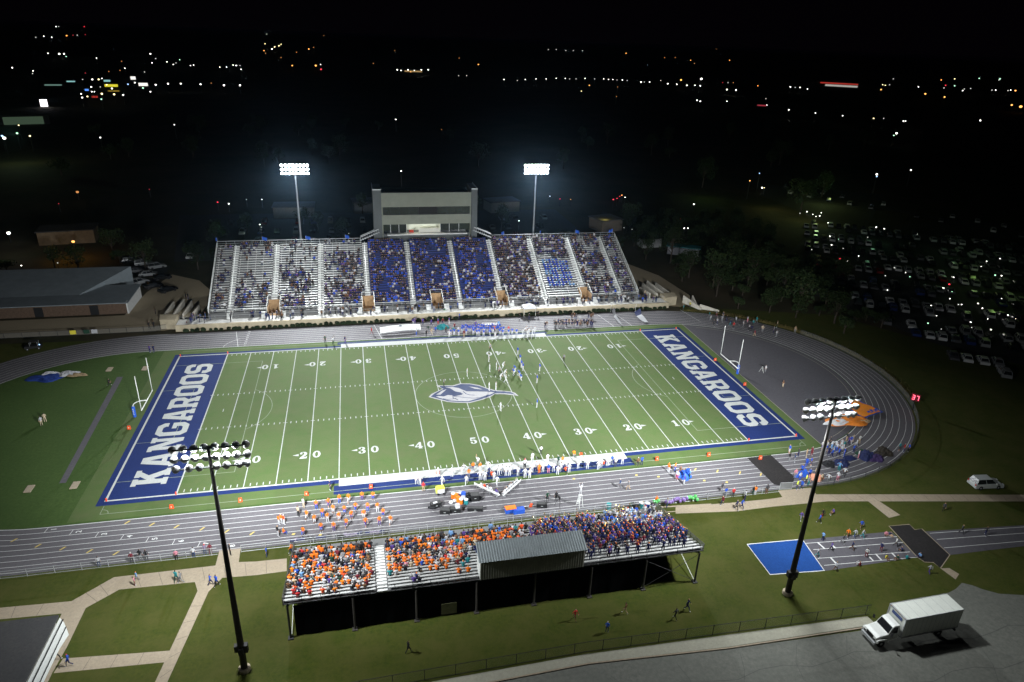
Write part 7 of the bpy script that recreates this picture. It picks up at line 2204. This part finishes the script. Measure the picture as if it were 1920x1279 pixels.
p = R1(655, 205); heap('cloth_bundle', (p.x, p.y), 1.3, 1.2, .9, M_blue, 'bright blue cloth bundle held in the huddle on the track', 'bundle', 2)
for x, y, rx, ry, h, m_, lab in ((985, 520, 1.3, 1.0, .9, CLOTH['black'], 'black heap of covers on the track bend by the mast'), (1120, 510, 1.6, 1.3, 1.1, M_navycloth, 'dark navy heap of covers with straps beside the black one'), (1195, 455, 1.5, .8, .6, M_navycloth, 'flat navy sheet lying in front of the taller heaps'), (1375, 440, 1.6, 1.5, 1.5, M_navycloth, 'tall navy blue bundle on the track bend'), (1480, 460, 1.5, 1.2, 1.1, mat('plum_cloth', (.035, .02, .075), .75, var=.2, scale=2), 'plum coloured bundle beside the tall navy one'), (1560, 395, 1.6, 1.5, 1.2, mat('brown_cloth', (.03, .024, .018), .8, var=.4, scale=3), 'dark brown heap farthest out on the track bend'), (1320, 400, 1.1, .8, .9, CLOTH['dark green'], 'dark green bag behind the tall navy bundle')):
    p = K1(x, y); heap('cover_heap', (p.x, p.y), rx * .85, ry * .8, h * .9, m_, lab, 'heap', int(x))
p = K1(850, 660); heap('salmon_sheet', (p.x, p.y), 1.2, .9, .7, mat('salmon_cloth', (.62, .28, .18), .75, var=.1, scale=2), 'salmon coloured sheet held near the gate', 'sheet', 9)
p = K1(700, 640); heap('blue_banner', (p.x, p.y), 1.3, .35, 1.3, M_blue, 'blue banner carried at the gate', 'banner', 10)
# collapsed orange inflatable: main sheet with blue border and wording, rumpled white and orange head
T1 = GC(1500, 640, 7.99)
q_ = [T1(*a) for a in ((800, 862), (1245, 1075), (950, 1170), (690, 1015))]
t = empty('deflated_tunnel', (q_[0].x, q_[0].y, 0), 0, 'collapsed orange inflatable tunnel with blue border spread over the track bend', 'inflatable')
def sheet(qq, n, h0, h, seed, inset=0.0):
    rnd = random.Random(seed); ph = [(rnd.uniform(1, 3), rnd.uniform(1, 3), rnd.uniform(0, 6)) for _ in range(4)]
    vs, fs = [], []
    for i in range(n):
        for j in range(n):
            u, v = inset + (1 - 2 * inset) * i / (n - 1), inset + (1 - 2 * inset) * j / (n - 1)
            p = qq[0] * (1 - u) * (1 - v) + qq[1] * u * (1 - v) + qq[2] * u * v + qq[3] * (1 - u) * v
            z = h0 + h * (.5 + .5 * sum(math.sin(a * 5 * u + b * 5 * v + c) for a, b, c in ph) / 4)
            vs.append((p.x - q_[0].x, p.y - q_[0].y, z))
    for i in range(n - 1):
        for j in range(n - 1): fs.append((i * n + j, i * n + j + 1, (i + 1) * n + j + 1, (i + 1) * n + j))
    return MB().add(vs, fs)


def fixn(o):
    if o.data.polygons[0].normal.z < 0: o.data.flip_normals()
    return o


bl = fixn(sheet(q_, 20, .10, .35, 3).build('border', M_blue, t, True))
sk = sheet(q_, 20, .13, .35, 3, .055); og = fixn(sk.build('sheet', mat('tunnel_orange', (.80, .26, .03), .6, var=.1, scale=.8), t, True))
cx, ex, ey = q_[1] * .52 + q_[2] * .33 + q_[0] * .10 + q_[3] * .05, (q_[1] - q_[2]).normalized(), (q_[0] - q_[1]).normalized()
mk_ = MB()
for u, v, w_, h_ in ((-1.1, 0, .7, .5), (-.2, .1, .6, .7), (.7, -.05, .7, .5), (1.3, .1, .35, .6), (-.7, -.4, .8, .18), (.4, -.45, .9, .18)):
    mk_.add([tuple(cx - q_[0] + ex * (u + a_ * w_ / 2 + b_ * .1) + ey * (v + b_ * h_ / 2) + Vector((0, 0, .62))) for a_, b_ in ((-1, -1), (1, -1), (1, 1), (-1, 1))], [(0, 1, 2, 3)])
mk_.build('blue_print', M_blue, t)
# rumpled head of the inflatable, mostly hidden by the floodlights
pa = T1(700, 1190)
t2 = heap('deflated_beast', (pa.x, pa.y), 4.2, 2.1, .8, mat('head_orange', (.72, .22, .03), .6, var=.15, scale=1.2), 'crumpled orange and white inflatable head beside the orange tunnel', 'inflatable', 13)
pb2 = T1(560, 1235)
o = heap('belly', (pb2.x, pb2.y), 2.6, .8, .8, M_whitecloth, None, None, 17); o.parent = t2; o.location = (pb2.x - pa.x, pb2.y - pa.y, .12)
pc = T1(620, 1120)
o = heap('stripe', (pc.x, pc.y), 1.9, .45, .9, M_whitecloth, None, None, 19); o.parent = t2; o.location = (pc.x - pa.x, pc.y - pa.y, .15)
o = heap('tail', (T1(960, 1205).x, T1(960, 1205).y), 1.5, .5, .4, CLOTH['tan'], None, None, 23); o.parent = t2; p9 = T1(960, 1205); o.location = (p9.x - pa.x, p9.y - pa.y, 0)
# collapsed inflatable on the dark grass past the runway
p = C5(290, 300); t3 = heap('deflated_inflatable', (p.x, p.y), 3.3, 1.7, .45, mat('dull_blue_cloth', (.015, .04, .2), .7, var=.3, scale=2), 'crumpled blue and white inflatable on the dark grass past the runway', 'inflatable', 29)
for x, y, rx, ry, m_, nm in ((430, 275, 1.9, 1.1, CLOTH['light grey'], 'head'), (490, 285, 1.7, .6, mat('dull_tan_cloth', (.26, .19, .11), .8, var=.2, scale=2), 'tail'), (320, 275, 1.5, .5, CLOTH['light grey'], 'stripe')):
    q9 = C5(x, y); o = heap(nm, (q9.x, q9.y), rx, ry, .5, m_, None, None, int(x)); o.parent = t3; o.location = (q9.x - p.x, q9.y - p.y, .06)
# carts in the dark corner
p = C5(215, 115); t = empty('utility_cart', (p.x, p.y, 0), .2, 'dark utility cart with a blue lamp in the dim corner past the gym apron', 'cart')
MB().box((0, 0, .6), (3.0, 1.4, .5)).build('body', M_black, t); MB().box((.2, 0, 1.7), (1.6, 1.3, .08)).build('roof', M_dark, t)
for sx in (-.5, .9):
    for sy in (-.6, .6): MB().tube((sx, sy, .8), (sx, sy, 1.7), .03, None, 5).build('strut', M_steel, t)
for sx in (-1.0, 1.0):
    for sy in (-.65, .65): wheel(t, sx, sy, .28, .2)
MB().ball((1.2, -.5, 1.0), .12, 6).build('lamp', LGM['b'], t)
# long white team shelter on the far track
a5, b5 = U1(165, 438), U1(548, 405)
A, B = Vector((a5.x, a5.y, 0)), Vector((b5.x, b5.y, 0)); L = (B - A).length
t = empty('team_shelter', (A + B) / 2, math.atan2(B.y - A.y, B.x - A.x), 'long white curved shelter bench on the far track', 'shelter')
mb = MB()
vs, fs = [], []
PRF = ((-.55, .35), (-.60, .80), (-.45, 1.15), (-.10, 1.38), (.35, 1.45), (.35, 1.38), (-.06, 1.30), (-.38, 1.08), (-.52, .78), (-.48, .35))
for i in range(13):
    x = -L / 2 + L * i / 12; bow = .30 * (1 - (2 * i / 12 - 1) ** 2)
    vs += [(x, y_, z_ + bow) for y_, z_ in PRF]
NP = len(PRF)
for i in range(12):
    for k in range(NP): fs.append((i * NP + k, (i + 1) * NP + k, (i + 1) * NP + (k + 1) % NP, i * NP + (k + 1) % NP))
mb.add(vs, fs); mb.build('canopy', M_paintwhite, t)
MB().box((0, .3, .42), (L * .96, .5, .08)).build('seat', M_steel, t)
mb = MB(); mb.ball((0, 0, 0), .36, 8, 0, .15); mb.v = [(a, b - .2, c + 1.72) for a, b, c in mb.v]; mb.build('badge', M_navy, t)
for x in np.linspace(-L / 2 + .2, L / 2 - .2, 5): MB().box((x, .5, .4), (.08, .08, .8)).build('leg', M_steel, t)
# the home bench behind the blue team, and a teal flag bundle
a6, b6 = H1(500, 190), H1(670, 188)
bench(Vector((a6.x, a6.y, 0)), Vector((b6.x, b6.y, 0)), 'long white bench behind the blue players on the home sideline')
p = U1(755, 380); heap('teal_tarpaulin', (p.x, p.y), 1.6, 1.0, 1.0, CLOTH['teal'], 'teal tarpaulin heap among the people in purple', 'tarpaulin', 41)
# white canopy tent and gate frame below the home wall
p = U1(1565, 245); t = empty('canopy_tent', (p.x, p.y - .6, 0), 0, 'small white pop-up canopy in front of the home stand wall', 'tent')
mb = MB(); mb.add([(-1.5, -1.3, 2.2), (1.5, -1.3, 2.2), (1.5, 1.3, 2.2), (-1.5, 1.3, 2.2), (0, 0, 3.0)], [(0, 1, 4), (1, 2, 4), (2, 3, 4), (3, 0, 4)]); mb.box((0, -1.3, 2.1), (3, .04, .25)); mb.box((1.5, 0, 2.1), (.04, 2.6, .25)); mb.box((-1.5, 0, 2.1), (.04, 2.6, .25)); mb.build('canopy', M_whitecloth, t)
for sx in (-1.45, 1.45):
    for sy in (-1.25, 1.25): MB().tube((sx, sy, 0), (sx, sy, 2.2), .035, None, 5).build('leg', M_paintwhite, t)
p = U1(1225, 255); t = empty('wall_cage', (p.x, p.y, 0), 0, 'low steel cage with white lights on its top at the home wall', 'cage')
mb = MB()
for x in np.linspace(-1.3, 1.3, 9): mb.tube((x, 0, 0), (x, 0, 1.5), .03, None, 5)
mb.tube((-1.3, 0, 1.5), (1.3, 0, 1.5), .04, None, 5); mb.tube((-1.3, 0, .1), (1.3, 0, .1), .04, None, 5); mb.build('bars', M_steel, t)
for x in (-.9, .2, .8): MB().box((x, 0, 1.6), (.5, .2, .1)).build('light_box', M_paintwhite, t)
# red tank, white barrier and bins on the far track edge; two big team flags and a sheet for a cast shadow on the track
V1 = GC(1000, 560, 5.647)
p = V1(1005, 110); t = empty('red_tank', (p.x, p.y, 0), .05, 'red tank lying at the foot of the home wall', 'tank')
MB().lathe([(.2, -1.0), (.5, -.9), (.5, .9), (.2, 1.0)], 12, (0, 0, .6), (1, 0, 0)).build('drum', CLOTH['red'], t); mb = MB(); mb.box((-.6, 0, .1), (.15, .9, .2)); mb.box((.6, 0, .1), (.15, .9, .2)); mb.build('cradle', M_black, t)
p = V1(820, 112); t = empty('white_barrier', (p.x, p.y, 0), .03, 'long white barrier on the far track edge', 'barrier')
MB().box((0, 0, .55), (3.4, .18, .35)).build('board', M_whitecloth, t)
for x in (-1.4, 1.4): MB().box((x, 0, .25), (.2, .6, .4)).build('foot', M_black, t)
for x, y, m_, lab in ((585, 110, 'navy', 'tall dark bin at the home wall'), (690, 125, 'yellow', 'yellow bundle on the far track edge'), (630, 100, 'tan', 'tan sack beside the dark bin at the home wall'), (445, 112, 'navy', 'dark bin alone under the home wall')):
    lathe_thing('wall_bin', V1(x, y), [(.3, 0), (.36, .1), (.4, .9 if 'bin' in lab[-30:] else .6), (.38, 1.0 if 'bin' in lab else .7)], CLOTH[m_], lab, 'bin')
def big_flag(a, b, w_, lab, m1, m2):
    A, B = Vector((a.x, a.y, 0)), Vector((b.x, b.y, 0))
    t = empty('flag_or_shadow', A, math.atan2(B.y - A.y, B.x - A.x), lab, 'flag')
    L = (B - A).length
    MB().tube((0, 0, .1), (.5, 0, 3.0), .035, None, 6).build('flagpole', M_paintwhite, t)
    for nm, u0, u1, m_ in (('hoist_half', .12, .45, m1), ('fly_half', .45, 1.0, m2)):
        vs, fs = [], []
        n = 12
        for i in range(n):
            u = u0 + (u1 - u0) * i / (n - 1)
            for v in (0, 1):
                vs.append((u * L, (.5 - v) * w_ * (1 - .4 * u) + .25 * math.sin(u * 9), .25 + (1.6 * (1 - u) if v == 0 else .6 * (1 - u)) + .15 * math.sin(u * 13 + v)))
        for i in range(n - 1): fs.append((2 * i, 2 * i + 1, 2 * i + 3, 2 * i + 2))
        MB().add(vs, fs).build(nm, m_, t, True)


big_flag(V1(1070, 165), V1(1190, 265), 1.6, 'large blue and white flag trailing over the far track', M_navycloth, CLOTH['light grey'])
big_flag(V1(815, 145), V1(930, 300), .6, 'narrow grey flag trailing over the far track', CLOTH['dark grey'], CLOTH['grey'])  # grey cloth put in where a person casts a long shadow
big_flag(C6(585, 40), C6(605, 95), .8, 'dark flag held over the far track by the hedge', CLOTH['black'], CLOTH['dark grey'])
# play clock on its post, digits lit red
p = G(1710, 768)
t = empty('play_clock', (p.x, p.y, 0), math.radians(-48), 'red lit play clock showing 37 on a post outside the bend', 'play clock')
MB().tube((0, 0, 0), (0, 0, 1.9), .09, None, 8).build('post', M_dark, t)
MB().box((0, 0, 2.6), (1.5, .28, 1.4)).build('case', mat('clock_case', (.30, .03, .05), .5), t)
seg = {'3': 'abgcd', '7': 'abc'}
SEGP = {'a': ((0, .42), (.38, .09)), 'b': ((.19, .21), (.09, .40)), 'c': ((.19, -.21), (.09, .40)), 'd': ((0, -.42), (.38, .09)), 'g': ((0, 0), (.36, .09))}
for k, ch in enumerate('37'):
    mb = MB()
    for s_ in seg[ch]:
        (x, z), (w_, h) = SEGP[s_]
        mb.box((-.34 + .68 * k + x, -.155, 2.6 + z), (w_, .02, h))
    mb.build('digit', glow('clock_red', (1, .10, .16), 5.0), t)
# benches/board between gym and track: small signs on the apron fence
for x, y, lab in ((915, 920, 'yellow and white board on the apron fence'), (1065, 925, 'dark green board on the apron fence'), (1180, 895, 'white board with a dark figure on the apron fence')):
    q9 = GC(0, 480, 6.4)(x, y); t = empty('fence_board', (q9.x, 38.9, 0), 0, lab, 'board')
    MB().box((0, 0, .75), (1.2, .06, .9)).build('panel', CLOTH['yellow' if 'yellow' in lab else 'dark green' if 'green' in lab else 'light grey'], t)
    MB().box((0, .05, .3), (.08, .05, .6)).build('stake', M_dark, t)

# ================================================================= HAZE
HAZE = 0.00005
hz = MB().box2((-12500, -800, -1.1), (12500, 25500, 64.5)).build('haze', [])
m_ = D.materials.new('haze_air'); m_.use_nodes = True
nt = m_.node_tree; nt.nodes.clear()
vol = nt.nodes.new('ShaderNodeVolumePrincipled'); vol.inputs['Color'].default_value = (.42, .70, 1, 1); vol.inputs['Density'].default_value = HAZE; vol.inputs['Anisotropy'].default_value = 0.88
out = nt.nodes.new('ShaderNodeOutputMaterial'); nt.links.new(vol.outputs[0], out.inputs['Volume'])
hz.data.materials.append(m_)
tag(hz, 'thin night haze in the air over the stadium', 'haze', None, 'stuff')
if HAZE <= 0: D.objects.remove(hz)
